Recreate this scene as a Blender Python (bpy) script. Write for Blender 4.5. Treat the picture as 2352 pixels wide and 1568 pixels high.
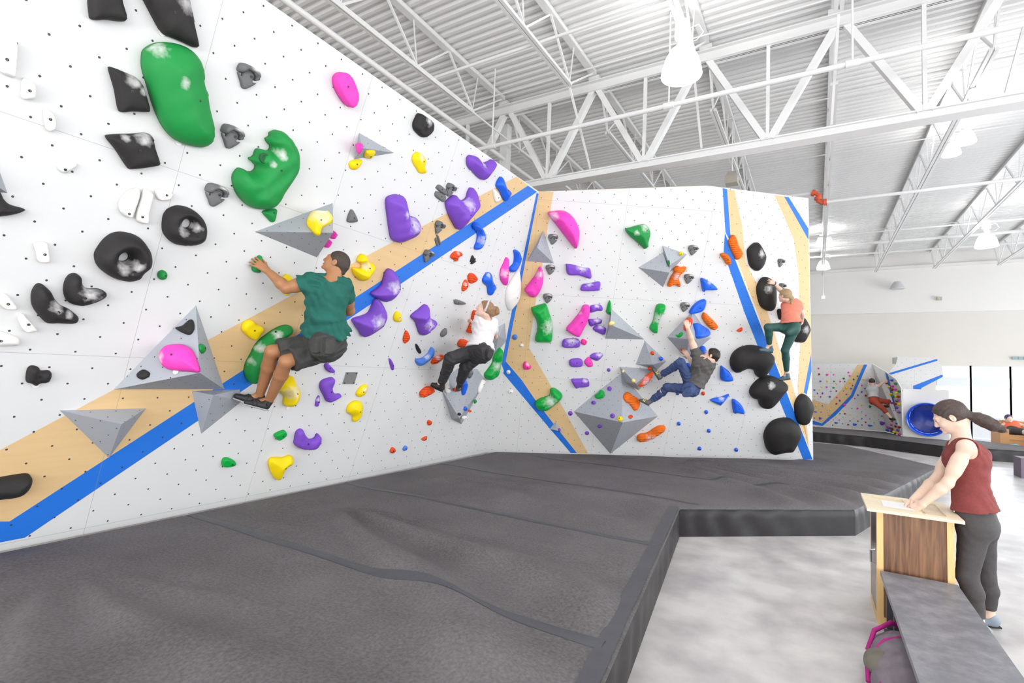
import bpy, bmesh, math, random
import numpy as np
from mathutils import Vector, Matrix
from mathutils.geometry import delaunay_2d_cdt
for o in list(bpy.data.objects): bpy.data.objects.remove(o, do_unlink=True)
SC = bpy.context.scene
COL = SC.collection
random.seed(7)
rng = np.random.default_rng(5)

# ------------------------------------------------------------------ camera
F = 1174.0; CX = 1176.0; CY = 784.0
def nrm(v):
    v = np.array(v, float); return v/np.linalg.norm(v)
_Y = nrm((697, 101, F)); _X = -nrm((-1976, -4, F)); _Y = nrm(_Y-_X*(_X@_Y)); _Z = np.cross(_X, _Y)
if _Z[1] > 0: _Z = -_Z
R = np.array([_X, _Y, _Z])
CAM = np.array([0, 0, 1.8])
cam = bpy.data.cameras.new('camera'); camo = bpy.data.objects.new('camera', cam); COL.objects.link(camo)
cam.sensor_width = 36; cam.lens = F/2352*36; cam.clip_end = 200; cam.clip_start = .05
M = Matrix.Identity(4)
for i in range(3):
    M[i][0] = R[i, 0]; M[i][1] = -R[i, 1]; M[i][2] = -R[i, 2]; M[i][3] = CAM[i]
camo.matrix_world = M
SC.camera = camo
# ------------------------------------------------------------------ view, world, lights
SC.view_settings.view_transform = 'Standard'
SC.view_settings.look = 'None'
SC.view_settings.gamma = 1
SC.view_settings.use_curve_mapping = False
SC.view_settings.exposure = -0.2
W = bpy.data.worlds.new('daylight'); SC.world = W; W.use_nodes = True
bg = W.node_tree.nodes['Background']; bg.inputs[0].default_value = (.93, .965, 1, 1); bg.inputs[1].default_value = 1.5
LAMP_E = 30
def uplight(loc, size, energy): return area('lamp_uplight', loc, size, energy, (1, .98, .95), (0, 0, 1))
def area(name, loc, size, energy, color=(1, .97, .93), direction=(0, 0, -1), spread=180):
    l = bpy.data.lights.new(name, 'AREA'); l.shape = 'DISK'; l.size = size; l.energy = energy; l.color = color
    l.spread = math.radians(spread)
    o = bpy.data.objects.new(name, l); COL.objects.link(o); o.location = loc
    o.rotation_euler = Vector(direction).to_track_quat('-Z', 'Y').to_euler(); return o
# one light outside the front windows, two unseen fill lights added behind and right
def rect(name, loc, sx, sy, energy, color, direction):
    l = bpy.data.lights.new(name, 'AREA'); l.shape = 'RECTANGLE'; l.size = sx; l.size_y = sy; l.energy = energy; l.color = color
    o = bpy.data.objects.new(name, l); COL.objects.link(o); o.location = loc
    o.rotation_euler = Vector(direction).to_track_quat('-Z', 'Z').to_euler(); return o
rect('window_daylight', (8.5, 25.6, 1.5), 9, 2.4, 700, (.95, .98, 1), (-.25, -1, 0))
rect('window_daylight', (2, -6.9, 1.7), 18, 3.0, 1150, (1, .985, .96), (0, 1, 0))  # soft fill added behind the camera to even out the walls
rect('window_daylight', (11.9, 8, 1.7), 3.0, 26, 1600, (.96, .98, 1), (-1, 0, 0))  # soft fill added on the right, with no window built there

# ------------------------------------------------------------------ geometry helpers
def ray(px, py): return R@nrm(((px-CX)/F, (py-CY)/F, 1))
def at_z(px, py, z): r = ray(px, py); return CAM+(z-CAM[2])/r[2]*r
def at_y(px, py, y): r = ray(px, py); return CAM+y/r[1]*r
def at_x(px, py, x): r = ray(px, py); return CAM+x/r[0]*r
class Plane:
    def __init__(s, p, n):
        s.p = np.array(p, float); s.n = nrm(n)
        s.u = nrm(np.cross((0, 0, 1), s.n)); s.v = np.cross(s.n, s.u)
    def hit(s, px, py, off=0):
        r = ray(px, py); q = s.p+s.n*off; return CAM+((q-CAM)@s.n)/(r@s.n)*r
    def uv(s, P): d = np.asarray(P)-s.p; return np.array([d@s.u, d@s.v])
    def w(s, u, v, h=0): return s.p+s.u*u+s.v*v+s.n*h
def plane3(a, b, c):
    n = nrm(np.cross(b-a, c-a)); n = n if n@(CAM-a) > 0 else -n
    return Plane(a, n)
K1 = math.tan(math.radians(20))
PL1 = Plane((-5.25, 0, .33), (1, 0, -K1))
_A = PL1.hit(1120, 1040); _T = PL1.hit(1238, 440); _B = at_z(1868, 1057, .33)
PL2 = plane3(_A, _B, _T)
_C1 = PL2.hit(1624, 426); _C2 = at_z(1857, 455, 5.05)
PL3 = plane3(_B, _C1, _C2)

# ------------------------------------------------------------------ object helpers
def link(o, parent=None):
    COL.objects.link(o)
    if parent is not None: o.parent = parent
    return o
def tag(o, label=None, cat=None, group=None, kind=None):
    if label: o['label'] = label
    if cat: o['category'] = cat
    if group: o['group'] = group
    if kind: o['kind'] = kind
    return o
def empty(name, loc=(0, 0, 0), rz=0):
    o = bpy.data.objects.new(name, None); o.empty_display_size = .1; COL.objects.link(o)
    o.location = loc; o.rotation_euler = (0, 0, rz); return o
def mesh(name, verts, faces, mats, parent=None, mi=None, smooth=False, uv=None, attr=None, at=None):
    """verts in world space; `at` = origin to use"""
    V = np.asarray(verts, float)
    if parent is not None: org = np.array(parent['org']) if 'org' in parent.keys() else np.array(parent.location)
    elif at is not None: org = np.array(at, float)
    else: org = np.array([(V[:, 0].min()+V[:, 0].max())/2, (V[:, 1].min()+V[:, 1].max())/2, V[:, 2].min()])
    L = V-org
    me = bpy.data.meshes.new(name); me.from_pydata([tuple(x) for x in L], [], [tuple(int(i) for i in f) for f in faces])
    if not isinstance(mats, (list, tuple)): mats = [mats]
    for m in mats: me.materials.append(m)
    if mi is not None: me.polygons.foreach_set('material_index', mi)
    if smooth: me.polygons.foreach_set('use_smooth', [True]*len(me.polygons))
    if uv is not None:
        l = me.uv_layers.new(name='UVMap'); l.data.foreach_set('uv', np.asarray(uv, float).ravel())
    if attr is not None:
        a = me.attributes.new('chalk', 'FLOAT', 'POINT'); a.data.foreach_set('value', np.asarray(attr, float))
    me.update()
    o = bpy.data.objects.new(name, me); COL.objects.link(o)
    if parent is not None: o.parent = parent
    else: o.location = org
    return o
class MB:
    def __init__(s): s.v = []; s.f = []; s.m = []
    def add(s, V, Fs, m=0):
        b = len(s.v); s.v += [tuple(x) for x in V]; s.f += [tuple(b+i for i in f) for f in Fs]; s.m += [m]*len(Fs)
    def box(s, lo, hi, m=0):
        x0, y0, z0 = lo; x1, y1, z1 = hi
        s.add([(x0, y0, z0), (x1, y0, z0), (x1, y1, z0), (x0, y1, z0), (x0, y0, z1), (x1, y0, z1), (x1, y1, z1), (x0, y1, z1)],
              [(0, 3, 2, 1), (4, 5, 6, 7), (0, 1, 5, 4), (1, 2, 6, 5), (2, 3, 7, 6), (3, 0, 4, 7)], m)
    def bar(s, a, b, w, h, up=(0, 0, 1), m=0):
        a = np.array(a, float); b = np.array(b, float); d = nrm(b-a); up = np.array(up, float)
        if abs(d@nrm(up)) > .98: up = np.array([1., 0, 0])
        x = nrm(np.cross(d, up)); y = np.cross(x, d); V = []
        for p in (a, b):
            for i, j in ((-1, -1), (1, -1), (1, 1), (-1, 1)): V.append(p+x*i*w/2+y*j*h/2)
        s.add(V, [(3, 2, 1, 0), (4, 5, 6, 7), (0, 1, 5, 4), (1, 2, 6, 5), (2, 3, 7, 6), (3, 0, 4, 7)], m)
    def tube(s, pts, r, n=10, m=0, caps=True):
        P = [np.array(p, float) for p in pts]; rs = r if isinstance(r, (list, tuple)) else [r]*len(P)
        b = len(s.v); prev = None
        for i, p in enumerate(P):
            d = nrm((P[min(i+1, len(P)-1)]-P[max(i-1, 0)]))
            if prev is None:
                up = np.array([0, 0, 1.]) if abs(d[2]) < .9 else np.array([1., 0, 0]); x = nrm(np.cross(d, up))
            else: x = nrm(prev-d*(prev@d))
            prev = x; y = np.cross(d, x)
            for k in range(n):
                t = 2*math.pi*k/n; s.v.append(tuple(p+rs[i]*(x*math.cos(t)+y*math.sin(t))))
        for i in range(len(P)-1):
            for k in range(n):
                k2 = (k+1) % n; s.f.append((b+i*n+k, b+i*n+k2, b+(i+1)*n+k2, b+(i+1)*n+k)); s.m.append(m)
        if caps:
            s.f.append(tuple(b+k for k in reversed(range(n)))); s.m.append(m)
            s.f.append(tuple(b+(len(P)-1)*n+k for k in range(n))); s.m.append(m)
    def lathe(s, c, prof, n=32, axis=(0, 0, 1), m=0):
        c = np.array(c, float); ax = nrm(axis); t0 = np.array([1., 0, 0]) if abs(ax[0]) < .9 else np.array([0, 1., 0])
        x = nrm(np.cross(ax, t0)); y = np.cross(ax, x); b = len(s.v)
        for r, z in prof:
            for k in range(n):
                t = 2*math.pi*k/n; s.v.append(tuple(c+ax*z+r*(x*math.cos(t)+y*math.sin(t))))
        for i in range(len(prof)-1):
            for k in range(n):
                k2 = (k+1) % n; s.f.append((b+i*n+k, b+i*n+k2, b+(i+1)*n+k2, b+(i+1)*n+k)); s.m.append(m)
    def prism(s, pts, d, m=0):
        n = len(pts); d = np.array(d, float); A = [np.array(p, float) for p in pts]; B = [p+d for p in A]
        s.add(A+B, [tuple(range(n)), tuple(reversed(range(n, 2*n)))]+[(i, i+n, (i+1) % n+n, (i+1) % n) for i in range(n)], m)
    def build(s, name, mats, parent=None, smooth=False, at=None, **k):
        o = mesh(name, s.v, s.f, mats, parent, s.m, smooth, at=at, **k)
        bm = bmesh.new(); bm.from_mesh(o.data); bmesh.ops.recalc_face_normals(bm, faces=bm.faces); bm.to_mesh(o.data); bm.free()
        return o
def autosmooth(o, ang=40):
    o.data.polygons.foreach_set('use_smooth', [True]*len(o.data.polygons))
    o.data.set_sharp_from_angle(angle=math.radians(ang)); return o

# ------------------------------------------------------------------ materials
def mat(name, col, rough=.6, metal=0, noise=0, nscale=8, bump=0, bscale=60, spec=.5, dist=.01, coat=0, emit=None, es=0):
    m = bpy.data.materials.new(name); m.use_nodes = True; nt = m.node_tree; b = nt.nodes['Principled BSDF']
    b.inputs['Base Color'].default_value = (*col, 1); b.inputs['Roughness'].default_value = rough; b.inputs['Metallic'].default_value = metal
    b.inputs['Specular IOR Level'].default_value = spec
    if coat: b.inputs['Coat Weight'].default_value = coat
    if emit: b.inputs['Emission Color'].default_value = (*emit, 1); b.inputs['Emission Strength'].default_value = es
    tc = nt.nodes.new('ShaderNodeTexCoord')
    if noise:
        n = nt.nodes.new('ShaderNodeTexNoise'); n.inputs['Scale'].default_value = nscale; n.inputs['Detail'].default_value = 6
        nt.links.new(tc.outputs['Object'], n.inputs['Vector'])
        mx = nt.nodes.new('ShaderNodeMix'); mx.data_type = 'RGBA'; mx.inputs[6].default_value = (*[max(0, c*(1-noise)) for c in col], 1); mx.inputs[7].default_value = (*[min(1, c*(1+noise)) for c in col], 1)
        nt.links.new(n.outputs[0], mx.inputs[0]); nt.links.new(mx.outputs[2], b.inputs['Base Color'])
    if bump:
        n = nt.nodes.new('ShaderNodeTexNoise'); n.inputs['Scale'].default_value = bscale; n.inputs['Detail'].default_value = 5
        nt.links.new(tc.outputs['Object'], n.inputs['Vector'])
        bp = nt.nodes.new('ShaderNodeBump'); bp.inputs['Strength'].default_value = bump; bp.inputs['Distance'].default_value = dist
        nt.links.new(n.outputs[0], bp.inputs['Height']); nt.links.new(bp.outputs[0], b.inputs['Normal'])
    return m
def math_node(nt, op, a, b=None, c=None):
    n = nt.nodes.new('ShaderNodeMath'); n.operation = op
    for i, v in enumerate((a, b, c)):
        if v is None: continue
        if isinstance(v, (int, float)): n.inputs[i].default_value = v
        else: nt.links.new(v, n.inputs[i])
    return n.outputs[0]
def panel_mat(name, col, cell=.254, r=.0075, seam=1.524, col2=None, grain=0, seamv=(0, 0), rough=.55, dotc=(.05, .05, .055)):
    """painted plywood with rows of bolt holes and panel joints, laid out in metres on the UV map"""
    m = bpy.data.materials.new(name); m.use_nodes = True; nt = m.node_tree; b = nt.nodes['Principled BSDF']
    b.inputs['Roughness'].default_value = rough
    uv = nt.nodes.new('ShaderNodeUVMap'); sp = nt.nodes.new('ShaderNodeSeparateXYZ'); nt.links.new(uv.outputs[0], sp.inputs[0])
    U, V = sp.outputs[0], sp.outputs[1]
    def dots(ou, ov):
        a = math_node(nt, 'PINGPONG', math_node(nt, 'ADD', U, ou), cell/2); c = math_node(nt, 'PINGPONG', math_node(nt, 'ADD', V, ov), cell/2)
        d = math_node(nt, 'SQRT', math_node(nt, 'ADD', math_node(nt, 'MULTIPLY', a, a), math_node(nt, 'MULTIPLY', c, c)))
        return math_node(nt, 'LESS_THAN', d, r)
    D = math_node(nt, 'MAXIMUM', dots(.05, .05), dots(.05+cell/2, .05+cell/2))
    base = nt.nodes.new('ShaderNodeMix'); base.data_type = 'RGBA'
    base.inputs[6].default_value = (*col, 1); base.inputs[7].default_value = (*(col2 or [c*.94 for c in col]), 1)
    n = nt.nodes.new('ShaderNodeTexNoise'); n.inputs['Detail'].default_value = 5
    mp = nt.nodes.new('ShaderNodeMapping'); nt.links.new(uv.outputs[0], mp.inputs[0])
    mp.inputs['Scale'].default_value = (1.2, 9, 1) if grain else (1.3, 1.3, 1); n.inputs['Scale'].default_value = 2.5
    nt.links.new(mp.outputs[0], n.inputs['Vector'])
    nt.links.new(n.outputs[0], base.inputs[0])
    cur = base.outputs[2]
    if seam:
        su = math_node(nt, 'LESS_THAN', math_node(nt, 'PINGPONG', math_node(nt, 'SUBTRACT', U, seamv[0]), seam*.925/2), .0018)
        sv = math_node(nt, 'LESS_THAN', math_node(nt, 'PINGPONG', math_node(nt, 'SUBTRACT', V, seamv[1]), seam/2), .0018)
        S = math_node(nt, 'MULTIPLY', math_node(nt, 'MAXIMUM', su, sv), .55)
        mx = nt.nodes.new('ShaderNodeMix'); mx.data_type = 'RGBA'; mx.inputs[7].default_value = (.25, .24, .23, 1)
        nt.links.new(S, mx.inputs[0]); nt.links.new(cur, mx.inputs[6]); cur = mx.outputs[2]
    if r:
        mx = nt.nodes.new('ShaderNodeMix'); mx.data_type = 'RGBA'; mx.inputs[7].default_value = (*dotc, 1)
        nt.links.new(D, mx.inputs[0]); nt.links.new(cur, mx.inputs[6]); cur = mx.outputs[2]
    nt.links.new(cur, b.inputs['Base Color'])
    return m
def hold_mat(name, col, rough=.55):
    m = bpy.data.materials.new(name); m.use_nodes = True; nt = m.node_tree; b = nt.nodes['Principled BSDF']
    b.inputs['Roughness'].default_value = rough; b.inputs['Specular IOR Level'].default_value = .35
    tc = nt.nodes.new('ShaderNodeTexCoord'); n = nt.nodes.new('ShaderNodeTexNoise'); n.inputs['Scale'].default_value = 22; n.inputs['Detail'].default_value = 8
    nt.links.new(tc.outputs['Object'], n.inputs['Vector'])
    at = nt.nodes.new('ShaderNodeAttribute'); at.attribute_name = 'chalk'
    # worn chalk: patch strength x noise
    s = math_node(nt, 'ADD', at.outputs['Fac'], math_node(nt, 'MULTIPLY', math_node(nt, 'SUBTRACT', n.outputs[0], .5), 1.3))
    mr = nt.nodes.new('ShaderNodeMapRange'); mr.inputs[1].default_value = .25; mr.inputs[2].default_value = 1.15; mr.inputs[4].default_value = .85; nt.links.new(s, mr.inputs[0])
    gate = math_node(nt, 'MULTIPLY', mr.outputs[0], math_node(nt, 'GREATER_THAN', at.outputs['Fac'], .02))
    mx = nt.nodes.new('ShaderNodeMix'); mx.data_type = 'RGBA'; mx.inputs[6].default_value = (*col, 1); mx.inputs[7].default_value = (.82, .8, .8, 1)
    nt.links.new(gate, mx.inputs[0]); nt.links.new(mx.outputs[2], b.inputs['Base Color'])
    n2 = nt.nodes.new('ShaderNodeTexNoise'); n2.inputs['Scale'].default_value = 160; nt.links.new(tc.outputs['Object'], n2.inputs['Vector'])
    bp = nt.nodes.new('ShaderNodeBump'); bp.inputs['Strength'].default_value = .25; bp.inputs['Distance'].default_value = .002
    nt.links.new(n2.outputs[0], bp.inputs['Height']); nt.links.new(bp.outputs[0], b.inputs['Normal'])
    return m
HC = dict(black=(.022, .02, .02), grey=(.16, .16, .165), green=(.01, .27, .055), green2=(.0, .36, .05), yellow=(.93, .69, .0), purple=(.21, .075, .56),
          blue=(.015, .13, .78), blue2=(.08, .22, .72), orange=(.85, .085, .012), orange2=(.92, .18, .01), pink=(.9, .06, .5), white=(.86, .84, .81), magenta=(.9, .04, .32))
def ridge_mat(m):
    nt = m.node_tree; bp = [n for n in nt.nodes if n.bl_idname == 'ShaderNodeBump'][0]; tc = nt.nodes.new('ShaderNodeTexCoord')
    w = nt.nodes.new('ShaderNodeTexWave'); w.bands_direction = 'Z'; w.inputs['Scale'].default_value = 10.5; w.inputs['Distortion'].default_value = 1.2; w.inputs['Detail Scale'].default_value = 1.5
    nt.links.new(tc.outputs['Object'], w.inputs['Vector']); b2 = nt.nodes.new('ShaderNodeBump'); b2.inputs['Strength'].default_value = .9; b2.inputs['Distance'].default_value = .009
    nt.links.new(w.outputs['Fac'], b2.inputs['Height']); nt.links.new(bp.outputs[0], b2.inputs['Normal']); nt.links.new(b2.outputs[0], nt.nodes['Principled BSDF'].inputs['Normal'])
HM = {k: hold_mat('hold_'+k, v, .4 if k in ('green2', 'blue') else .66 if k == 'black' else .58) for k, v in HC.items()}
for k_ in ('orange', 'orange2'): ridge_mat(HM[k_])
M_white = panel_mat('wall_paint_white', (.74, .74, .74), col2=(.705, .705, .705), seamv=(.545, .05))
M_wood = panel_mat('birch_plywood', (.78, .55, .29), col2=(.70, .47, .23), grain=1, seamv=(.545, .05))
M_blue = panel_mat('wall_paint_blue', (.012, .16, .68), col2=(.015, .18, .72), seamv=(.545, .05))
M_vol = panel_mat('volume_grey', (.40, .425, .47), cell=.17, r=.0055, seam=0, rough=.7)
M_edge = mat('plywood_edge', (.62, .5, .36), .7)
M_bolt = mat('bolt_steel', (.03, .03, .032), .4, .3)
M_steel = mat('white_painted_steel', (.80, .80, .80), .45, noise=.05, nscale=3)
M_deck = mat('white_deck', (.78, .78, .78), .55, noise=.04, nscale=1.5)
M_dark = mat('dark_gap', (.05, .05, .05), .8)
# ------------------------------------------------------------------ floor
def floor_mat():
    m = bpy.data.materials.new('polished_concrete'); m.use_nodes = True; nt = m.node_tree; b = nt.nodes['Principled BSDF']
    tc = nt.nodes.new('ShaderNodeTexCoord'); n = nt.nodes.new('ShaderNodeTexNoise'); n.inputs['Scale'].default_value = .9; n.inputs['Detail'].default_value = 9; n.inputs['Roughness'].default_value = .6
    n2 = nt.nodes.new('ShaderNodeTexNoise'); n2.inputs['Scale'].default_value = 2.6; n2.inputs['Detail'].default_value = 10
    for q in (n, n2): nt.links.new(tc.outputs['Object'], q.inputs['Vector'])
    r = nt.nodes.new('ShaderNodeValToRGB'); r.color_ramp.elements[0].position = .36; r.color_ramp.elements[0].color = (.40, .375, .39, 1); r.color_ramp.elements[1].position = .58; r.color_ramp.elements[1].color = (.69, .68, .67, 1)
    s = math_node(nt, 'ADD', math_node(nt, 'MULTIPLY', n.outputs[0], .55), math_node(nt, 'MULTIPLY', n2.outputs[0], .45)); nt.links.new(s, r.inputs[0])
    nt.links.new(r.outputs[0], b.inputs['Base Color']); b.inputs['Roughness'].default_value = .32; b.inputs['Specular IOR Level'].default_value = .4
    return m
X0, X1, Y0, Y1, ZD = -9., 12., -7., 24.5, 7.0
mb = MB(); mb.box((X0, Y0, -.1), (X1, Y1+2, 0)); tag(mb.build('floor', floor_mat(), at=(0, 0, 0)), 'pale mottled concrete floor of the gym', 'floor', kind='structure')
# ------------------------------------------------------------------ corrugated ceiling
V = []; Fc = []; y = Y0
prof = []
while y < Y1:
    prof += [(y, 0), (y+.055, 0), (y+.075, .038), (y+.132, .038)]; y += .1524
for yy, dz in prof: V += [(X0, yy, ZD+dz+.03), (X1, yy, ZD+dz+.03)]
n0 = len(V)
for i in range(len(prof)-1): Fc.append((2*i, 2*i+1, 2*i+3, 2*i+2))
V += [(X0, Y0, ZD+.2), (X1, Y0, ZD+.2), (X1, prof[-1][0], ZD+.2), (X0, prof[-1][0], ZD+.2)]
Fc += [(n0, n0+1, n0+2, n0+3)]
tag(mesh('ceiling', V, Fc, M_deck), 'white corrugated metal roof deck', 'ceiling', kind='structure')
# ------------------------------------------------------------------ building walls
M_wallw = mat('plaster_white', (.82, .81, .79), .8, noise=.02, nscale=1)
M_wallc = mat('plaster_cream', (.74, .72, .68), .8, noise=.02, nscale=1)
mb = MB(); mb.box((X0-.2, Y0, 0), (X0, Y1, ZD+.03)); tag(mb.build('wall_left', M_wallw), 'white building wall behind the left climbing wall', 'wall', kind='structure')
def zy(py, px=2260): return at_y(px, py, Y1)[2]
zseam = at_y(2100, 717, Y1)[2]; ztop = at_y(2260, 840, Y1)[2]; zb1 = at_y(2260, 868, Y1)[2]; zb0 = at_y(2260, 889, Y1)[2]
xw0 = at_y(2150, 900, Y1)[0]
mb = MB()
mb.box((X0, Y1, zseam), (X1, Y1+.35, ZD+.05), 0)
mb.box((X0, Y1+.06, 0), (xw0, Y1+.35, zseam), 1)
mb.box((xw0, Y1+.06, ztop), (X1, Y1+.35, zseam), 1)
mb.box((X0, Y1-.12, at_y(2100, 613, Y1)[2]-.05), (X1, Y1, at_y(2100, 613, Y1)[2]+.05), 0)
tag(mb.build('wall_front', [M_wallw, M_wallc]), 'high pale far wall above the entrance windows', 'wall', kind='structure')
M_frame = mat('window_aluminium', (.75, .8, .88), .4)
M_glass = bpy.data.materials.new('window_glass'); M_glass.use_nodes = True
_nt = M_glass.node_tree; _nt.nodes.remove(_nt.nodes['Principled BSDF']); _tr = _nt.nodes.new('ShaderNodeBsdfTransparent'); _gl = _nt.nodes.new('ShaderNodeBsdfGlossy'); _gl.inputs['Roughness'].default_value = .02; _mxs = _nt.nodes.new('ShaderNodeMixShader'); _mxs.inputs[0].default_value = .06; _tr.inputs[0].default_value = (.96, .98, 1, 1)
_nt.links.new(_tr.outputs[0], _mxs.inputs[1]); _nt.links.new(_gl.outputs[0], _mxs.inputs[2]); _nt.links.new(_mxs.outputs[0], _nt.nodes['Material Output'].inputs[0])
xs = [xw0, at_y(2232, 900, Y1)[0], at_y(2324, 900, Y1)[0]]
step = xs[2]-xs[1]
while xs[-1] < X1-.2: xs.append(xs[-1]+step)
for i in range(len(xs)-1):
    a, b_ = xs[i], min(xs[i+1], X1)
    root = empty('window_%d' % (i+1), ((a+b_)/2, Y1+.15, 0)); tag(root, 'tall front window bay with a clerestory pane above', 'window', kind='structure')
    mb = MB()
    for xx in (a, b_): mb.box((xx-.022, Y1+.08, 0), (xx+.022, Y1+.14, ztop))
    mb.box((a+.035, Y1+.05, zb0), (b_-.035, Y1+.24, zb1)); mb.box((a+.035, Y1+.08, ztop-.05), (b_-.035, Y1+.2, ztop)); mb.box((a+.035, Y1+.08, 0), (b_-.035, Y1+.2, .12))
    fr_ = mb.build('frame', M_frame, root)
    mb = MB(); mb.box((a+.035, Y1+.13, .12), (b_-.035, Y1+.14, zb0)); mb.box((a+.035, Y1+.13, zb1), (b_-.035, Y1+.14, ztop-.05)); mb.build('pane', M_glass, root).parent = fr_
# pale pavement outside
mb = MB(); mb.box((X0, Y1+2, -.12), (X1+10, Y1+25, -.02)); tag(mb.build('ground', mat('outside_pavement', (.75, .75, .75), .9)), 'sunlit pavement outside the front windows', 'ground', kind='structure')

# ------------------------------------------------------------------ roof steel
JX = [-6.9, -5.11, -3.28, -1.46, .23, 1.99, 3.74, 5.5, 7.3]
def joist(x, ya, yb, zt, depth, label, cut):
    root = empty('roof_joist', (x, (ya+yb)/2, zt)); tag(root, label, 'roof joist', 'open web roof joists')
    m = MB()
    for s in (-1, 1):
        m.box((x+s*.012 if s > 0 else x-.06, ya, zt-.05), (x+.06 if s > 0 else x-.012, yb, zt-.042)); m.box((x+s*.012-.003, ya, zt-.05), (x+s*.012+.003, yb, zt+.008))
        m.box((x-.062, ya, zt+.004), (x+.062, yb, zt+.012)) if s > 0 else None
    m.box((x-.055, ya, zt-.055), (x+.055, yb, zt+.02))
    m.build('top_chord', M_steel, root)
    zb = zt-depth
    m = MB(); m.box((x-.05, ya+cut, zb-.045), (x-.008, yb-cut, zb)); m.box((x+.008, ya+cut, zb-.045), (x+.05, yb-cut, zb)); m.build('bottom_chord', M_steel, root)
    n = max(2, round((yb-ya-2*cut)/1.5)); st = (yb-ya-2*cut)/n
    m = MB()
    for i in range(n+1):
        yy = ya+cut+i*st
        if i < n:
            m.bar((x-.01, yy, zb), (x-.01, yy+st/2, zt-.05), .028, .028); m.bar((x+.01, yy+st, zb), (x+.01, yy+st/2, zt-.05), .028, .028)
        m.bar((x, yy, zb), (x, yy+.12*(1 if i % 2 else -1), zt-.05), .016, .016)
    m.bar((x, ya+cut, zb), (x, ya+.05, zt-.05), .028, .028); m.bar((x, yb-cut, zb), (x, yb-.05, zt-.05), .028, .028)
    m.build('web', M_steel, root)
    return root
nm = ['outermost left', 'second from left', 'third from left', 'fourth from left, carrying the hanging lamp', 'middle', 'first right of middle', 'second right of middle', 'third right of middle', 'outermost right']
for x, d in zip(JX, nm):
    joist(x, -6.9, 7.88, ZD, .7, 'white open web roof joist, near side of girder, %s' % d, .95)
    joist(x, 8.12, 24.3, ZD, .72, 'white open web roof joist, far side of girder, %s' % d, .5)
def girder(y, label, x0=-8.9, x1=8.9):
    root = empty('roof_girder', (0, y, 5.2)); tag(root, label, 'roof girder', 'roof girders')
    m = MB()
    for s in (-1, 1):
        m.box((x0, y-.09 if s < 0 else y+.02, 6.70), (x1, y-.02 if s < 0 else y+.09, 6.72)); m.box((x0, y-.02 if s < 0 else y+.01, 6.70), (x1, y-.01 if s < 0 else y+.02, 6.88))
    m.box((x0, y-.09, 6.865), (x1, y+.09, 6.885)); m.box((x0, y-.022, 6.7), (x1, y+.022, 6.88)); m.build('top_chord', M_steel, root)
    m = MB(); m.box((x0, y-.012, 5.2), (x1, y+.012, 5.33)); m.box((x0, y-.11, 5.18), (x1, y+.11, 5.2)); m.box((x0, y-.05, 5.31), (x1, y+.05, 5.33)); m.build('bottom_chord', M_steel, root)
    B = [-7.77, -5.96, -4.15, -2.4, -.6, 1.18, 2.95, 4.75, 6.5]
    for i, b in enumerate(B):
        m = MB(); m.bar((b, y-.03, 5.32), (b, y-.03, 6.72), .045, .06, up=(0, 1, 0)); m.build('post', M_steel, root)
        for s in (-1, 1):
            t = b+s*.9
            if t < x0 or t > x1: continue
            m = MB(); m.bar((b+s*.04, y, 5.32), (t-s*.06, y, 6.75), .09, .11, up=(0, 1, 0)); m.build('diagonal', M_steel, root)
    for x in JX:
        if x0 < x < x1:
            m = MB(); m.box((x-.09, y-.11, 6.885), (x+.09, y+.11, ZD-.055)); m.build('joist_seat', M_steel, root)
    return root
girder(8.0, 'heavy white trussed girder crossing the whole ceiling')
for x, d in zip(JX[2:6], ['third from left', 'fourth from left', 'middle', 'first right of middle']):
    m = MB(); m.bar((x, 6.95, ZD-.75), (x-.05, 7.98, 5.36), .03, .03)
    tag(m.build('chord_brace', M_steel), 'thin white brace from the girder foot up to the near joist %s' % d, 'brace', 'girder braces')
m = MB(); m.box((-5.38, 8.27, 0), (-5.22, 8.43, 6.7)); tag(m.build('steel_column', M_steel), 'white steel column rising behind the left climbing wall', 'column')
# pipes
def pipe(name, pts, r, label, cat='pipe', group='ceiling pipes', mt=None, fit=None):
    m = MB(); m.tube(pts, r, 12); o = m.build(name, mt or M_steel, smooth=False); autosmooth(o); tag(o, label, cat, group); return o
root = empty('sprinkler_pipe', (0, 7, 5.62)); tag(root, 'thick white sprinkler pipe running across below the girder', 'pipe', 'ceiling pipes')
m = MB(); m.tube([(-6.2, 7, 5.62), (8, 7, 5.62)], .033, 14); autosmooth(m.build('main_run', M_steel, root))
for px, py in ((1130, 335), (1536, 236), (1958, 148)):
    q = at_y(px, py, 7.0); m = MB(); m.tube([(q[0], 7, 5.64), (q[0], 7, 6.98)], .012, 8); m.build('hanger_rod', M_steel, root); m = MB(); m.tube([(q[0]-.07, 7, 5.62), (q[0]+.07, 7, 5.62)], .045, 14); autosmooth(m.build('coupling', M_steel, root))
pipe('sprinkler_pipe', [(-5.28, 0, 6.0), (-5.28, 9.5, 6.0)], .04, 'white pipe running lengthwise closest above the top edge of the left climbing wall')
pipe('conduit', [(-5.0, -2, 6.19), (-5.0, 8.6, 6.19)], .016, 'thin white conduit running lengthwise under the second joist from the left', 'conduit')
for (p1, z, lab) in (((1410, 40), 6.32, 'near bridging pipe between the joists left of the hanging lamp'), ((1600, 86), 6.9, 'slim bridging rod passing behind the hanging lamp')):
    yb = at_z(*p1, z)[1]; pipe('bridging_pipe', [(-6.9, yb, z), (6, yb, z)], .022 if z < 6.5 else .014, lab, 'bridging', 'joist bridging')
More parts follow.
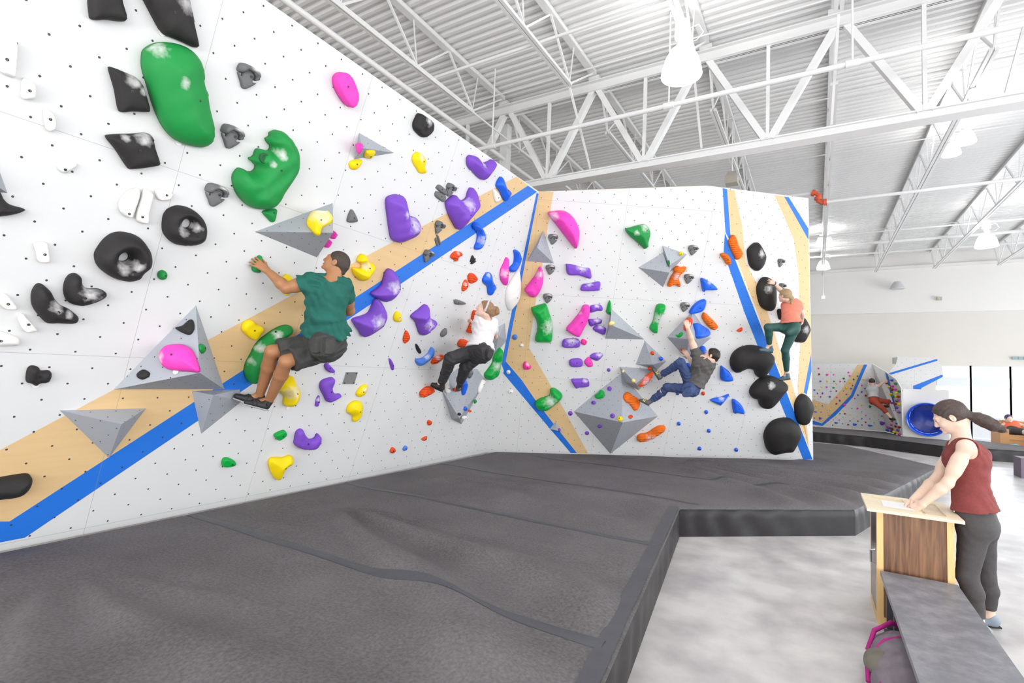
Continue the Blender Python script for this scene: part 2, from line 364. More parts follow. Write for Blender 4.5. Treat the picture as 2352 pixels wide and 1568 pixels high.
for yb in (10.4, 13.0, 16.5, 20.0):
    pipe('bridging_pipe', [(-6.9, yb, 6.93), (7, yb, 6.93)], .012, 'thin bridging rod across the far joists, %s' % {10.4: 'nearest the girder', 13.0: 'second beyond the girder', 16.5: 'third beyond the girder', 20.0: 'closest to the far wall'}[yb], 'bridging', 'joist bridging')
# far sprinkler line with red swing joint
yp = 13.0; a = at_y(1895, 464, yp); b_ = at_y(2352, 408, yp)
pipe('sprinkler_pipe', [a, (7, yp, (a[2]+b_[2])/2)], .035, 'grey white sprinkler pipe leaving the red swing joint towards the right')
c = at_y(1868, 443, yp); pipe('sprinkler_pipe', [(-3.5, yp, c[2]), c], .035, 'grey white sprinkler pipe ending at the red swing joint above the right climbing wall')
M_red = mat('red_fitting', (.72, .12, .05), .5)
P = [at_y(px, py, yp) for px, py in ((1868, 443), (1875, 444), (1881, 449), (1879, 456), (1880, 462), (1888, 465), (1895, 464))]
root = empty('swing_joint', P[3]); tag(root, 'red s-shaped pipe joint beside the top of the right climbing wall', 'pipe fitting')
m = MB(); m.tube(P, .05, 12); autosmooth(m.build('bent_pipe', M_red, root), 80)
for i in (0, 3, 6):
    d = nrm(P[min(i+1, 6)]-P[max(i-1, 0)]); m = MB(); m.tube([P[i]-d*.03, P[i]+d*.03], .075, 12); autosmooth(m.build('coupling', M_red, root))
for (pa, pb, y, r, lab) in (((1860, 567), (2352, 532), 20, .05, 'thick white pipe crossing in front of the far wall'), ((1860, 588), (2352, 560), 22.5, .035, 'thin white pipe between the thick pipe and the far wall ledge'), ((1860, 543), (2352, 505), 18.5, .025, 'slim white pipe under the far joists, higher than the thick one')):
    A_ = at_y(*pa, y); B_ = at_y(*pb, y); pipe('sprinkler_pipe', [(-3, y, (A_[2]+B_[2])/2), (8, y, (A_[2]+B_[2])/2)], r, lab)

# ------------------------------------------------------------------ lamps
M_shade = mat('lamp_shade', (.9, .9, .9), .35, emit=(1, .99, .97), es=1.6)
M_bulb = mat('lamp_bulb', (1, 1, 1), .3, emit=(1, .98, .94), es=14)
M_house = mat('lamp_housing', (.85, .85, .85), .35)
def lamp(x, y, z, s, label, energy):
    """z = bottom rim of the shade"""
    root = empty('high_bay_lamp', (x, y, z)); tag(root, label, 'hanging lamp', 'high bay lamps')
    m = MB(); m.lathe((x, y, z), [(.245*s, 0), (.25*s, .01), (.235*s, .1*s), (.2*s, .22*s), (.14*s, .33*s), (.08*s, .37*s), (.07*s, .37*s), (.13*s, .32*s), (.19*s, .21*s), (.225*s, .1*s), (.238*s, .01), (.245*s, 0)], 36); autosmooth(m.build('lamp_shade', M_shade, root), 60)
    m = MB(); m.lathe((x, y, z+.1*s), [(0, 0), (.05*s, .01), (.07*s, .06*s), (.06*s, .12*s), (.04*s, .2*s), (0, .21*s)], 20); autosmooth(m.build('bulb', M_bulb, root), 80)
    m = MB(); m.lathe((x, y, z+.36*s), [(0, 0), (.075*s, 0), (.075*s, .07*s), (.05*s, .09*s), (.05*s, .14*s), (.09*s, .15*s), (.09*s, .34*s), (.07*s, .36*s), (0, .36*s)], 20); autosmooth(m.build('ballast_housing', M_house, root))
    m = MB(); m.tube([(x, y, z+.7*s), (x, y, max(6.3, z+.75*s))], .012, 8); m.build('hanger_rod', M_steel, root)
    m = MB(); m.tube([(x+.08*s, y, z+.6*s), (x+.2*s, y, z+.62*s), (x+.26*s, y, z+.5*s), (x+.18*s, y, z+.42*s), (x+.07*s, y, z+.42*s)], .006, 6); m.build('cable', M_steel, root)
    area('lamp_light', (x, y, z+.02), .42*s, energy*.75, spread=125)
    uplight((x, y, z+.44*s), .3*s, energy*1.0)
q = at_x(1565, 175, -1.46)
lamp(q[0], q[1], q[2], 1, 'big glowing hanging lamp right of centre, just in front of the girder', LAMP_E)
for (px, py, x, s, lab) in ((1893, 563, .05, 1.0, 'glowing hanging lamp beyond the right climbing wall, upper of the two'), (1891, 618, -.12, .9, 'glowing hanging lamp beyond the right climbing wall, lower of the two')):
    y = 19.5 if s == 1.0 else 22.0; q = at_y(px, py, y); lamp(q[0], q[1], q[2], s, lab, LAMP_E)
q = at_y(2266, 567, 18.0); lamp(q[0], q[1], q[2], 1.0, 'glowing hanging lamp at the far upper right', LAMP_E)
for i, (px, py, y) in enumerate(((2237, 262, 9.6), (2217, 322, 11.2), (2185, 350, 12.3))):
    q = at_y(px, py, y); lamp(q[0], q[1], q[2]-.05, .6, 'small glowing spotlight under the far right joist, %s' % ['nearest', 'middle one', 'farthest'][i], LAMP_E*.45)
# lamps of the same rows that hang above and behind the photographer
for i, (x, y) in enumerate(((.23, 1.6), (1.99, 4.4), (1.99, -2.5), (-1.46, -3.0), (5.5, 4.5))):
    lamp(x, y, 5.8, 1, 'white hanging lamp outside the picture, %s' % ['above the open floor beside the mat', 'above the bench', 'behind and right of the viewer', 'behind and left of the viewer', 'far to the right of the bench'][i], LAMP_E)
# pendant speaker boxes and wall fittings
q = at_y(1681, 412, 10.5); root = empty('ceiling_speaker', q); tag(root, 'small beige box hanging under a joist above the right climbing wall', 'speaker')
M_beige = mat('beige_plastic', (.5, .46, .4), .6)
m = MB(); s = .11; zt = q[2]+.12; zb = q[2]-.09
m.add([q+np.array((i*s*a, j*s*a, z)) for z, a in ((-.1, 1), (.04, 1), (.14, .55)) for i, j in ((-1, -1), (1, -1), (1, 1), (-1, 1))], [(0, 3, 2, 1), (8, 9, 10, 11)]+[(4*k+i, 4*k+(i+1) % 4, 4*k+4+(i+1) % 4, 4*k+4+i) for k in (0, 1) for i in range(4)]); m.build('body', M_beige, root)
m = MB(); m.tube([q+np.array((0, 0, .13)), (q[0], q[1], 6.9)], .012, 8); m.build('hanger_rod', M_steel, root)
q = at_y(1891, 683, 23.0); root = empty('pendant_sensor', q); tag(root, 'tiny white box on a long thin drop rod at the far wall', 'sensor')
m = MB(); m.box(q-.06, q+.06); m.build('body', M_house, root); m = MB(); m.tube([q+np.array((0, 0, .06)), (q[0], q[1], 6.9)], .012, 6); m.build('drop_rod', M_steel, root)
q = at_y(2061, 662, 24.0); m = MB(); m.lathe(q, [(0, .28), (.1, .26), (.2, .1), (.24, 0), (.22, -.03), (0, -.03)], 24, (0, 0, 1)); o = autosmooth(m.build('unlit_lamp', [mat('grey_lamp', (.62, .62, .64), .5)])); tag(o, 'unlit dome lamp against the far wall', 'lamp')
q = at_y(2158, 685, 24.35); m = MB(); m.box(q-np.array((.07, .02, .06)), q+np.array((.07, .1, .06))); tag(m.build('wall_box', M_beige), 'small square box mounted high on the far wall', 'electrical box')
a = at_y(2325, 818, Y1-.02); b_ = at_y(2356, 826, Y1-.02)
root = empty('wall_sign', a); tag(root, 'narrow grey sign of block letters high on the far wall', 'sign')
M_teal = mat('sign_teal', (.28, .42, .45), .6); xx = a[0]
for k in range(5):
    w = .1 if k % 2 else .13; m = MB(); m.box((xx, Y1-.03, b_[2]), (xx+w, Y1, a[2]-.01)); m.build('letter_block', M_teal, root); xx += w+.03

# ------------------------------------------------------------------ climbing walls (panels, plywood and blue stripes)
def wall_mesh(name, regions, thick, label, group='main climbing walls', edge=None):
    """regions: list of (plane, [pixel or world points], material index, lift)"""
    V = []; Fs = []; mi = []; uv = []
    for pl, pts, m, lift in regions:
        W3 = [pl.hit(*p, lift) if len(p) == 2 else np.array(p)+pl.n*lift for p in pts]
        a = sum(np.cross(W3[i]-W3[0], W3[i+1]-W3[0]) for i in range(1, len(W3)-1))
        if a@pl.n < 0: W3 = W3[::-1]
        b = len(V); n = len(W3); V += W3; Fs.append(tuple(range(b, b+n))); mi.append(m); uv += [pl.uv(p) for p in W3]
        if lift == 0 and thick:
            back = [p-pl.n*thick for p in W3]; c = len(V); V += back
            for i in range(n):
                j = (i+1) % n; Fs.append((b+j, b+i, c+i, c+j)); mi.append(3); uv += [(0, 0)]*4
            Fs.append(tuple(range(c+n-1, c-1, -1))); mi.append(3); uv += [(0, 0)]*n
    o = mesh(name, V, Fs, [M_white, M_wood, M_blue, edge or M_edge], None, mi, uv=uv)
    return tag(o, label, 'climbing wall', group)
zt1 = _T[2]
def p1y(y, z): return (PL1.p[0]+K1*(z-.33), y, z)
base1 = [p1y(-3, .331), (_A[0], _A[1], _A[2]), (_T[0], _T[1], _T[2]), p1y(-3, zt1)]
L1 = 1.5e-3
wall_mesh('climbing_wall', [
    (PL1, base1, 0, 0),
    (PL1, [(-300, 1192), (1187, 405), (1213, 426), (22, 1197), (-300, 1200)], 1, L1),
    (PL1, [(-320, 1201), (-300, 1200), (22, 1197), (1213, 426), (1241, 446), (1233, 441), (57, 1234.5), (-60, 1257), (-320, 1300)], 2, L1),
    (PL1, [(1241, 447), (1166, 829), (1160, 858), (1152, 836), (1164, 774), (1177, 707), (1195, 623), (1232.5, 443)], 2, L1),
], .1, 'long overhanging white climbing wall filling the left, with a diagonal plywood and blue stripe')
wall_mesh('climbing_wall', [
    (PL2, [_A, _B, _C1, _T], 0, 0),
    (PL3, [_B, _C2, _C1], 0, 0),
    (PL2, [(1236, 439), (1271, 441), (1256, 535), (1245, 611), (1229, 703), (1215, 798), (1266, 887), (1351, 1041), (1325, 1040), (1270, 971), (1230, 919), (1198, 872), (1161, 829)], 1, L1),
    (PL2, [(1161, 829), (1198, 872), (1230, 919), (1270, 971), (1325, 1040), (1311, 1040), (1262, 983), (1155, 856)], 2, L1),
    (PL2, [(1665, 535), (1662, 579), (1711, 720), (1740, 793), (1808, 963), (1845, 1055), (1866.5, 1055)], 2, L1),
    (PL3, [(1660, 432), (1670, 434), (1679, 557), (1666.5, 533)], 2, L1*1.6),
    (PL3, [(1670, 434), (1687, 437), (1705, 520), (1712, 600), (1740, 655), (1775, 750), (1790, 800), (1812, 850), (1826, 905), (1846, 960), (1858, 1028), (1679, 559)], 1, L1),
    (PL3, [(1779, 448), (1801, 451), (1857, 551), (1860, 690), (1864, 810), (1847, 902), (1858, 1028), (1840, 960), (1832, 890), (1838, 800), (1836, 693), (1834, 624), (1824, 551), (1797, 487)], 1, L1),
    (PL3, [(1801, 451), (1812, 453), (1857, 525), (1857.3, 551)], 2, L1*1.6),
    (PL3, [(1863, 812), (1864, 853), (1853, 906), (1846, 901)], 2, L1*1.6),
], .1, 'tall white climbing wall at centre right with plywood and blue edge stripes')

# ------------------------------------------------------------------ mats
def mat_vinyl():
    m = bpy.data.materials.new('mat_fabric'); m.use_nodes = True; nt = m.node_tree; b = nt.nodes['Principled BSDF']
    tc = nt.nodes.new('ShaderNodeTexCoord'); b.inputs['Roughness'].default_value = .82; b.inputs['Specular IOR Level'].default_value = .3
    n = nt.nodes.new('ShaderNodeTexNoise'); n.inputs['Scale'].default_value = 55; n.inputs['Detail'].default_value = 8
    n1 = nt.nodes.new('ShaderNodeTexNoise'); n1.inputs['Scale'].default_value = 1.3; n1.inputs['Detail'].default_value = 6
    for q in (n, n1): nt.links.new(tc.outputs['Object'], q.inputs['Vector'])
    r = nt.nodes.new('ShaderNodeValToRGB'); r.color_ramp.elements[0].position = .3; r.color_ramp.elements[0].color = (.078, .073, .077, 1); r.color_ramp.elements[1].position = .72; r.color_ramp.elements[1].color = (.18, .17, .176, 1)
    nt.links.new(math_node(nt, 'ADD', math_node(nt, 'MULTIPLY', n.outputs[0], .6), math_node(nt, 'MULTIPLY', n1.outputs[0], .4)), r.inputs[0])
    # scattered chalk smears
    n3 = nt.nodes.new('ShaderNodeTexNoise'); n3.inputs['Scale'].default_value = 2.6; n3.inputs['Detail'].default_value = 12; n3.inputs['Roughness'].default_value = .75
    mp = nt.nodes.new('ShaderNodeMapping'); mp.inputs['Scale'].default_value = (1, 2.2, 1); nt.links.new(tc.outputs['Object'], mp.inputs[0]); nt.links.new(mp.outputs[0], n3.inputs['Vector'])
    mr = nt.nodes.new('ShaderNodeMapRange'); mr.inputs[1].default_value = .74; mr.inputs[2].default_value = .86; mr.inputs[4].default_value = .5; nt.links.new(n3.outputs[0], mr.inputs[0])
    mx = nt.nodes.new('ShaderNodeMix'); mx.data_type = 'RGBA'; mx.inputs[7].default_value = (.6, .6, .62, 1); nt.links.new(mr.outputs[0], mx.inputs[0]); nt.links.new(r.outputs[0], mx.inputs[6])
    nt.links.new(mx.outputs[2], b.inputs['Base Color'])
    bp = nt.nodes.new('ShaderNodeBump'); bp.inputs['Strength'].default_value = .35; bp.inputs['Distance'].default_value = .004; nt.links.new(n.outputs[0], bp.inputs['Height']); nt.links.new(bp.outputs[0], b.inputs['Normal'])
    return m
M_mat = mat_vinyl()
M_strip = mat('mat_seam_strip', (.065, .067, .08), .5, noise=.25, nscale=6, bump=.2, bscale=30)
M_side = mat('mat_side_vinyl', (.03, .028, .03), .42, noise=.2, nscale=3, bump=.25, bscale=9, dist=.01, spec=.3)
M_sideb = mat('mat_side_black', (.03, .028, .03), .45, noise=.2, nscale=3, bump=.25, bscale=9, dist=.01, spec=.3)
def inside(P, poly):
    x, y = P[:, 0], P[:, 1]; r = np.zeros(len(P), bool); n = len(poly)
    for i in range(n):
        x1, y1 = poly[i]; x2, y2 = poly[(i+1) % n]
        c = ((y1 > y) != (y2 > y)) & (x < (x2-x1)*(y-y1)/((y2-y1)+1e-12)+x1); r ^= c
    return r
def dseg(P, poly, closed=True):
    D = np.full(len(P), 1e9); n = len(poly)
    for i in range(n if closed else n-1):
        a = np.array(poly[i]); b = np.array(poly[(i+1) % n]); ab = b-a; t = np.clip(((P-a)@ab)/(ab@ab+1e-12), 0, 1)
        D = np.minimum(D, np.linalg.norm(P-(a+t[:, None]*ab), axis=1))
    return D
def wrinkle(x, y):
    # folds that fan out from a point by the wall, plus soft undulation
    def fan(cx, cy, a0, a1, k, amp, r0, r1, ph):
        dx, dy = x-cx, y-cy; r = np.hypot(dx, dy); a = np.arctan2(dy, dx)
        w = np.clip((a-a0)/.12, 0, 1)*np.clip((a1-a)/.12, 0, 1)*np.clip((r-r0)/.5, 0, 1)*np.clip((r1-r)/.8, 0, 1)
        return amp*w*np.abs(np.sin(k*a+ph+.4*np.sin(r*2)))**3
    z = fan(-4.55, 3.85, -.62, .12, 11, .058, .2, 4.2, .3)+fan(-4.9, 5.9, -.35, .25, 9, .03, .3, 4, 1.)+fan(-4.6, 1.6, -.9, .3, 9, .03, .3, 4, 2)
    z = z+fan(-2.6, 9.6, -.9, .45, 15, .045, .3, 6, .5)+fan(.9, 11.5, 2.4, 3.5, 14, .016, .4, 4, .1)
    z = z+.006*np.sin(x*1.7+y*.8)*np.sin(y*1.9-x*.4)+.003*np.sin(x*5.1-y*1.3)*np.sin(y*3.3+x)
    return 1.5*z
def pad(name, poly, z1, step, label, side_m, group='padded floor mats', wr=True, band=None):
    root = empty(name, (np.mean([p[0] for p in poly]), np.mean([p[1] for p in poly]), 0)); tag(root, label, 'crash mat', group)
    poly = [tuple(map(float, p)) for p in poly]
    B = []
    for i in range(len(poly)):
        a = np.array(poly[i]); b = np.array(poly[(i+1) % len(poly)]); k = max(1, int(np.linalg.norm(b-a)/step))
        B += [tuple(a+(b-a)*j/k) for j in range(k)]
    xs = np.arange(min(p[0] for p in poly), max(p[0] for p in poly), step); ys = np.arange(min(p[1] for p in poly), max(p[1] for p in poly), step)
    G = np.array([(x, y) for x in xs for y in ys]); G = G[inside(G, poly)]; G = G[dseg(G, B) > step*.5]
    P = [Vector(p) for p in B]+[Vector(p) for p in G]
    r = delaunay_2d_cdt(P, [(i, (i+1) % len(B)) for i in range(len(B))], [], 1, 1e-5)
    V2 = np.array([tuple(v) for v in r[0]]); d = dseg(V2, B)
    z = z1+(wrinkle(V2[:, 0], V2[:, 1])*np.clip(d/.25, 0, 1) if wr else 0)-.02*np.exp(-(d/.03)**2)
    mesh('top_cover', np.c_[V2, z], [tuple(f) if np.cross(V2[f[1]]-V2[f[0]], V2[f[2]]-V2[f[0]]) > 0 else tuple(reversed(f)) for f in r[2]], M_mat, root, smooth=True)
    # sides, softly gathered
    V = []; Fs = []; nb = 0
    for i in range(len(poly)):
        a = np.array(poly[i]); b = np.array(poly[(i+1) % len(poly)]); L = np.linalg.norm(b-a); t = (b-a)/L; nn = np.array([t[1], -t[0]]); k = max(2, int(L/.04)); rows = 6
        for j in range(k+1):
            for q in range(rows+1):
                h = q/rows; s = L*j/k; off = .007*math.sin(s*19+2*math.sin(s*3))*math.sin(math.pi*h)*(math.sin(s*2.3)+1.2)-.02*(1 if q == rows else 0)
                if j in (0, k): off = -.02*(1 if q == rows else 0)
                p = a+t*s+nn*off; V.append((p[0], p[1], (z1-.02)*h))
        for j in range(k):
            for q in range(rows):
                u = nb+j*(rows+1)+q; Fs.append((u, u+rows+1, u+rows+2, u+1))
        nb = len(V)
    mesh('side_cover', V, Fs, side_m, root, smooth=True)
    return root
_r = lambda *p: tuple(p)
main_poly = [(-5.24, -3), (-.55, -3), (-.81, 2.0), (-1.35, 6.2), (.42, 7.62), (2.06, 12.94), (.66, 15.5), (-.6, 15.6), (-.036, 11.81), (-5.26, 8.08)]
main_poly = [(-5.24, -3), (-.4, -3), (-.82, 2.0), (-1.345, 6.2), (.42, 7.62), (2.06, 12.94), (.66, 15.53), (-.9, 15.6), (-.9, 11.6), (-5.2, 8.2)]
mm = pad('floor_mat', main_poly, .33, .062, 'large dark grey padded floor mat under the two main climbing walls', M_side)
def strip(root, y, xa, xb, w, z, name='seam_strip', amp=.012):
    V = []; Fs = []; xs = np.arange(xa, xb+.001, .05); n = 4
    for x in xs:
        for j in range(n+1):
            yy = y+w*j/n+amp*math.sin(x*2.3+y)*1.2
            zz = z+.004+wrinkle(np.array([x]), np.array([yy]))[0]*min(1, (min(x+5.24, 1))/.25)+(.003 if 0 < j < n else -.002)
            V.append((x, yy, zz))
    for i in range(len(xs)-1):
        for j in range(n): a = i*(n+1)+j; Fs.append((a, a+n+1, a+n+2, a+1))
    return mesh(name, V, Fs, M_strip, root, smooth=True)
strip(mm, 2.73, -5.15, -.98, .09, .33, amp=.008); strip(mm, 4.62, -5.15, -1.2, .08, .33); strip(mm, 6.49, -5.1, -1.2, .07, .33); strip(mm, 8.25, -4.3, -.2, .06, .33, amp=.05); strip(mm, .8, -5.15, -.9, .09, .33)
# border band along the right hand edge
V = []; Fs = []
pts = [(-.52, -2.9), (-.94, 2.0), (-1.47, 6.2)]; out = [(-.42, -2.9), (-.835, 2.0), (-1.36, 6.2)]
k = 80
for i in range(k+1):
    t = i/k*2; a = int(min(t, 1.999)); f_ = t-a
    A_ = np.array(pts[a])*(1-f_)+np.array(pts[a+1])*f_; O_ = np.array(out[a])*(1-f_)+np.array(out[a+1])*f_
    for j in range(4): p = A_+(O_-A_)*j/3; V.append((p[0], p[1], .336+wrinkle(np.array([p[0]]), np.array([p[1]]))[0]*.3))
for i in range(k):
    for j in range(3): a = i*4+j; Fs.append((a, a+1, a+5, a+4))
mesh('edge_band', V, Fs, M_strip, mm, smooth=True)
far_poly = [(-3, 19.45), (-.05, 19.25), (1.3, 19.05), (2.95, 17.95), (4.66, 18.35), (7.5, 18.9), (7.5, 19.6), (5.2, 20.2), (4.2, 21.0), (3.55, 20.05), (2.36, 20.3), (2.08, 21.7), (-3, 21.75)]
pad('floor_mat', far_poly, .33, .25, 'long dark padded mat in front of the distant colourful climbing wall and the slide', M_sideb, wr=False)
# ------------------------------------------------------------------ climbing holds
CR = dict(A=(0, 0, 3.92), B=(0, 400, 3.92), C=(0, 800, 3.1367), D=(500, 100, 3.92), E=(500, 450, 3.92), F=(500, 800, 3.92), G=(850, 380, 5.2275),
          H=(850, 650, 5.2275), I=(1150, 420, 5.2267), J=(1150, 700, 4.48), K=(1400, 420, 5.2267), L=(1300, 660, 3.92), M=(1620, 420, 4.9), N=(1600, 720, 4.3567), X=(0, 0, 1))
def px(c, p): o = CR[c]; return (o[0]+p[0]/o[2], o[1]+p[1]/o[2])
def spline(P, n):
    P = np.array(P); k = len(P); out = []
    for i in range(k):
        p0, p1, p2, p3 = P[i-1], P[i], P[(i+1) % k], P[(i+2) % k]
        for j in range(6):
            t = j/6; out.append(.5*((2*p1)+(-p0+p2)*t+(2*p0-5*p1+4*p2-p3)*t*t+(-p0+3*p1-3*p2+p3)*t**3))
    out = np.array(out); d = np.r_[0, np.cumsum(np.linalg.norm(np.roll(out, -1, 0)-out, axis=1))]; L = d[-1]; out = np.vstack([out, out[0]])
    s = np.linspace(0, L, n, endpoint=False); return np.c_[np.interp(s, d, out[:, 0]), np.interp(s, d, out[:, 1])], L
def inflate(name, pl, poly, H, m, parent=None, w=None, rim=.35, hole=None, ridges=0, chalk=None, p=2.0, n=None, lump=.0, tiltv=0):
    """poly in plane metres; rounded solid standing on the plane. returns (object, height function)"""
    ar = abs(sum(poly[i-1][0]*poly[i][1]-poly[i][0]*poly[i-1][1] for i in range(len(poly))))/2
    n = n or (84 if ar > .02 else 60 if ar > .004 else 28 if ar > .0012 else 18)
    B, L = spline(poly, n); st = L/n
    if sum(B[i-1][0]*B[i][1]-B[i][0]*B[i-1][1] for i in range(len(B))) < 0: B = B[::-1]
    loops = [B]
    if hole is not None: loops.append(hole)
    mn, mx = B.min(0), B.max(0)
    G = np.array([(x+(st*.5 if j % 2 else 0), y) for j, y in enumerate(np.arange(mn[1], mx[1], st*.87)) for x in np.arange(mn[0], mx[0], st)]).reshape(-1, 2)
    G = G[inside(G, B)] if len(G) else G
    if hole is not None and len(G): G = G[~inside(G, hole)]
    def dist(P):
        d = dseg(P, B)
        return np.minimum(d, dseg(P, hole)) if hole is not None else d
    if len(G): G = G[dist(G) > st*.45]
    allp = np.vstack(loops+([G] if len(G) else [])); ed = []; b = 0
    for l in loops: ed += [(b+i, b+(i+1) % len(l)) for i in range(len(l))]; b += len(l)
    nb = b
    r = delaunay_2d_cdt([Vector(q) for q in allp], ed, [], 0, 1e-7)
    V2 = np.array([tuple(v) for v in r[0]]); T = []
    C3 = np.array([V2[list(f)].mean(0) for f in r[2]]); ok = inside(C3, B)
    if hole is not None: ok &= ~inside(C3, hole)
    for f, k in zip(r[2], ok):
        if k: T.append(tuple(f) if np.cross(V2[f[1]]-V2[f[0]], V2[f[2]]-V2[f[0]]) > 0 else tuple(reversed(f)))
    D = dist(V2); ww = w or max(D.max(), 1e-4)
    vm, vM = V2[:, 1].min(), V2[:, 1].max()
    def hf(P, D_=None):
        P = np.atleast_2d(P); d = dist(P) if D_ is None else D_
        t = np.clip(d/ww, 0, 1); h = H*(rim+(1-rim)*(1-(1-t)**p)**(1/p))
        if lump: h = h+lump*H*np.sin(P[:, 0]*38+1)*np.sin(P[:, 1]*31+2)*t
        if tiltv: h = h*(1+tiltv*((P[:, 1]-vm)/(vM-vm)-.5))
        if ridges: h = h+.005*np.sign(np.sin((P[:, 1]+.35*P[:, 0])*2*math.pi/ridges))*np.clip(d/.01, 0, 1)
        return h
    hh = hf(V2, D); base = len(V2)
    W3 = [pl.w(u, v, h) for (u, v), h in zip(V2, hh)]+[pl.w(u, v, -.002) for u, v in V2]
    Fs = list(T)+[tuple(base+i for i in reversed(f)) for f in T]
    ec = {}
    for f in T:
        for i in range(3): e = (f[i], f[(i+1) % 3]); ec[e] = 1
    for (a, c) in list(ec):
        if (c, a) not in ec: Fs.append((a, base+a, base+c, c))
    at = None
    if chalk is not None:
        at = np.zeros(2*base)
        for cu, cv, cr in chalk: d = np.hypot(V2[:, 0]-cu, V2[:, 1]-cv); at[:base] = np.maximum(at[:base], np.clip(1.25-d/cr, 0, 1)*.85)
    else: at = np.zeros(2*base)
    c = pl.w(*B.mean(0))
    o = mesh(name, W3, Fs, m, parent, smooth=True, attr=at, at=c)
    return o, hf, c, B
def add_bolt(pl, uv, h, parent, r=.008, name='bolt', m=None):
    c = pl.w(uv[0], uv[1], h-.006); mb = MB(); mb.lathe(c, [(0, 0), (r, 0), (r, .0085), (r*.5, .0088), (r*.45, .006), (0, .006)], 12, pl.n); return mb.build(name, m or M_bolt, parent)
NH = [0]
def hold(pl, cr, pts, color, H, label, group, bolt='auto', chalk=None, hole=None, ridges=0, w=None, rim=.3, p=None, lump=.06, kind='climbing_hold', cat='climbing hold', tiltv=0, tagp=None, pocket=None, ko=.4, n=None):
    p = p or {'purple': 1.3, 'white': 1.7, 'yellow': 1.45, 'blue': 1.4, 'green2': 1.5, 'orange': 1.6, 'orange2': 1.6}.get(color, 1.7)
    P = [pl.uv(pl.hit(*px(cr, q), H*ko)) for q in pts]
    hl = None; ch = None
    if hole is not None:
        hx, hy, hr = hole; c = pl.uv(pl.hit(*px(cr, (hx, hy)), H*ko)); e = pl.uv(pl.hit(*px(cr, (hx, hy+hr)), H*ko)); rr = np.linalg.norm(e-c); hl = [(c[0]+rr*math.cos(t), c[1]+rr*math.sin(t)) for t in np.linspace(0, 2*math.pi, 21)[:-1]]
    if chalk:
        ch = []
        for (x, y, r) in chalk:
            c = pl.uv(pl.hit(*px(cr, (x, y)), H*.7)); e = pl.uv(pl.hit(*px(cr, (x, y+r)), H*.7)); ch.append((c[0], c[1], np.linalg.norm(e-c)))
    o, hf, c, B = inflate(kind, pl, P, H, HM[color], None, w, rim, hl, ridges, ch, p, n, lump, tiltv)
    tag(o, label, cat, group); o['org'] = tuple(float(v) for v in c)
    if bolt is not None:
        if bolt == 'auto':
            m_ = B.mean(0)
            g = np.array([m_+(q-m_)*k for q in B[::3] for k in (0, .25, .5)]); g = g[inside(g, B)]
            if hl is not None: g = g[~inside(g, hl)]
            u = g[int(np.argmax(dseg(g, B)))] if len(g) else m_
        else: u = pl.uv(pl.hit(*px(cr, bolt), H*.8))
        area_ = np.ptp(B[:, 0])*np.ptp(B[:, 1])
        add_bolt(pl, u, float(hf(u)[0]), o, .0085 if area_ > .006 else .006)
    if pocket:
        x, y, r = pocket; u = pl.uv(pl.hit(*px(cr, (x, y)), H*.8)); e = pl.uv(pl.hit(*px(cr, (x, y+r)), H*.8)); rr = np.linalg.norm(e-u)
        h = float(hf(u)[0]); mb = MB(); cc = pl.w(u[0], u[1], h); mb.lathe(cc, [(0, .004), (rr*.55, .004), (rr*.8, .012), (rr, .01), (rr*1.08, -.004), (rr, -.02), (0, -.02)], 20, pl.n); autosmooth(mb.build('finger_pocket', M_pocket, o), 60)
    if tagp:
        u = pl.uv(pl.hit(*px(cr, tagp), .01)); c2 = pl.w(u[0], u[1], .004); mb = MB(); mb.lathe(c2, [(0, 0), (.022, 0), (.022, .004), (0, .004)], 16, pl.n); mb.build('route_tag', HM['white'] if color != 'white' else HM['grey'], o)
    NH[0] += 1
    return o
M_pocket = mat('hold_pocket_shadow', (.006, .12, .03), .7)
def cap_hold(pl, cx, cy, s, label, group):
    """two part hold: arched cap above an arrow shaped foot"""
    c = pl.hit(cx, cy, .03); u0 = pl.uv(c); root = empty('climbing_hold', pl.w(*u0)); tag(root, label, 'climbing hold', group); root['org'] = tuple(float(v) for v in pl.w(*u0))
    S = lambda q: [(u0[0]+x*s, u0[1]+y*s) for x, y in q]
    capo = S([(-.5, .05), (-.5, .3), (-.38, .46), (0, .52), (.38, .46), (.52, .28), (.48, .05), (.36, .0), (.36, .2), (.2, .3), (-.05, .28), (-.2, .14), (-.3, .02)])
    arr = S([(-.46, -.02), (-.24, -.12), (-.24, .18), (.26, .22), (.26, -.14), (.46, -.1), (0, -.6), (-.25, -.33)])
    inflate('arched_cap', pl, capo, .075*s/.15, HM['grey'], root, rim=.3, n=44, chalk=[(u0[0]+.15*s, u0[1]+.45*s, .3*s)])
    o, hf, _, _ = inflate('arrow_foot', pl, arr, .035*s/.15, HM['grey'], root, rim=.7, n=36)
    add_bolt(pl, (u0[0]+.12*s, u0[1]+.06*s), .035*s/.15, root, .01*s/.15, m=M_bolt)
    NH[0] += 1
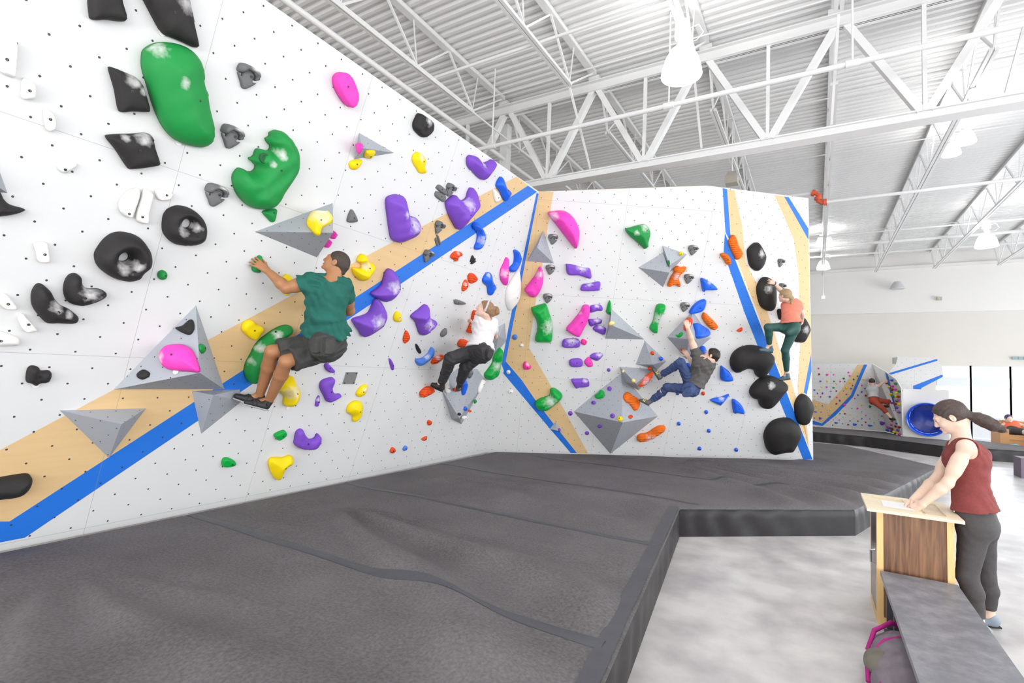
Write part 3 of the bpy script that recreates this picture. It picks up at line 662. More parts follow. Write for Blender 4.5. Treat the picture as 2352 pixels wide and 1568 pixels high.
def volume(pl, base, apexes, label, group, faces=None, cr='X', mats=None):
    """grey plywood pyramid. base: pixel points on the panel; apexes: (x, y, height in metres)"""
    Bp = [pl.hit(*px(cr, q)) for q in base]; Ap = [pl.hit(*px(cr, (q[0], q[1])), q[2]) for q in apexes]
    P = Bp+Ap; n = len(Bp)
    if faces is None: faces = [(i, (i+1) % n, n) for i in range(n)]
    cen = sum(Bp)/n-pl.n*.05
    V = []; Fs = []; uv = []; planes = []
    for f in faces:
        q = [P[i] for i in f]; nn = nrm(np.cross(q[1]-q[0], q[2]-q[0]))
        if nn@(sum(q)/len(q)-cen) < 0: q = q[::-1]; nn = -nn
        p2 = Plane(q[0], nn); b = len(V); V += q; Fs.append(tuple(range(b, b+len(q)))); uv += [p2.uv(v) for v in q]; planes.append(p2)
    q = [p-pl.n*.001 for p in Bp]; b = len(V); nn = np.cross(q[1]-q[0], q[2]-q[0]); q = q if nn@pl.n < 0 else q[::-1]; V += q; Fs.append(tuple(range(b, b+n))); uv += [(0, 0)]*n
    o = mesh('climbing_volume', V, Fs, M_vol, uv=uv, at=sum(Bp)/n); tag(o, label, 'climbing volume', group); return planes

GV = 'grey pyramid volumes on the climbing walls'
LW = 'left wall'
def GR(color, w_=LW): return '%s holds on the %s' % (color, w_)
def h1(cr, pts, color, H, label, **k):
    c = {'green2': 'green', 'blue2': 'blue', 'orange2': 'orange'}.get(color, color)
    return hold(PL1, cr, pts, color, H, label, GR(c), **k)
h1('A', [(830, -80), (815, 130), (850, 180), (960, 180), (1110, 195), (1140, 160), (1100, 20), (1080, -80)], 'black', .09, 'black wedge hold cut off by the top edge of the picture', p=3, bolt=None)
h1('A', [(1240, -110), (1300, -20), (1450, 260), (1500, 315), (1560, 340), (1660, 380), (1770, 430), (1785, 390), (1740, 170), (1700, -20), (1660, -110)], 'black', .12, 'long black blade hold at the top edge, just above the big green slab hold', chalk=[(1690, 40, 110)], p=2.6, bolt=(1565, 110), tagp=(1462, 295))
h1('A', [(1330, 450), (1430, 392), (1560, 385), (1700, 430), (1800, 520), (1850, 640), (1855, 760), (1885, 850), (1895, 960), (1930, 1110), (1945, 1200), (1920, 1290), (1840, 1330), (1720, 1315), (1600, 1260), (1500, 1150), (1420, 980), (1360, 780), (1315, 620), (1312, 520)], 'green', .2, 'largest hold, a smooth green kidney slab high on the left wall', chalk=[(1440, 420, 110), (1640, 740, 60)], bolt=(1790, 905), tagp=(1612, 1285), lump=.02)
h1('A', [(990, 620), (1020, 608), (1150, 660), (1230, 700), (1290, 780), (1350, 985), (1325, 1010), (1200, 1005), (1110, 1012), (1075, 980), (1040, 800)], 'black', .09, 'black four-cornered hold left of the big green slab, chalky along its upper edge', chalk=[(1200, 720, 90), (1290, 820, 50)], bolt=(1185, 820), p=2.6)
h1('A', [(965, 1240), (1000, 1215), (1200, 1208), (1330, 1200), (1385, 1250), (1400, 1340), (1440, 1460), (1420, 1495), (1200, 1525), (1150, 1500), (1050, 1350)], 'black', .09, 'black four-cornered hold below left of the big green slab, chalk on its top', chalk=[(1300, 1240, 90), (1130, 1240, 45)], bolt=(1255, 1355), p=2.6)
cap_hold(PL1, 570, 176, .165, 'grey arched hold right of the big green slab, uppermost of the lengthwise row', GR('grey arrow'))
cap_hold(PL1, 533, 314, .165, 'grey arched hold between the two big green holds', GR('grey arrow'))
cap_hold(PL1, 497, 448, .165, 'grey arched hold left of the green skull-like hold', GR('grey arrow'))
cap_hold(PL1, 1036, 436, .145, 'grey arched hold beside a pair of small grey bars near the upper plywood stripe', GR('grey arrow'))
cap_hold(PL1, 1010, 522, .145, 'grey arched hold on the plywood stripe between two large purple holds', GR('grey arrow'))
cap_hold(PL1, 984, 588, .145, 'grey arched hold on the upper blue stripe', GR('grey arrow'))
h1('A', [(40, 350), (85, 350), (160, 395), (155, 560), (140, 690), (105, 692), (5, 635), (0, 500), (28, 400)], 'white', .06, 'tall white block hold at the left picture edge, highest white one', bolt=(60, 535), p=4)
h1('A', [(205, 722), (240, 705), (310, 755), (325, 830), (308, 888), (215, 890), (200, 820)], 'white', .07, 'white rounded block hold below right of the tall white block', bolt=(262, 815), p=3)
h1('A', [(400, 985), (465, 1008), (505, 1095), (492, 1165), (440, 1180), (410, 1125)], 'white', .06, 'white half-moon hold, third down the column of white holds', bolt=(450, 1073), p=3)
h1('A', [(515, 1495), (600, 1482), (690, 1468), (690, 1500), (640, 1535), (590, 1560), (550, 1545)], 'white', .035, 'thin white edge hold below the half-moon white hold', bolt=(585, 1525))
h1('B', [(1250, 132), (1255, 200), (1215, 320), (1185, 392), (1120, 370), (1075, 310), (1085, 230), (1140, 160), (1200, 132)], 'white', .05, 'white half-oval plate, left one of a white pair above the black ring holds', bolt=(1160, 355), p=4, rim=.5)
h1('B', [(1300, 132), (1368, 170), (1375, 230), (1345, 340), (1335, 440), (1260, 435), (1225, 400), (1230, 340), (1265, 230)], 'white', .05, 'white long plate, right one of a white pair above the black ring holds', bolt=(1278, 383), p=4, rim=.5)
h1('B', [(1400, 145), (1480, 140), (1545, 170), (1550, 195), (1520, 232), (1430, 230)], 'white', .045, 'small white hold right beside the white plate pair', bolt=(1497, 187), p=4)
h1('B', [(1490, 400), (1515, 345), (1550, 315), (1620, 292), (1720, 310), (1810, 370), (1860, 450), (1868, 530), (1850, 600), (1790, 640), (1690, 652), (1590, 635), (1520, 580), (1485, 510)], 'black', .14, 'smaller black ring hold, upper right one of the two rings', hole=(1690, 450, 44), chalk=[(1650, 500, 70), (1770, 480, 55)], bolt=(1776, 560), rim=.15)
h1('B', [(875, 740), (900, 680), (960, 600), (1040, 545), (1140, 535), (1260, 570), (1340, 650), (1378, 750), (1365, 840), (1300, 900), (1260, 950), (1160, 975), (1050, 950), (950, 890), (890, 820)], 'black', .16, 'larger black ring hold with chalk around its opening', hole=(1130, 755, 44), chalk=[(1120, 830, 80), (1230, 830, 60)], bolt=(1205, 875), rim=.15)
h1('B', [(585, 1040), (600, 970), (640, 915), (700, 905), (740, 940), (750, 1000), (800, 1040), (900, 1042), (960, 1070), (955, 1105), (880, 1150), (750, 1188), (650, 1170), (610, 1140), (590, 1090)], 'black', .11, 'black curved bean hold, upper right of the two beans left of the triangle volume', chalk=[(820, 1070, 90)], bolt=(760, 1110))
h1('B', [(295, 1150), (300, 1070), (340, 1005), (390, 1000), (460, 1060), (500, 1130), (560, 1190), (640, 1230), (710, 1290), (700, 1330), (650, 1348), (500, 1345), (420, 1340), (350, 1270), (310, 1210)], 'black', .11, 'black curved bean hold, lower left of the two beans', chalk=[(520, 1190, 70), (620, 1260, 40)], bolt=(522, 1237))
h1('B', [(-80, 160), (0, 160), (40, 230), (100, 280), (220, 315), (225, 330), (150, 360), (40, 378), (-80, 370)], 'black', .08, 'black pointed hold cut by the left picture edge, below a grey volume tip', bolt=(40, 308))
volume(PL1, [(-50, 330), (-4, 385), (17, 443), (-40, 438)], [(-10, 425, .1)], 'tip of a grey volume cut by the left picture edge', GV)
h1('B', [(310, 622), (400, 610), (430, 650), (445, 770), (430, 792), (350, 785), (325, 700)], 'white', .045, 'white rectangular block hold left of the larger black ring', bolt=(400, 720), p=4, rim=.6)
h1('B', [(0, 1090), (40, 1075), (90, 1110), (150, 1190), (140, 1215), (60, 1215), (20, 1190), (-10, 1150)], 'white', .045, 'white tilted block hold near the left edge, left of the lower black bean', bolt=(72, 1167), p=4)
h1('B', [(165, 1300), (200, 1260), (230, 1275), (330, 1390), (310, 1410), (240, 1420), (200, 1380)], 'white', .045, 'white tilted block hold just below left of the lower black bean', bolt=(255, 1350), p=4)
h1('B', [(-60, 1418), (10, 1420), (100, 1450), (170, 1480), (180, 1520), (150, 1545), (-60, 1540)], 'white', .07, 'large white hold cut by the left edge, lowest white one', bolt=(5, 1497))
h1('B', [(1467+43*math.cos(a), 910+43*math.sin(a)) for a in np.linspace(0, 6.28, 9)[:-1]], 'green', .05, 'small round green hold right of the larger black ring', bolt=(1487, 912))
h1('C', [(200, 160), (230, 130), (280, 140), (300, 165), (360, 165), (375, 200), (350, 245), (290, 255), (260, 272), (230, 255), (192, 240)], 'black', .06, 'small knotty black hold at lower left, alone on white', bolt=(290, 205), tagp=(258, 265), lump=.2)
h1('C', [(-90, 975), (0, 950), (180, 920), (228, 930), (236, 970), (200, 1030), (130, 1070), (0, 1090), (-90, 1100)], 'black', .12, 'black log-shaped hold on the plywood stripe at the lower left edge', bolt=None)
fl = volume(PL1, [(450, 701), (516, 894), (261, 894)], [(459, 856, .42)], 'largest grey triangular volume of the left wall, carrying a pink hold', GV)
FA, FB = fl[2], fl[0]
for f in fl: pass
volume(PL1, [(137, 942), (336, 937), (250, 1052)], [(279, 974, .24)], 'grey triangular volume pointing down at lower left, on plywood and blue', GV)
volume(PL1, [(440, 897), (551, 894), (557, 920), (462, 996)], [(490, 907, .15)], 'grey volume under the right corner of the largest triangular one, at the man\'s feet', GV)
hold(FA, 'X', [(363, 820), (374, 798), (392, 790), (415, 789), (434, 798), (447, 822), (453, 850), (430, 850), (400, 848), (375, 842)], 'pink', .11, 'bright pink shell hold on the largest grey triangular volume', GR('pink'), bolt=(397, 816), chalk=[(368, 820, 14)], tagp=(403, 853))
hold(FA, 'B', [(1575, 1380), (1640, 1360), (1700, 1310), (1730, 1310), (1742, 1370), (1725, 1420), (1690, 1440), (1620, 1415)], 'black', .045, 'small black hold near the top of the largest grey triangular volume', GR('black'))
hold(FA, 'C', [(985, 180), (1030, 150), (1075, 175), (1060, 205), (1020, 222), (987, 207)], 'black', .03, 'tiny black hold at the left of the largest grey triangular volume', GR('black'))
hold(FB, 'X', [(460, 792), (465, 789), (471, 797), (471, 808), (466, 811), (461, 803)], 'green', .03, 'tiny green hold on the right face of the largest grey triangular volume', GR('green'))
h1('D', [(1052, 330), (1062, 290), (1100, 262), (1150, 265), (1200, 320), (1240, 430), (1245, 510), (1210, 575), (1160, 550), (1100, 470), (1062, 390)], 'pink', .1, 'pink teardrop hold high near the top edge of the left wall', bolt=(1162, 387), p=5, rim=.6, tagp=(1163, 560))
h1('D', [(500, 810), (560, 785), (620, 810), (680, 880), (720, 960), (732, 1040), (725, 1130), (690, 1210), (610, 1330), (550, 1430), (500, 1480), (420, 1498), (320, 1480), (230, 1400), (180, 1310), (165, 1220), (180, 1170), (220, 1128), (250, 1135), (290, 1160), (345, 1160), (375, 1115), (350, 1080), (320, 1055), (308, 1037), (350, 1025), (368, 985), (385, 952), (430, 960), (490, 970), (508, 930), (480, 900), (462, 860), (498, 845)], 'green', .19, 'big green hold with scooped notches like a skull, left wall', bolt=(553, 1137), chalk=[(480, 1080, 40), (480, 960, 25), (570, 1000, 60)], pocket=(430, 1035, 46), n=90, w=.1)
h1('E', [(410, 150), (450, 125), (530, 118), (530, 170), (515, 225), (490, 238), (460, 210)], 'green', .06, 'small green triangular hold directly under the skull-like green hold', bolt=(507, 153))
v4 = volume(PL1, [(825, 305), (905, 351), (813, 366)], [(832, 340, .16)], 'small grey triangular volume high on the left wall', GV)
hold(v4[2], 'D', [(1245, 905), (1270, 890), (1295, 905), (1295, 935), (1275, 980), (1255, 990), (1247, 950)], 'pink', .03, 'small pink drop hold on the small high grey volume', GR('pink'), bolt=None)
hold(v4[1], 'D', [(1325, 1010), (1345, 975), (1420, 975), (1410, 1005), (1375, 1035), (1335, 1030)], 'yellow', .04, 'small yellow hold on the small high grey volume', GR('yellow'))
h1('D', [(1188, 1090), (1210, 1055), (1295, 1045), (1298, 1080), (1260, 1130), (1210, 1132)], 'yellow', .045, 'small yellow hold just below the small high grey volume', bolt=(1252, 1087))
h1('D', [(1760, 1040), (1770, 1000), (1805, 978), (1850, 1000), (1880, 1060), (1870, 1110), (1885, 1160), (1830, 1168), (1800, 1130), (1770, 1080)], 'yellow', .06, 'yellow lens-shaped hold right of the small high grey volume', chalk=[(1850, 1010, 60)], bolt=(1853, 1062))
h1('D', [(1770, 720), (1790, 670), (1820, 628), (1880, 660), (1935, 710), (1935, 780), (1900, 825), (1850, 845), (1780, 780)], 'black', .08, 'black rock-like hold close to the top edge of the left wall', chalk=[(1900, 700, 60)], tagp=(1898, 830), lump=.25, p=3)
h1('D', [(1980, 1278), (2010, 1275), (2060, 1325), (2055, 1365), (1980, 1315)], 'grey', .035, 'upper one of a pair of small grey bars next to an arched hold', p=3)
h1('D', [(1960, 1345), (1980, 1330), (2050, 1370), (2040, 1420), (2020, 1422), (1965, 1380)], 'grey', .035, 'lower one of a pair of small grey bars next to an arched hold', p=3)
h1('X', [(1078, 365), (1085, 357), (1100, 362), (1112, 375), (1125, 372), (1135, 367), (1141, 376), (1136, 388), (1115, 414), (1092, 397), (1080, 383)], 'purple', .14, 'purple heart-shaped hold, highest purple one on the left wall', chalk=[(1115, 376, 12)], bolt=(1121, 384), tagp=(1082, 392))
h1('E', [(1550, 50), (1580, 10), (1650, -5), (1695, 20), (1715, 100), (1740, 190), (1790, 195), (1825, 240), (1828, 300), (1800, 360), (1720, 405), (1650, 425), (1600, 400), (1580, 320), (1560, 170)], 'purple', .2, 'large purple boot-shaped hold above the plywood stripe', chalk=[(1770, 250, 90), (1680, 160, 40)], bolt=(1748, 260), w=.13)
h1('G', [(945, 470), (960, 430), (1040, 362), (1080, 400), (1130, 432), (1190, 400), (1215, 320), (1250, 272), (1290, 330), (1315, 430), (1300, 530), (1230, 620), (1130, 740), (1080, 775), (1030, 700), (980, 600)], 'purple', .18, 'large purple horned hold on the upper plywood stripe', chalk=[(1200, 460, 90)], w=.13)
h1('E', [(1405, 880), (1450, 850), (1500, 800), (1530, 700), (1570, 662), (1620, 710), (1650, 790), (1640, 860), (1590, 930), (1525, 958), (1460, 930), (1415, 905)], 'purple', .16, 'purple boomerang hold on the blue stripe right of the man\'s back', chalk=[(1590, 820, 70)], bolt=(1628, 835), w=.12)
h1('E', [(1243, 1115), (1370, 1070), (1410, 1000), (1440, 935), (1490, 970), (1530, 1060), (1520, 1120), (1480, 1190), (1340, 1275), (1290, 1220), (1250, 1160)], 'purple', .16, 'purple boomerang hold just below the blue stripe, right of the man\'s waist', chalk=[(1440, 1140, 70)], bolt=(1478, 1165), w=.12)
h1('E', [(1762, 1090), (1830, 1030), (1895, 983), (1910, 1060), (1922, 1100), (1978, 1137), (1940, 1190), (1855, 1260), (1820, 1200), (1800, 1140)], 'purple', .15, 'purple pointed star-like hold between the two climbers on the left wall', chalk=[(1900, 1150, 60)], w=.09)
h1('E', [(1272, 580), (1300, 535), (1330, 530), (1355, 560), (1362, 590), (1415, 620), (1410, 670), (1380, 720), (1345, 760), (1300, 765), (1250, 720), (1230, 665), (1240, 650), (1300, 655), (1312, 620), (1280, 600)], 'yellow', .12, 'yellow crescent hold on the plywood stripe right of the man\'s head', chalk=[(1340, 630, 50)], bolt=(1370, 650), w=.08)
v5 = volume(PL1, [(585, 532), (764, 466), (728, 591)], [(765, 534, .42)], 'wide grey triangular volume right above the man in the green shirt', GV)
hold(v5[0], 'E', [(800, 230), (815, 180), (850, 148), (950, 152), (1000, 140), (1035, 180), (1010, 210), (940, 250), (920, 310), (880, 315), (830, 270)], 'yellow', .11, 'yellow jug hold on top of the wide grey volume', GR('yellow'), chalk=[(940, 170, 80)], bolt=(928, 197))
h1('X', [(762, 545), (769, 531), (772, 540), (766, 549)], 'pink', .07, 'sliver of a pink hold at the upper right of the wide grey volume', bolt=None)
h1('X', [(747, 566), (757, 551), (760, 556), (753, 568)], 'pink', .07, 'sliver of a pink hold at the lower right of the wide grey volume', bolt=None)
h1('E', [(1175, 235), (1180, 180), (1210, 122), (1240, 160), (1262, 220), (1240, 238)], 'grey', .05, 'dark grey triangular hold standing alone right of the wide grey volume')
h1('X', [(652, 640), (659, 632), (667, 633), (673, 643), (670, 660), (663, 677), (657, 678), (653, 660)], 'yellow', .09, 'yellow hold half hidden behind the man\'s raised arm', bolt=None)
h1('E', [(222, 1190), (250, 1135), (310, 1120), (345, 1155), (400, 1175), (412, 1210), (385, 1240), (345, 1290), (300, 1285), (240, 1230)], 'yellow', .07, 'yellow knobbly hold on the plywood stripe left of the man\'s hips', bolt=(326, 1208), p=3)
h1('E', [(315, 650), (330, 610), (370, 545), (400, 545), (400, 600), (390, 680), (360, 692), (325, 680)], 'green', .06, 'green hold gripped by the left hand of the man in the green shirt', bolt=None)
h1('X', [(566, 856), (571, 835), (582, 815), (589, 800), (602, 784), (617, 772), (638, 758), (658, 750), (673, 752), (668, 766), (645, 785), (625, 810), (612, 835), (600, 860), (592, 878), (579, 882), (569, 870)], 'green', .15, 'long curved green hold behind the man\'s knees', chalk=[(600, 800, 12), (575, 830, 14), (640, 770, 12)], bolt=(639, 765), w=.1)
h1('E', [(2140, 975), (2145, 932), (2230, 960), (2220, 978)], 'grey', .04, 'small dark grey wedge hold left above the woman\'s head')
h1('E', [(1588, 1100), (1600, 1055), (1630, 1042), (1660, 1080), (1655, 1130), (1605, 1132)], 'yellow', .05, 'small yellow hold between the purple holds at mid height', chalk=[(1640, 1100, 25)], bolt=(1637, 1093))
h1('E', [(1675, 1270), (1700, 1210), (1732, 1262), (1722, 1300), (1690, 1328), (1675, 1310)], 'orange', .04, 'small orange spearhead hold below left of the purple star-like hold', ridges=.022)
h1('E', [(2010, 1250), (2030, 1210), (2062, 1193), (2060, 1240), (2025, 1270)], 'grey', .05, 'small dark grey drop hold left of the woman\'s waist', bolt=None)
h1('E', [(1785, 1335), (1800, 1338), (1832, 1395), (1820, 1420), (1800, 1400), (1787, 1370)], 'black', .03, 'thin black spike hold above the curved blue hold')
h1('E', [(1790, 1475), (1850, 1460), (1900, 1420), (1930, 1365), (1950, 1385), (1940, 1440), (1890, 1490), (1830, 1530), (1800, 1515)], 'blue2', .07, 'curved blue hold left of the woman\'s knee', chalk=[(1890, 1440, 40)])
h1('E', [(1930, 1490), (1960, 1450), (2030, 1430), (2032, 1460), (1980, 1505), (1935, 1515)], 'orange', .05, 'chalky orange hold between the curved blue hold and the woman\'s knee', chalk=[(1985, 1450, 40)], ridges=.022)
h1('E', [(1545, 1470), (1562, 1470), (1588, 1520), (1585, 1562), (1567, 1560)], 'purple', .035, 'thin purple spike hold, upper of the two spikes')
h1('G', [(975, 1105), (990, 1065), (1040, 1030), (1100, 1045), (1105, 1080), (1060, 1110), (1050, 1150), (1030, 1150), (1010, 1130)], 'orange', .06, 'orange clawed hold under the upper blue stripe', ridges=.022, chalk=[(1060, 1050, 30)])
h1('G', [(1187, 1340), (1205, 1300), (1250, 1300), (1288, 1350), (1270, 1395), (1215, 1418), (1190, 1385)], 'orange', .07, 'ridged orange shell hold, right one of an orange pair', ridges=.02)
h1('G', [(1110, 1470), (1130, 1400), (1160, 1372), (1182, 1430), (1165, 1480), (1120, 1512)], 'orange', .05, 'narrow orange hold, left one of an orange pair', chalk=[(1145, 1430, 30)])
h1('G', [(1202, 1150), (1228, 1078), (1250, 1110), (1268, 1118), (1240, 1145), (1212, 1158)], 'black', .02, 'black cut-out plate hold right of the orange clawed hold', rim=.8)
h1('G', [(1210, 1168), (1262, 1140), (1268, 1150), (1222, 1184)], 'black', .02, 'thin black bar under the black cut-out plate hold', rim=.8, bolt=None)
h1('G', [(780, 890), (800, 868), (818, 952), (802, 962)], 'grey', .03, 'left sliver of a grey pair on the plywood stripe', bolt=None)
h1('G', [(802, 842), (818, 836), (848, 930), (835, 950)], 'grey', .03, 'right sliver of a grey pair on the plywood stripe', bolt=None)
h1('G', [(1245, 720), (1270, 690), (1310, 700), (1360, 770), (1382, 850), (1365, 930), (1320, 1000), (1285, 1015), (1270, 990), (1300, 900), (1300, 810), (1255, 760)], 'blue', .1, 'blue crescent hold hanging from the lower edge of the blue stripe', chalk=[(1345, 890, 60)], w=.05)
h1('G', [(1740, 1030), (1760, 1012), (1795, 1040), (1810, 1110), (1790, 1190), (1730, 1280), (1690, 1270), (1690, 1230), (1740, 1170), (1747, 1080)], 'blue', .09, 'blue crescent hold beside the corner of the two climbing walls', w=.05)
h1('G', [(1655, 1105), (1662, 1200), (1642, 1425), (1610, 1420), (1580, 1350), (1585, 1260), (1620, 1180)], 'pink', .1, 'tall thin pink sickle hold near the corner', chalk=[(1615, 1300, 60)])
h1('G', [(1530, 240), (1580, 140), (1610, 170), (1640, 260), (1690, 310), (1690, 350), (1640, 430), (1610, 400), (1580, 330)], 'blue', .1, 'blue leaf hold on the plywood stripe at the top right of the left wall', bolt=(1660, 303))
h1('G', [(1365, 1380), (1390, 1320), (1432, 1285), (1465, 1310), (1480, 1390), (1520, 1460), (1500, 1500), (1460, 1560), (1430, 1540), (1420, 1460), (1380, 1420)], 'blue', .09, 'blue bent hold above the woman\'s head', chalk=[(1430, 1320, 30)], bolt=(1492, 1447))
h1('G', [(1480, 310), (1500, 285), (1550, 340), (1575, 400), (1540, 440), (1505, 430)], 'white', .04, 'white hold on the plywood stripe next to the blue leaf hold')
h1('X', [(1193, 622), (1197, 645), (1196, 672), (1190, 694), (1180, 707), (1173, 714), (1167, 700), (1165, 685), (1168, 665), (1176, 648), (1185, 633)], 'white', .12, 'large smooth white blade hold overlapping the blue corner stripe', rim=.2)
h1('H', [(1255, 340), (1300, 345), (1310, 400), (1270, 430), (1240, 500), (1250, 590), (1180, 595), (1200, 530), (1230, 450)], 'orange', .1, 'orange bone-shaped hold hugged by the woman in the white shirt', bolt=None)
h1('H', [(1070, 720), (1100, 680), (1170, 690), (1180, 740), (1110, 780), (1070, 760)], 'orange', .08, 'ridged orange hold behind the woman\'s hip', ridges=.02, bolt=None)
h1('H', [(615, 1330), (640, 1290), (700, 1250), (760, 1255), (768, 1300), (700, 1345), (630, 1375)], 'orange', .1, 'orange hold under the woman\'s left foot', ridges=.03, tagp=(630, 1365))
v6 = volume(PL1, [(1014, 893), (1030, 864), (1050, 846), (1096, 847), (1116, 873), (1060, 974), (1037, 962)], [(1055, 960, .2)], 'grey faceted volume under the woman in the white shirt', GV)
F6 = plane3(PL1.hit(1030, 864), PL1.hit(1050, 846), PL1.hit(1055, 960, .2)); F7 = plane3(PL1.hit(1096, 847), PL1.hit(1116, 873), PL1.hit(1055, 960, .2)); F6b = plane3(PL1.hit(1050, 846), PL1.hit(1096, 847), PL1.hit(1055, 960, .2))
def h6(f, *a, **k): hold(f, *a[:4], a[4], GR(a[2]), **k)
h6(F6, 'H', [(905, 1170), (935, 1160), (950, 1200), (965, 1300), (940, 1325), (915, 1300), (905, 1230)], 'white', .05, 'tall white hold at the left of the faceted grey volume')
h6(F7, 'H', [(1385, 1170), (1380, 1200), (1345, 1270), (1310, 1325), (1308, 1260), (1350, 1165)], 'white', .05, 'white blade hold at the right edge of the faceted grey volume')
h6(F6b, 'H', [(1110, 1190), (1135, 1135), (1165, 1190), (1165, 1250), (1135, 1340), (1120, 1330), (1110, 1250)], 'blue', .08, 'upright blue hold in the middle of the faceted grey volume')
h6(F6b, 'H', [(1170, 1070), (1200, 1030), (1235, 1060), (1230, 1100), (1200, 1145), (1175, 1110)], 'grey', .06, 'dark grey hold at the top of the faceted grey volume')
h6(F6b, 'H', [(1015, 1275), (1040, 1258), (1075, 1272), (1062, 1300), (1030, 1302)], 'orange', .07, 'small orange hold under the woman\'s right foot', bolt=None)
def rnd(x, y, r, k=1.): return [(x+r*math.cos(a), y+r*k*math.sin(a)) for a in np.linspace(0, 6.28, 8)[:-1]]
h6(F7, 'H', [(1253, 1405), (1275, 1400), (1278, 1425), (1258, 1448)], 'green', .03, 'tiny green hold low on the faceted grey volume')
h6(F6b, 'H', rnd(1150, 1508, 20, 1.4), 'blue', .03, 'small oval blue hold low on the faceted grey volume')
h6(F6b, 'H', rnd(1200, 1536, 17), 'orange', .03, 'tiny orange hold low on the faceted grey volume')
h6(F6b, 'F', rnd(2178, 592, 13), 'black', .03, 'tiny black hold near the bottom of the faceted grey volume')
h6(F6b, 'F', rnd(2225, 625, 20), 'white', .04, 'small white knob at the bottom tip of the faceted grey volume')
h1('H', [(1395, 1100), (1430, 1050), (1490, 960), (1500, 900), (1540, 810), (1575, 782), (1588, 840), (1560, 950), (1540, 1060), (1500, 1130), (1440, 1165), (1405, 1150)], 'green2', .12, 'long glossy green hold close to the corner, right of the woman', chalk=[(1520, 1000, 60)], w=.06)
volume(PL1, [(1137, 755), (1160, 741), (1163, 783), (1136, 815), (1128, 787)], [(1146, 771, .12)], 'small grey volume behind the woman at the corner stripe', GV)
h1('F', [(555, 375), (580, 300), (640, 265), (690, 265), (715, 330), (748, 395), (735, 460), (690, 515), (650, 530), (610, 510), (615, 440), (575, 400)], 'yellow', .14, 'large yellow hold right of the man\'s ankles, chalky in the middle', chalk=[(670, 390, 80)], bolt=(713, 407), tagp=(635, 535))
h1('F', [(925, 350), (950, 290), (1040, 265), (1050, 300), (1030, 360), (1060, 410), (1108, 412), (1095, 440), (1000, 485), (960, 430)], 'purple', .07, 'flat purple crescent hold left of the metal plate', bolt=(1020, 390), p=3)
h1('F', [(880, 515), (890, 460), (910, 425), (922, 440), (920, 480), (905, 522)], 'purple', .035, 'thin purple spike hold, lower of the two spikes', chalk=[(908, 460, 20)])
h1('F', [(965, 160), (985, 130), (1020, 160), (1052, 200), (1030, 220), (985, 200)], 'purple', .05, 'small purple half-moon hold under the man\'s shorts', p=3)
h1('F', [(1255, 400), (1290, 350), (1340, 325), (1350, 360), (1330, 410), (1290, 438), (1262, 430)], 'yellow', .06, 'yellow oval hold, upper one of a yellow pair at lower centre', chalk=[(1330, 370, 30)], bolt=(1312, 390))
h1('F', [(1175, 575), (1190, 515), (1240, 480), (1295, 485), (1312, 540), (1295, 610), (1245, 662), (1225, 650), (1220, 610)], 'yellow', .09, 'yellow tooth-shaped hold, lower one of a yellow pair at lower centre', bolt=(1280, 567))
h1('F', [(515, 775), (600, 738), (618, 780), (560, 825), (530, 815)], 'green2', .05, 'small bright green hold left of the open purple crescent', bolt=(585, 790), p=3)
h1('F', [(50, 1000), (95, 985), (160, 1020), (145, 1055), (50, 1065)], 'green2', .05, 'small bright green hold, lowest green one above the mat', bolt=(128, 1042), p=3)
h1('F', [(700, 820), (720, 750), (765, 730), (785, 770), (830, 820), (880, 810), (905, 770), (928, 800), (920, 850), (870, 905), (760, 905), (700, 870)], 'purple', .08, 'purple crescent hold opening upwards, lowest purple one', bolt=(810, 855), p=3)
h1('F', [(468, 1040), (490, 995), (550, 988), (600, 990), (660, 970), (688, 1000), (675, 1050), (620, 1085), (570, 1180), (530, 1180), (490, 1120)], 'yellow', .1, 'yellow triangular hold lowest on the left wall just above the mat', bolt=(605, 1075))
h1('F', [(1890, 670), (1905, 645), (1932, 665), (1905, 695)], 'orange', .04, 'tiny orange hold below the woman\'s foot, upper of two')
h1('F', [(1835, 815), (1885, 790), (1880, 820), (1860, 832)], 'orange', .03, 'tiny orange hold below the woman\'s foot, lower of two')
h1('F', [(1555, 930), (1575, 890), (1605, 915), (1580, 945)], 'orange', .04, 'tiny orange hold left of the tiny blue one near the mat')
h1('F', [(1670, 900), (1690, 875), (1710, 890), (1700, 915), (1675, 922)], 'blue2', .03, 'tiny blue hold low on the left wall, alone among orange ones')
# bolted metal plate
pts = [PL1.hit(*px('F', q), .012) for q in ((1160, 215), (1262, 215), (1230, 320), (1128, 320))]
root = empty('wall_plate', sum(pts)/4-PL1.n*.012); tag(root, 'flat grey metal plate screwed to the left wall below the man', 'metal plate')
M_plate = mat('galvanised_plate', (.38, .38, .38), .4, .6, noise=.15, nscale=20)
m = MB(); m.prism(pts, -PL1.n*.012); m.build('plate', M_plate, root)
c0 = sum(pts)/4
for q in pts: u = PL1.uv(c0+(q-c0)*.8); add_bolt(PL1, u, .018, root, .006, 'screw')

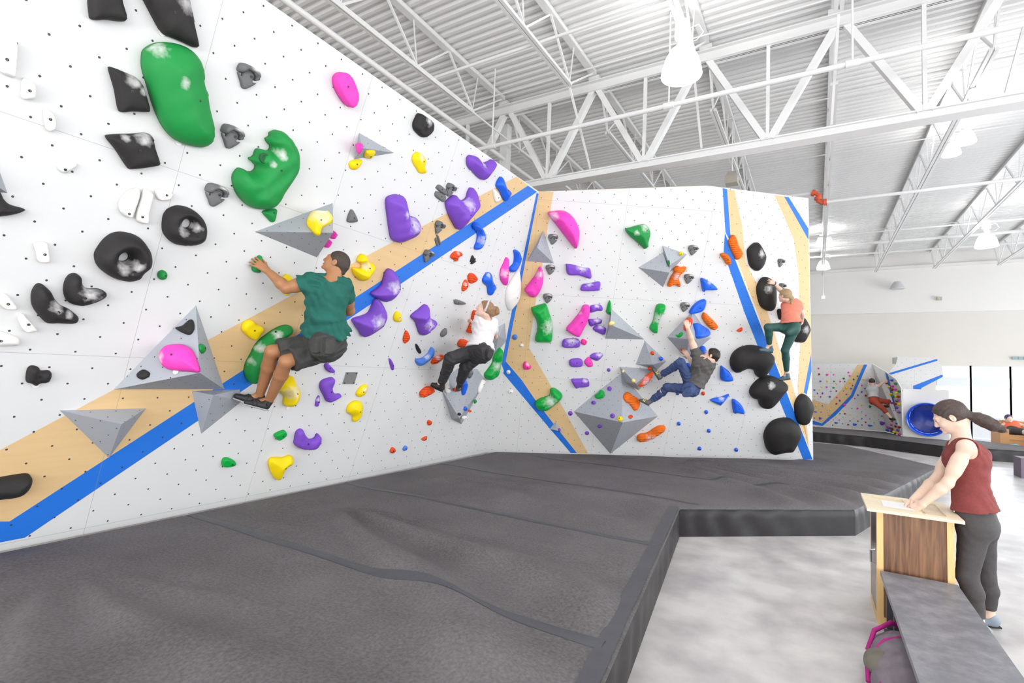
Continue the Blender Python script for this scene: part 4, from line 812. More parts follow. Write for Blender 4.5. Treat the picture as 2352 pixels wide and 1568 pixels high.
# ---------------- holds of the centre wall
CW = 'centre wall'
def h2(cr, pts, color, H, label, pl=None, **k):
    c = {'green2': 'green', 'blue2': 'blue', 'orange2': 'orange'}.get(color, color)
    return hold(pl or PL2, cr, pts, color, H, label, GR(c, CW), **k)
h2('I', [(575, 360), (640, 345), (740, 338), (820, 365), (900, 450), (950, 570), (945, 700), (920, 790), (880, 775), (780, 650), (680, 520), (600, 420)], 'pink', .24, 'biggest pink shell hold, high at the left of the centre wall', chalk=[(640, 400, 70)], bolt=(840, 502), rim=.2, tagp=(900, 800))
volume(PL2, [(513, 568), (640, 966), (315, 941)], [(437, 775, .22)], 'grey pyramid volume on the plywood stripe at the corner', GV, cr='I')
cap_hold(PL2, 1270, 549, .15, 'grey arched hold under the biggest pink shell, highest of three', GR('grey arrow', CW))
cap_hold(PL2, 1264, 619, .15, 'grey arched hold below the pyramid volume at the corner, middle of three', GR('grey arrow', CW))
cap_hold(PL2, 1258, 685, .15, 'grey arched hold right of the pink drop hold, lowest of three', GR('grey arrow', CW))
h2('I', [(290, 1285), (350, 1200), (420, 1110), (475, 1010), (510, 1080), (512, 1180), (480, 1290), (420, 1370), (350, 1365), (310, 1320)], 'pink', .16, 'pink drop hold on the plywood stripe by the corner', chalk=[(460, 1100, 60)], bolt=(420, 1197))
h2('I', [(785, 985), (800, 975), (880, 985), (1000, 1020), (1065, 1025), (1085, 1070), (1080, 1150), (950, 1112), (810, 1100)], 'purple', .08, 'wide purple bar hold, highest purple one on the centre wall', chalk=[(980, 1010, 80)], bolt=(952, 1048), p=3, tagp=(1040, 1150))
h2('I', [(972, 1240), (1000, 1215), (1080, 1205), (1190, 1187), (1190, 1270), (1170, 1292), (975, 1295)], 'purple', .07, 'purple bar hold, second from the top', chalk=[(1060, 1210, 50)], bolt=(1100, 1237), p=3)
h2('J', [(320, 40), (380, 15), (430, 0), (470, 0), (500, 80), (530, 180), (535, 280), (525, 380), (480, 390), (370, 385), (358, 340), (380, 260), (370, 170), (330, 90)], 'green2', .16, 'tall angular green hold beside the plywood stripe', chalk=[(500, 220, 90)], bolt=(462, 220), w=.1)
h2('J', [(680, 255), (740, 180), (820, 80), (860, 10), (920, 25), (900, 150), (850, 250), (805, 325), (740, 305)], 'pink', .16, 'long pink trapezoid hold between green and purple holds', bolt=(835, 172), chalk=[(815, 85, 25)], p=3)
h2('J', [(925, 20), (950, 5), (1020, 0), (1048, 25), (1045, 60), (990, 65), (925, 80)], 'purple', .07, 'purple hold touching the tip of the long pink hold', bolt=(990, 32), chalk=[(990, 10, 30)])
h2('J', [(905, 155), (950, 150), (1035, 150), (1035, 190), (980, 205), (925, 222)], 'purple', .07, 'purple hold right of the long pink one, middle of three', bolt=(972, 177), chalk=[(990, 155, 40)])
h2('J', [(950, 250), (990, 210), (1060, 225), (1085, 250), (1065, 308), (1010, 290)], 'purple', .07, 'purple hold right of the long pink one, lowest of three', bolt=(1033, 250), chalk=[(1030, 220, 40)])
h2('L', [(395, 118), (410, 160), (406, 240), (390, 248), (365, 225), (375, 170)], 'green2', .08, 'thin green leaf hold above the left tip of the wing-shaped volume')
v9 = volume(PL2, [(408, 190), (706, 468), (355, 462)], [(400, 334, .32)], 'grey wing-shaped volume in the middle of the centre wall', GV, cr='L')
h2('L', [(388, 325), (405, 305), (435, 310), (435, 335), (395, 345)], 'yellow', .05, 'pale yellow hold on the ridge of the wing-shaped volume', pl=Plane(PL2.hit(*px('L', (410, 328)), .3), PL2.n), chalk=[(410, 325, 30)], bolt=None)
h2('J', [(640, 375), (680, 350), (800, 355), (805, 432), (645, 435)], 'purple', .08, 'wide purple hold below the long pink hold', chalk=[(730, 360, 70)], bolt=(737, 382), p=3)
h2('J', [(828, 375), (845, 352), (888, 375), (870, 415), (830, 400)], 'magenta', .05, 'small pink hold right of the wide purple one', bolt=(873, 382))
h2('J', [(920, 540), (960, 500), (1050, 505), (1040, 540), (990, 577)], 'purple', .07, 'purple hold upper right of the small pink oval', chalk=[(1020, 510, 40)], bolt=(1000, 532))
h2('J', [(718, 565), (830, 560), (835, 630), (722, 632)], 'purple', .07, 'squarish purple hold left of the small pink oval', bolt=(783, 596), p=3)
h2('J', [(865, 580), (905, 538), (935, 570), (952, 625), (905, 640), (870, 610)], 'pink', .06, 'small pink oval hold between two purple holds', bolt=(920, 597))
h2('J', [(728, 775), (780, 765), (880, 765), (905, 780), (905, 835), (800, 850), (770, 855)], 'purple', .08, 'lowest wide purple bar hold', chalk=[(870, 775, 30)], bolt=(833, 800), tagp=(813, 850), p=3)
h2('J', rnd(1113, 672, 18), 'purple', .04, 'small round purple knob on bare panel above the biggest volume')
v10 = volume(PL2, [(70, 1116), (300, 925), (497, 772), (665, 965), (828, 1158), (400, 1497)], [(510, 1215, .62)], 'biggest grey volume, a wide pyramid low on the centre wall', GV, cr='L')
Bq = [PL2.hit(*px('L', q)) for q in ((70, 1116), (300, 925), (497, 772), (665, 965), (828, 1158), (400, 1497))]; Aq = PL2.hit(*px('L', (510, 1215)), .62)
F10a = plane3(Bq[0], Bq[1], Aq); F10b = plane3(Bq[1], Bq[2], Aq); F10r = plane3(Bq[2], Bq[3], Aq); F10d = plane3(Bq[5], Bq[0], Aq)
v11 = volume(PL2, [(482, 712), (790, 735), (720, 860), (655, 925), (520, 850)], [(630, 864, .52)], 'grey volume leaning out above the biggest one', GV, cr='L')
v12 = volume(PL2, [(711, 480), (903, 664), (820, 742), (628, 690)], [(780, 693, .3)], 'small grey pyramid volume below the wing-shaped one', GV, cr='L')
v13 = volume(PL2, [(345, 1015), (640, 835), (760, 990), (641, 1250)], [(718, 1076, .3)], 'left half of the twin grey volumes high on the centre wall', GV, cr='K')
v13b = volume(PL2, [(638, 750), (930, 856), (722, 1072), (648, 855)], [(722, 985, .26)], 'right half of the twin grey volumes high on the centre wall', GV, cr='K')
h2('K', rnd(860, 848, 24), 'yellow', .04, 'small yellow hold on the right half of the twin volumes', pl=Plane(PL2.hit(*px('K', (860, 848)), .06), PL2.n))
h2('K', [(700, 940), (722, 930), (725, 975), (705, 985)], 'green', .04, 'small green hold in the gap of the twin volumes', pl=Plane(PL2.hit(*px('K', (712, 958)), .25), PL2.n))
h2('K', [(200, 560), (260, 540), (390, 505), (450, 510), (490, 580), (490, 640), (470, 720), (470, 765), (425, 795), (400, 770), (320, 700), (240, 630)], 'green', .18, 'green fan-shaped hold high on the centre wall', chalk=[(430, 530, 70), (320, 600, 40)], bolt=(448, 573), tagp=(423, 800))
v14 = volume(PL2, [(910, 446), (1140, 212), (1305, 455), (1085, 645)], [(1105, 466, .42)], 'grey pyramid volume gripped by the man in the grey shirt', GV, cr='L')
F14 = plane3(PL2.hit(*px('L', (910, 446))), PL2.hit(*px('L', (1140, 212))), PL2.hit(*px('L', (1105, 466)), .42)); F14r = plane3(PL2.hit(*px('L', (1140, 212))), PL2.hit(*px('L', (1305, 455))), PL2.hit(*px('L', (1105, 466)), .42))
h2('L', [(1055, 365), (1070, 320), (1090, 275), (1125, 272), (1128, 310), (1095, 370), (1070, 384)], 'orange', .07, 'orange hold held by the upper hand of the man in the grey shirt', pl=F14, bolt=None)
h2('L', [(985, 420), (1010, 425), (1040, 400), (1048, 415), (1030, 440), (1000, 445)], 'green2', .04, 'small green crescent on the pyramid volume gripped by the man', pl=F14)
h2('L', [(1165, 320), (1230, 350), (1278, 390), (1280, 440), (1195, 455), (1180, 390)], 'blue', .1, 'blue fin hold on the right face of the man\'s pyramid volume', pl=F14r, bolt=(1257, 388), p=3)
h2('K', [(700, 1230), (740, 1130), (780, 1070), (768, 1040), (820, 998), (860, 1012), (920, 1008), (915, 1050), (860, 1100), (835, 1150), (857, 1220), (840, 1252), (790, 1225), (730, 1248)], 'orange2', .1, 'ridged orange bone hold right of the twin volumes', ridges=.03, chalk=[(800, 1120, 50)], w=.06)
cap_hold(PL2, 1592, 574, .15, 'grey arched hold right of the twin volumes, highest', GR('grey arrow', CW))
cap_hold(PL2, 1582, 640, .15, 'grey arched hold right of the ridged orange bone hold', GR('grey arrow', CW))
cap_hold(PL2, 1573, 705, .15, 'grey arched hold just above the man\'s pyramid volume', GR('grey arrow', CW))
h2('K', [(1100, 1160), (1140, 1150), (1250, 1220), (1290, 1280), (1150, 1290), (1140, 1310), (1122, 1290)], 'blue', .1, 'blue fin hold near the blue edge stripe, highest blue one', p=3, bolt=(1207, 1248), chalk=[(1200, 1190, 30)])
h2('L', [(1118, 237), (1130, 190), (1190, 130), (1260, 113), (1230, 210)], 'blue', .09, 'blue wedge hold above the man\'s pyramid volume', p=3, bolt=(1205, 185))
h2('L', [(1228, 260), (1250, 228), (1300, 270), (1340, 310), (1370, 355), (1330, 385), (1280, 350), (1240, 300)], 'orange2', .1, 'ridged orange fish-like hold right of the man\'s pyramid volume', ridges=.03, bolt=(1310, 312))
h2('L', [(758, 370), (790, 300), (810, 200), (835, 155), (895, 160), (890, 210), (850, 280), (830, 350), (825, 405), (795, 412)], 'green2', .12, 'long upright green hold in the middle of the centre wall', chalk=[(830, 280, 60)], bolt=(832, 287), w=.06)
h2('L', [(1022, 545), (1045, 532), (1075, 570), (1082, 600), (1055, 595)], 'orange', .12, 'orange hold held by the lower hand of the man in the grey shirt', bolt=None)
h2('L', [(1190, 585), (1220, 535), (1258, 540), (1255, 600), (1200, 615)], 'blue', .1, 'blue hold in front of the face of the man in the grey shirt', bolt=None)
h2('L', [(1118, 640), (1130, 610), (1165, 605), (1165, 650), (1135, 655)], 'blue', .08, 'blue hold behind the man\'s forearm, upper', bolt=None)
h2('L', [(1083, 700), (1095, 685), (1140, 695), (1140, 745), (1110, 745)], 'blue', .08, 'blue hold behind the man\'s chest, lower', bolt=None)
h2('L', rnd(780, 593, 18), 'orange', .04, 'small round orange hold on the small pyramid volume', pl=Plane(PL2.hit(*px('L', (785, 600)), .2), PL2.n))
h2('L', rnd(858, 643, 18), 'blue', .04, 'small round blue hold on the small pyramid volume', pl=Plane(PL2.hit(*px('L', (858, 643)), .1), PL2.n))
h2('L', [(640, 885), (680, 830), (740, 790), (785, 760), (780, 800), (740, 860), (690, 890), (645, 892)], 'orange', .1, 'ridged orange shell hold beneath the leaning volume', pl=Plane(PL2.hit(*px('L', (710, 840)), .26), PL2.n), ridges=.025, chalk=[(720, 850, 50)], bolt=None)
h2('L', rnd(755, 731, 17), 'orange', .04, 'small orange hold by the man\'s upper shoe', pl=Plane(PL2.hit(*px('L', (755, 731)), .12), PL2.n), bolt=None)
h2('L', rnd(518, 757, 14), 'yellow', .03, 'tiny pale yellow hold at the top left of the leaning volume', pl=Plane(PL2.hit(*px('L', (518, 757)), .12), PL2.n), chalk=[(518, 757, 14)], bolt=None)
h2('L', rnd(610, 840, 17), 'yellow', .03, 'small pale yellow hold near the ridge tip of the leaning volume', pl=Plane(PL2.hit(*px('L', (610, 840)), .46), PL2.n), chalk=[(610, 840, 16)], bolt=None)
h2('L', rnd(660, 913, 13), 'yellow', .03, 'tiny yellow hold under the tip of the leaning volume', bolt=None)
h2('L', [(530, 975), (560, 940), (600, 970), (650, 1000), (665, 1060), (635, 1108), (590, 1050), (545, 1020)], 'orange2', .1, 'large ridged orange hold on the biggest volume, under the man\'s lower shoe', pl=F10r, ridges=.03)
h2('L', [(258, 965), (290, 945), (310, 918), (340, 940), (338, 985), (290, 1000), (262, 990)], 'green2', .05, 'small curled green hold on the biggest volume', pl=F10a, bolt=(325, 972))
h2('L', rnd(390, 909, 20), 'purple', .04, 'small purple knob at the top of the biggest volume', pl=F10b)
h2('L', rnd(246, 1035, 21, .8), 'purple', .04, 'small purple knob at the left of the biggest volume', pl=F10a)
h2('L', rnd(417, 1153, 21), 'purple', .04, 'small purple knob beside the yellow one on the biggest volume', pl=F10a)
h2('L', rnd(302, 1252, 19, .7), 'purple', .04, 'small purple knob on the dark underside of the biggest volume', pl=F10d)
h2('L', rnd(485, 1180, 23), 'yellow', .04, 'small round yellow hold on the ridge of the biggest volume', pl=F10b)
h2('L', rnd(585, 1163, 17), 'orange', .04, 'small orange knob low on the biggest volume', pl=F10r)
h2('L', rnd(40, 1135, 20), 'purple', .04, 'small purple knob left of the biggest volume\'s corner')
h2('L', rnd(190, 1313, 19, .85), 'purple', .04, 'small purple knob on white below the biggest volume\'s left corner')
h2('L', [(642, 1350), (670, 1325), (740, 1310), (800, 1270), (850, 1248), (895, 1255), (890, 1290), (820, 1340), (760, 1375), (690, 1392), (650, 1385)], 'orange2', .1, 'long ridged orange bar hold below right of the biggest volume', ridges=.03, chalk=[(760, 1360, 50)])
for x, y, r, c, lab in ((1018, 1228, 17, 'blue', 'round blue knob right of the biggest volume, above the orange bar'), (1265, 1123, 17, 'blue', 'round blue knob, highest of the right hand knob column'), (1288, 1292, 17, 'blue', 'round blue knob, middle of the right hand knob column'), (1205, 1452, 17, 'blue', 'round blue knob near the mat, left of two'), (1535, 1463, 17, 'blue', 'round blue knob near the mat, right of two'), (1237, 955, 16, 'orange', 'round orange knob below the man in the grey shirt'), (1258, 840, 14, 'blue', 'round blue knob behind the back of the man in the grey shirt'), (1008, 956, 14, 'blue', 'blue knob under the man\'s thigh')):
    h2('L', rnd(x, y, r), c, .04, lab)
h2('L', [(1398, 720), (1420, 718), (1480, 770), (1500, 835), (1402, 832)], 'blue', .1, 'blue fin hold left of the upper black bean hold', p=3, bolt=(1455, 800))
h2('L', [(1305, 1020), (1340, 1000), (1400, 990), (1470, 965), (1450, 1000), (1400, 1060), (1380, 1060)], 'blue', .09, 'blue bird-shaped hold, lower of the blue holds', chalk=[(1400, 1000, 30)])
h2('N', [(360, 870), (400, 870), (460, 930), (475, 1000), (400, 990), (375, 995)], 'blue', .09, 'blue fin hold right of the blue bird-shaped hold', p=3)
h2('N', [(405, 170), (455, 140), (460, 165), (430, 185)], 'orange', .05, 'tiny orange hold left of the blue edge stripe')
BH = 'big black holds on the centre wall edge'
def hb(*a, **k): o = h2(*a, **k); o['group'] = BH
hb('N', [(352, 500), (375, 420), (440, 360), (530, 332), (620, 335), (700, 365), (780, 430), (778, 490), (720, 590), (660, 648), (610, 630), (585, 575), (520, 555), (470, 570), (410, 598), (370, 570)], 'black', .22, 'big black bean hold under the foot of the woman in green leggings, upper', bolt=None, w=.2, lump=0)
hb('N', [(547, 800), (570, 740), (640, 670), (720, 635), (800, 650), (900, 700), (918, 750), (870, 810), (800, 900), (740, 950), (680, 955), (650, 930), (625, 870), (570, 850)], 'black', .22, 'big black bean hold, second down, under the woman\'s straight leg', bolt=None, w=.2, chalk=[(740, 710, 40)], lump=0)
hb('N', [(693, 1240), (720, 1160), (790, 1090), (900, 1062), (980, 1080), (1045, 1150), (1050, 1220), (1010, 1310), (960, 1385), (880, 1395), (770, 1415), (720, 1370), (700, 1300)], 'black', .24, 'biggest black dome hold, lowest above the mat', bolt=None, w=.25, lump=0)
hb('N', [(1003, 930), (1030, 850), (1080, 808), (1130, 840), (1172, 920), (1165, 980), (1120, 1100), (1060, 1115), (1020, 1050)], 'black', .16, 'black oval hold at the lower right edge of the centre wall', pl=PL3, bolt=None, lump=0)
hb('M', [(495, 770), (520, 720), (550, 690), (590, 668), (620, 690), (660, 760), (685, 830), (665, 920), (620, 980), (580, 985), (520, 920)], 'black', .14, 'highest black oval hold with chalk, near the top right edge', pl=PL3, bolt=None, chalk=[(620, 790, 60)], lump=0)
hb('M', [(605, 1220), (620, 1130), (670, 1065), (730, 1070), (790, 1150), (800, 1250), (795, 1370), (760, 1440), (700, 1430), (640, 1370)], 'black', .16, 'black oval hold under the woman\'s raised left hand', pl=PL3, bolt=None, chalk=[(700, 1190, 60)], lump=0)
hb('N', [(1000, 60), (1040, 20), (1090, 50), (1130, 130), (1130, 180), (1080, 280), (1040, 290), (1000, 260)], 'black', .16, 'black oval hold gripped by the woman\'s lowered right hand', pl=PL3, bolt=None, chalk=[(1080, 160, 50)], lump=0)
hb('M', [(825, 1440), (850, 1415), (880, 1440), (870, 1530), (840, 1530)], 'black', .08, 'small black hold behind the ribs of the woman in the coral shirt', pl=PL3, bolt=None)
cap_hold(PL3, 1795, 603, .13, 'grey arched hold between the two highest black ovals', GR('grey arrow', CW))
cap_hold(PL3, 1798, 659, .13, 'grey arched hold behind the head of the woman in the coral shirt', GR('grey arrow', CW))
h2('M', [(275, 650), (290, 620), (315, 582), (340, 610), (370, 700), (405, 760), (412, 810), (370, 865), (330, 800), (290, 710)], 'orange2', .1, 'ridged orange leaf hold on the plywood edge stripe', pl=PL3, ridges=.03)
h2('M', [(175, 810), (210, 790), (260, 810), (290, 870), (285, 920), (250, 920), (215, 870)], 'orange2', .1, 'ridged orange hold on the blue edge stripe', ridges=.03, bolt=(250, 858))
h2('J', rnd(147, 333, 27), 'blue2', .05, 'round blue knob on the plywood stripe near the corner')
h2('J', rnd(217, 418, 21, .85), 'white', .04, 'small white knob on the plywood stripe near the corner')
h2('J', [(230, 620), (255, 585), (290, 610), (315, 637), (290, 665), (240, 662)], 'magenta', .06, 'small pink hold on the plywood stripe', chalk=[(280, 610, 25)])
h2('J', rnd(80, 692, 21), 'white', .04, 'small white knob on the blue stripe bend')
h2('J', rnd(105, 895, 24, .85), 'white', .04, 'small white knob on the white panel below the stripe bend')
h2('J', [(355, 1020), (400, 975), (500, 940), (515, 875), (550, 865), (590, 885), (635, 930), (620, 975), (560, 1030), (470, 1090), (390, 1080)], 'green2', .14, 'glossy green bent hold across the lower plywood stripe', chalk=[(510, 990, 70)], w=.08)
v15 = volume(PL2, [(565, 1200), (647, 1312), (503, 1276)], [(578, 1292, .1)], 'smallest grey volume on the lower blue stripe', GV, cr='J')
h2('J', rnd(604, 1288, 14, 1.2), 'purple', .03, 'tiny purple knob on the smallest grey volume', pl=Plane(PL2.hit(*px('J', (604, 1288)), .06), PL2.n), bolt=None)

# ------------------------------------------------------------------ distant climbing wall with many small holds
yk = 21.7
ka = at_z(1866, 978, .331); kb = np.array((2.08, 21.7, .331)); kc = np.array((2.36, 20.28, .331))
PK = plane3(np.array((-1.5, 21.72, .331)), kb, at_y(2003, 835, 21.35))
kt = PK.hit(2003, 835)
def slide_on(a, b, px_, py_):   # point on the vertical through a..b direction seen at the pixel
    return at_y(px_, py_, a[1]+(b[1]-a[1]))
t1_ = at_y(2032, 852, 21.0); t2_ = at_y(2059, 872, 20.45); t3_ = at_y(2069.5, 891, 20.28)
PS = plane3(kb, kc, t1_)
kl = PK.hit(1866, 836)
o = wall_mesh('climbing_wall', [
    (PK, [np.array((-1.5, 21.72, .331)), kb, kt, kl+(kl-kt)*.5], 0, 0),
    (PS, [kb, kc, PS.hit(2069.5, 891), PS.hit(2059, 872), PS.hit(2032, 852), kt], 0, 0),
    (PK, [(1866, 917), (1901, 928), (1888, 970), (1866, 962)], 1, .004),
    (PK, [(1888, 970), (1901, 930), (1932, 895), (1950, 870), (1970, 837), (1986, 837), (1954, 905), (1945, 917), (1918, 945)], 1, .004),
    (PK, [(1866, 965), (1888, 972), (1918, 944), (1954, 907), (1984, 837), (1992, 837), (1960, 910), (1948, 924), (1920, 953), (1889, 978), (1866, 974)], 2, .008),
    (PS, [(2033, 856), (2039, 860), (2049, 900), (2057, 935), (2058, 1000), (2053, 998), (2052, 940), (2044, 905)], 2, .008),
], .03, 'distant climbing wall densely covered with small colourful holds', 'distant climbing structures', edge=M_white)
for p_ in ('face',): pass
KH = [('pink', 168, 212, 30, 28), ('orange', 178, 322, 30, 32), ('pink', 330, 330, 42, 32), ('pink', 452, 330, 26, 24), ('pink', 735, 288, 32, 26), ('pink', 758, 352, 32, 26), ('green', 645, 403, 40, 30), ('green', 905, 358, 32, 28), ('green', 832, 422, 28, 32), ('yellow', 335, 452, 38, 28), ('blue', 202, 455, 36, 22), ('green', 458, 458, 30, 22), ('pink', 578, 460, 30, 24), ('orange', 662, 462, 22, 20), ('yellow', 768, 478, 38, 22), ('yellow', 512, 510, 20, 28), ('yellow', 690, 580, 32, 46), ('orange', 812, 538, 26, 22), ('yellow', 225, 563, 28, 22), ('pink', 322, 567, 28, 26), ('green', 450, 578, 36, 26), ('blue', 782, 595, 38, 22), ('blue', 88, 622, 30, 26), ('yellow', 184, 620, 20, 16), ('blue', 398, 645, 42, 10), ('orange', 503, 643, 24, 28), ('blue', 636, 642, 18, 16), ('purple', 145, 685, 22, 26), ('purple', 242, 685, 26, 36), ('purple', 380, 750, 32, 32), ('purple', 694, 705, 26, 26), ('yellow', 98, 737, 24, 22), ('orange', 207, 752, 20, 28), ('pink', 160, 790, 14, 12), ('pink', 302, 850, 12, 10), ('pink', 515, 760, 30, 26), ('purple', 570, 822, 32, 34), ('orange', 505, 882, 32, 26), ('pink', 660, 905, 50, 42), ('yellow', 125, 918, 32, 26), ('blue', 238, 920, 20, 20), ('green', 170, 985, 12, 10), ('blue', 110, 1035, 50, 20), ('pink', 216, 1042, 22, 22), ('yellow', 387, 995, 32, 22), ('green', 337, 1056, 14, 10), ('purple', 364, 1098, 18, 14), ('purple', 198, 1157, 46, 36), ('orange', 88, 1153, 20, 18), ('pink', 125, 1262, 16, 14), ('pink', 320, 1224, 16, 14), ('pink', 380, 1175, 20, 14), ('yellow', 1020, 422, 38, 22), ('pink', 985, 535, 32, 24), ('blue', 1050, 595, 40, 18), ('purple', 983, 657, 30, 28), ('purple', 910, 717, 32, 28), ('orange', 1060, 727, 32, 34), ('pink', 855, 780, 24, 22), ('yellow', 985, 905, 40, 26), ('green', 1140, 935, 44, 40), ('green', 797, 970, 20, 14), ('pink', 905, 970, 36, 26), ('green', 986, 1036, 16, 12), ('yellow', 628, 1012, 26, 18), ('green', 572, 1070, 20, 18), ('orange', 665, 1072, 38, 22), ('yellow', 768, 1087, 24, 16), ('green', 627, 1137, 14, 14), ('yellow', 502, 1132, 22, 20), ('yellow', 834, 1152, 24, 22), ('pink', 560, 1190, 22, 20), ('purple', 446, 1188, 20, 16), ('pink', 1060, 1103, 26, 18), ('yellow', 1218, 1110, 22, 16), ('blue', 986, 1167, 24, 20), ('purple', 1138, 1170, 20, 14), ('purple', 764, 1207, 24, 18), ('orange', 912, 1213, 28, 20), ('orange', 1058, 1232, 32, 22), ('green', 1218, 1243, 18, 12), ('blue', 500, 1243, 58, 24), ('purple', 620, 1257, 20, 16), ('orange', 727, 1280, 32, 22), ('blue', 850, 1275, 62, 36), ('purple', 990, 1285, 26, 20), ('blue', 1142, 1295, 76, 28), ('purple', 1370, 1250, 80, 60), ('orange', 435, 1288, 22, 20), ('orange', 1365, 1117, 38, 12), ('purple', 1298, 1180, 14, 12)]
KS = [('pink', 270, 25), ('yellow', 370, 70), ('blue', 435, 60), ('blue', 525, 45), ('pink', 505, 135), ('blue', 725, 130), ('yellow', 335, 150), ('orange', 600, 215), ('green', 580, 305), ('yellow', 660, 295), ('pink', 745, 275), ('green', 820, 215), ('orange', 395, 320), ('purple', 440, 395), ('yellow', 510, 390), ('purple', 550, 485), ('orange', 740, 360), ('pink', 815, 350), ('yellow', 850, 440), ('yellow', 710, 465), ('green', 770, 520), ('green', 905, 400), ('orange', 890, 530), ('yellow', 835, 520), ('pink', 885, 610), ('green', 850, 630), ('purple', 740, 680), ('orange', 810, 700), ('yellow', 900, 710), ('purple', 845, 790), ('pink', 770, 860), ('purple', 905, 900), ('green', 690, 950), ('yellow', 615, 780), ('pink', 660, 700), ('orange', 755, 1110), ('pink', 730, 1200), ('blue', 855, 1170), ('orange', 830, 1240), ('orange', 910, 1260), ('blue', 695, 1285), ('blue', 625, 1335), ('purple', 880, 1335), ('yellow', 790, 1380), ('pink', 640, 1265), ('orange', 740, 1300), ('purple', 735, 1360), ('yellow', 880, 1410), ('pink', 915, 1435)]
items = []
for c, x, y, w_, h_ in KH:
    X, Y = 1860+x/8.2545, 820+y/8.2545
    # side of the blue stripe: boundary polyline
    bx = np.interp(Y, [837, 907, 950, 978], [1988, 1957, 1918, 1889]); side = 'left of blue stripe' if X < bx else 'right of blue stripe'
    row = 'top band' if Y < 870 else 'upper middle band' if Y < 905 else 'lower middle band' if Y < 945 else 'bottom band'
    big = 'large' if w_*h_ > 2400 else 'medium' if w_*h_ > 600 else 'small'
    items.append([PK, c, X, Y, w_/8.2545/2*1.25, h_/8.2545/2*1.25, big, side, row])
for c, x, y in KS:
    X, Y = 1980+x/10.45, 860+y/10.45; big = 'large' if (c, x) == ('green', 690) else 'medium'
    r = 3.3 if big == 'large' else 2.6
    row = 'top band' if Y < 885 else 'upper middle band' if Y < 915 else 'lower middle band' if Y < 950 else 'bottom band'
    items.append([PS, c, X, Y, r, r, big, 'turned right face', row])
from collections import defaultdict
cnt = defaultdict(list)
for it in items: cnt[(it[6], it[1], it[7], it[8])].append(it)
words = ['leftmost', 'second from left', 'third from left', 'fourth from left', 'fifth from left', 'sixth from left', 'seventh from left']
proto = {}
def unit_hold(pl, c):
    if (id(pl), c) not in proto:
        n = 12; ang = [2*math.pi*k/n for k in range(n)]; V = []; Fs = []
        for rr, h in ((1, 0), (.95, .5), (.6, .85)):
            for k, a in enumerate(ang): q = 1+.14*math.sin(3*a+1); V.append((rr*q*math.cos(a), rr*q*math.sin(a), h))
        V.append((0, 0, 1)); V = np.array(V)
        for i in range(2):
            for k in range(n): k2 = (k+1) % n; Fs.append((i*n+k, i*n+k2, (i+1)*n+k2, (i+1)*n+k))
        Fs += [(2*n+k, 2*n+(k+1) % n, 3*n) for k in range(n)]+[tuple(reversed(range(n)))]
        me = bpy.data.meshes.new('small_hold'); me.from_pydata([tuple(v) for v in V], [], Fs); me.materials.append(HM[c]); me.polygons.foreach_set('use_smooth', [True]*len(me.polygons))
        a = me.attributes.new('chalk', 'FLOAT', 'POINT'); proto[(id(pl), c)] = me
    return proto[(id(pl), c)]
for k_, L_ in cnt.items():
    L_.sort(key=lambda t: t[2])
    for i, (pl, c, X, Y, rx, ry, big, side, row) in enumerate(L_):
        lab = '%s %s hold, distant wall, %s, %s' % (big, c, side, row)
        if len(L_) > 1: lab += ', '+words[min(i, 6)]
        p0 = pl.hit(X, Y); U = pl.uv(pl.hit(X+rx, Y))-pl.uv(p0); Vv = pl.uv(pl.hit(X, Y-ry))-pl.uv(p0); su = np.linalg.norm(U); sv = np.linalg.norm(Vv)
        if pl is PS: su = min(su, .13)
        o = bpy.data.objects.new('climbing_hold', unit_hold(pl, c)); COL.objects.link(o)
        o.matrix_world = Matrix(((pl.u[0]*su, pl.v[0]*sv, pl.n[0]*(su+sv)*.45, p0[0]), (pl.u[1]*su, pl.v[1]*sv, pl.n[1]*(su+sv)*.45, p0[1]), (pl.u[2]*su, pl.v[2]*sv, pl.n[2]*(su+sv)*.45, p0[2]), (0, 0, 0, 1)))
        tag(o, lab, 'climbing hold', 'small holds on the distant wall')
# ------------------------------------------------------------------ desk
def wood_mat(name, c1, c2, sc=(14, 14, 1.2), rough=.5, ns=6):
    m = bpy.data.materials.new(name); m.use_nodes = True; nt = m.node_tree; b = nt.nodes['Principled BSDF']; b.inputs['Roughness'].default_value = rough
    tc = nt.nodes.new('ShaderNodeTexCoord'); mp = nt.nodes.new('ShaderNodeMapping'); mp.inputs['Scale'].default_value = sc; nt.links.new(tc.outputs['Object'], mp.inputs[0])
    n = nt.nodes.new('ShaderNodeTexNoise'); n.inputs['Scale'].default_value = ns; n.inputs['Detail'].default_value = 8; n.inputs['Distortion'].default_value = .6; nt.links.new(mp.outputs[0], n.inputs['Vector'])
    r = nt.nodes.new('ShaderNodeValToRGB'); r.color_ramp.elements[0].position = .35; r.color_ramp.elements[0].color = (*c1, 1); r.color_ramp.elements[1].position = .65; r.color_ramp.elements[1].color = (*c2, 1)
    nt.links.new(n.outputs[0], r.inputs[0]); nt.links.new(r.outputs[0], b.inputs['Base Color']); return m
M_walnut = wood_mat('walnut_veneer', (.10, .042, .02), (.30, .15, .075), (9, 9, .5), .45, 4)
M_maple = wood_mat('maple_trim', (.78, .50, .20), (.84, .58, .27), (8, 8, 1), .45)
M_birch = wood_mat('birch_top', (.80, .68, .48), (.86, .76, .58), (1, 8, 8), .5)
dx0, dx1, dy0, dy1, dz = .41, .875, 4.955, 5.50, .845
root = empty('check_in_desk', ((dx0+dx1)/2, (dy0+dy1)/2, 0)); tag(root, 'small wooden stand with dark walnut panels and a pale birch top', 'desk')
m = MB(); m.box((dx0+.012, dy0+.012, .02), (dx1-.012, dy1-.012, dz)); m.build('cabinet_body', M_walnut, root)
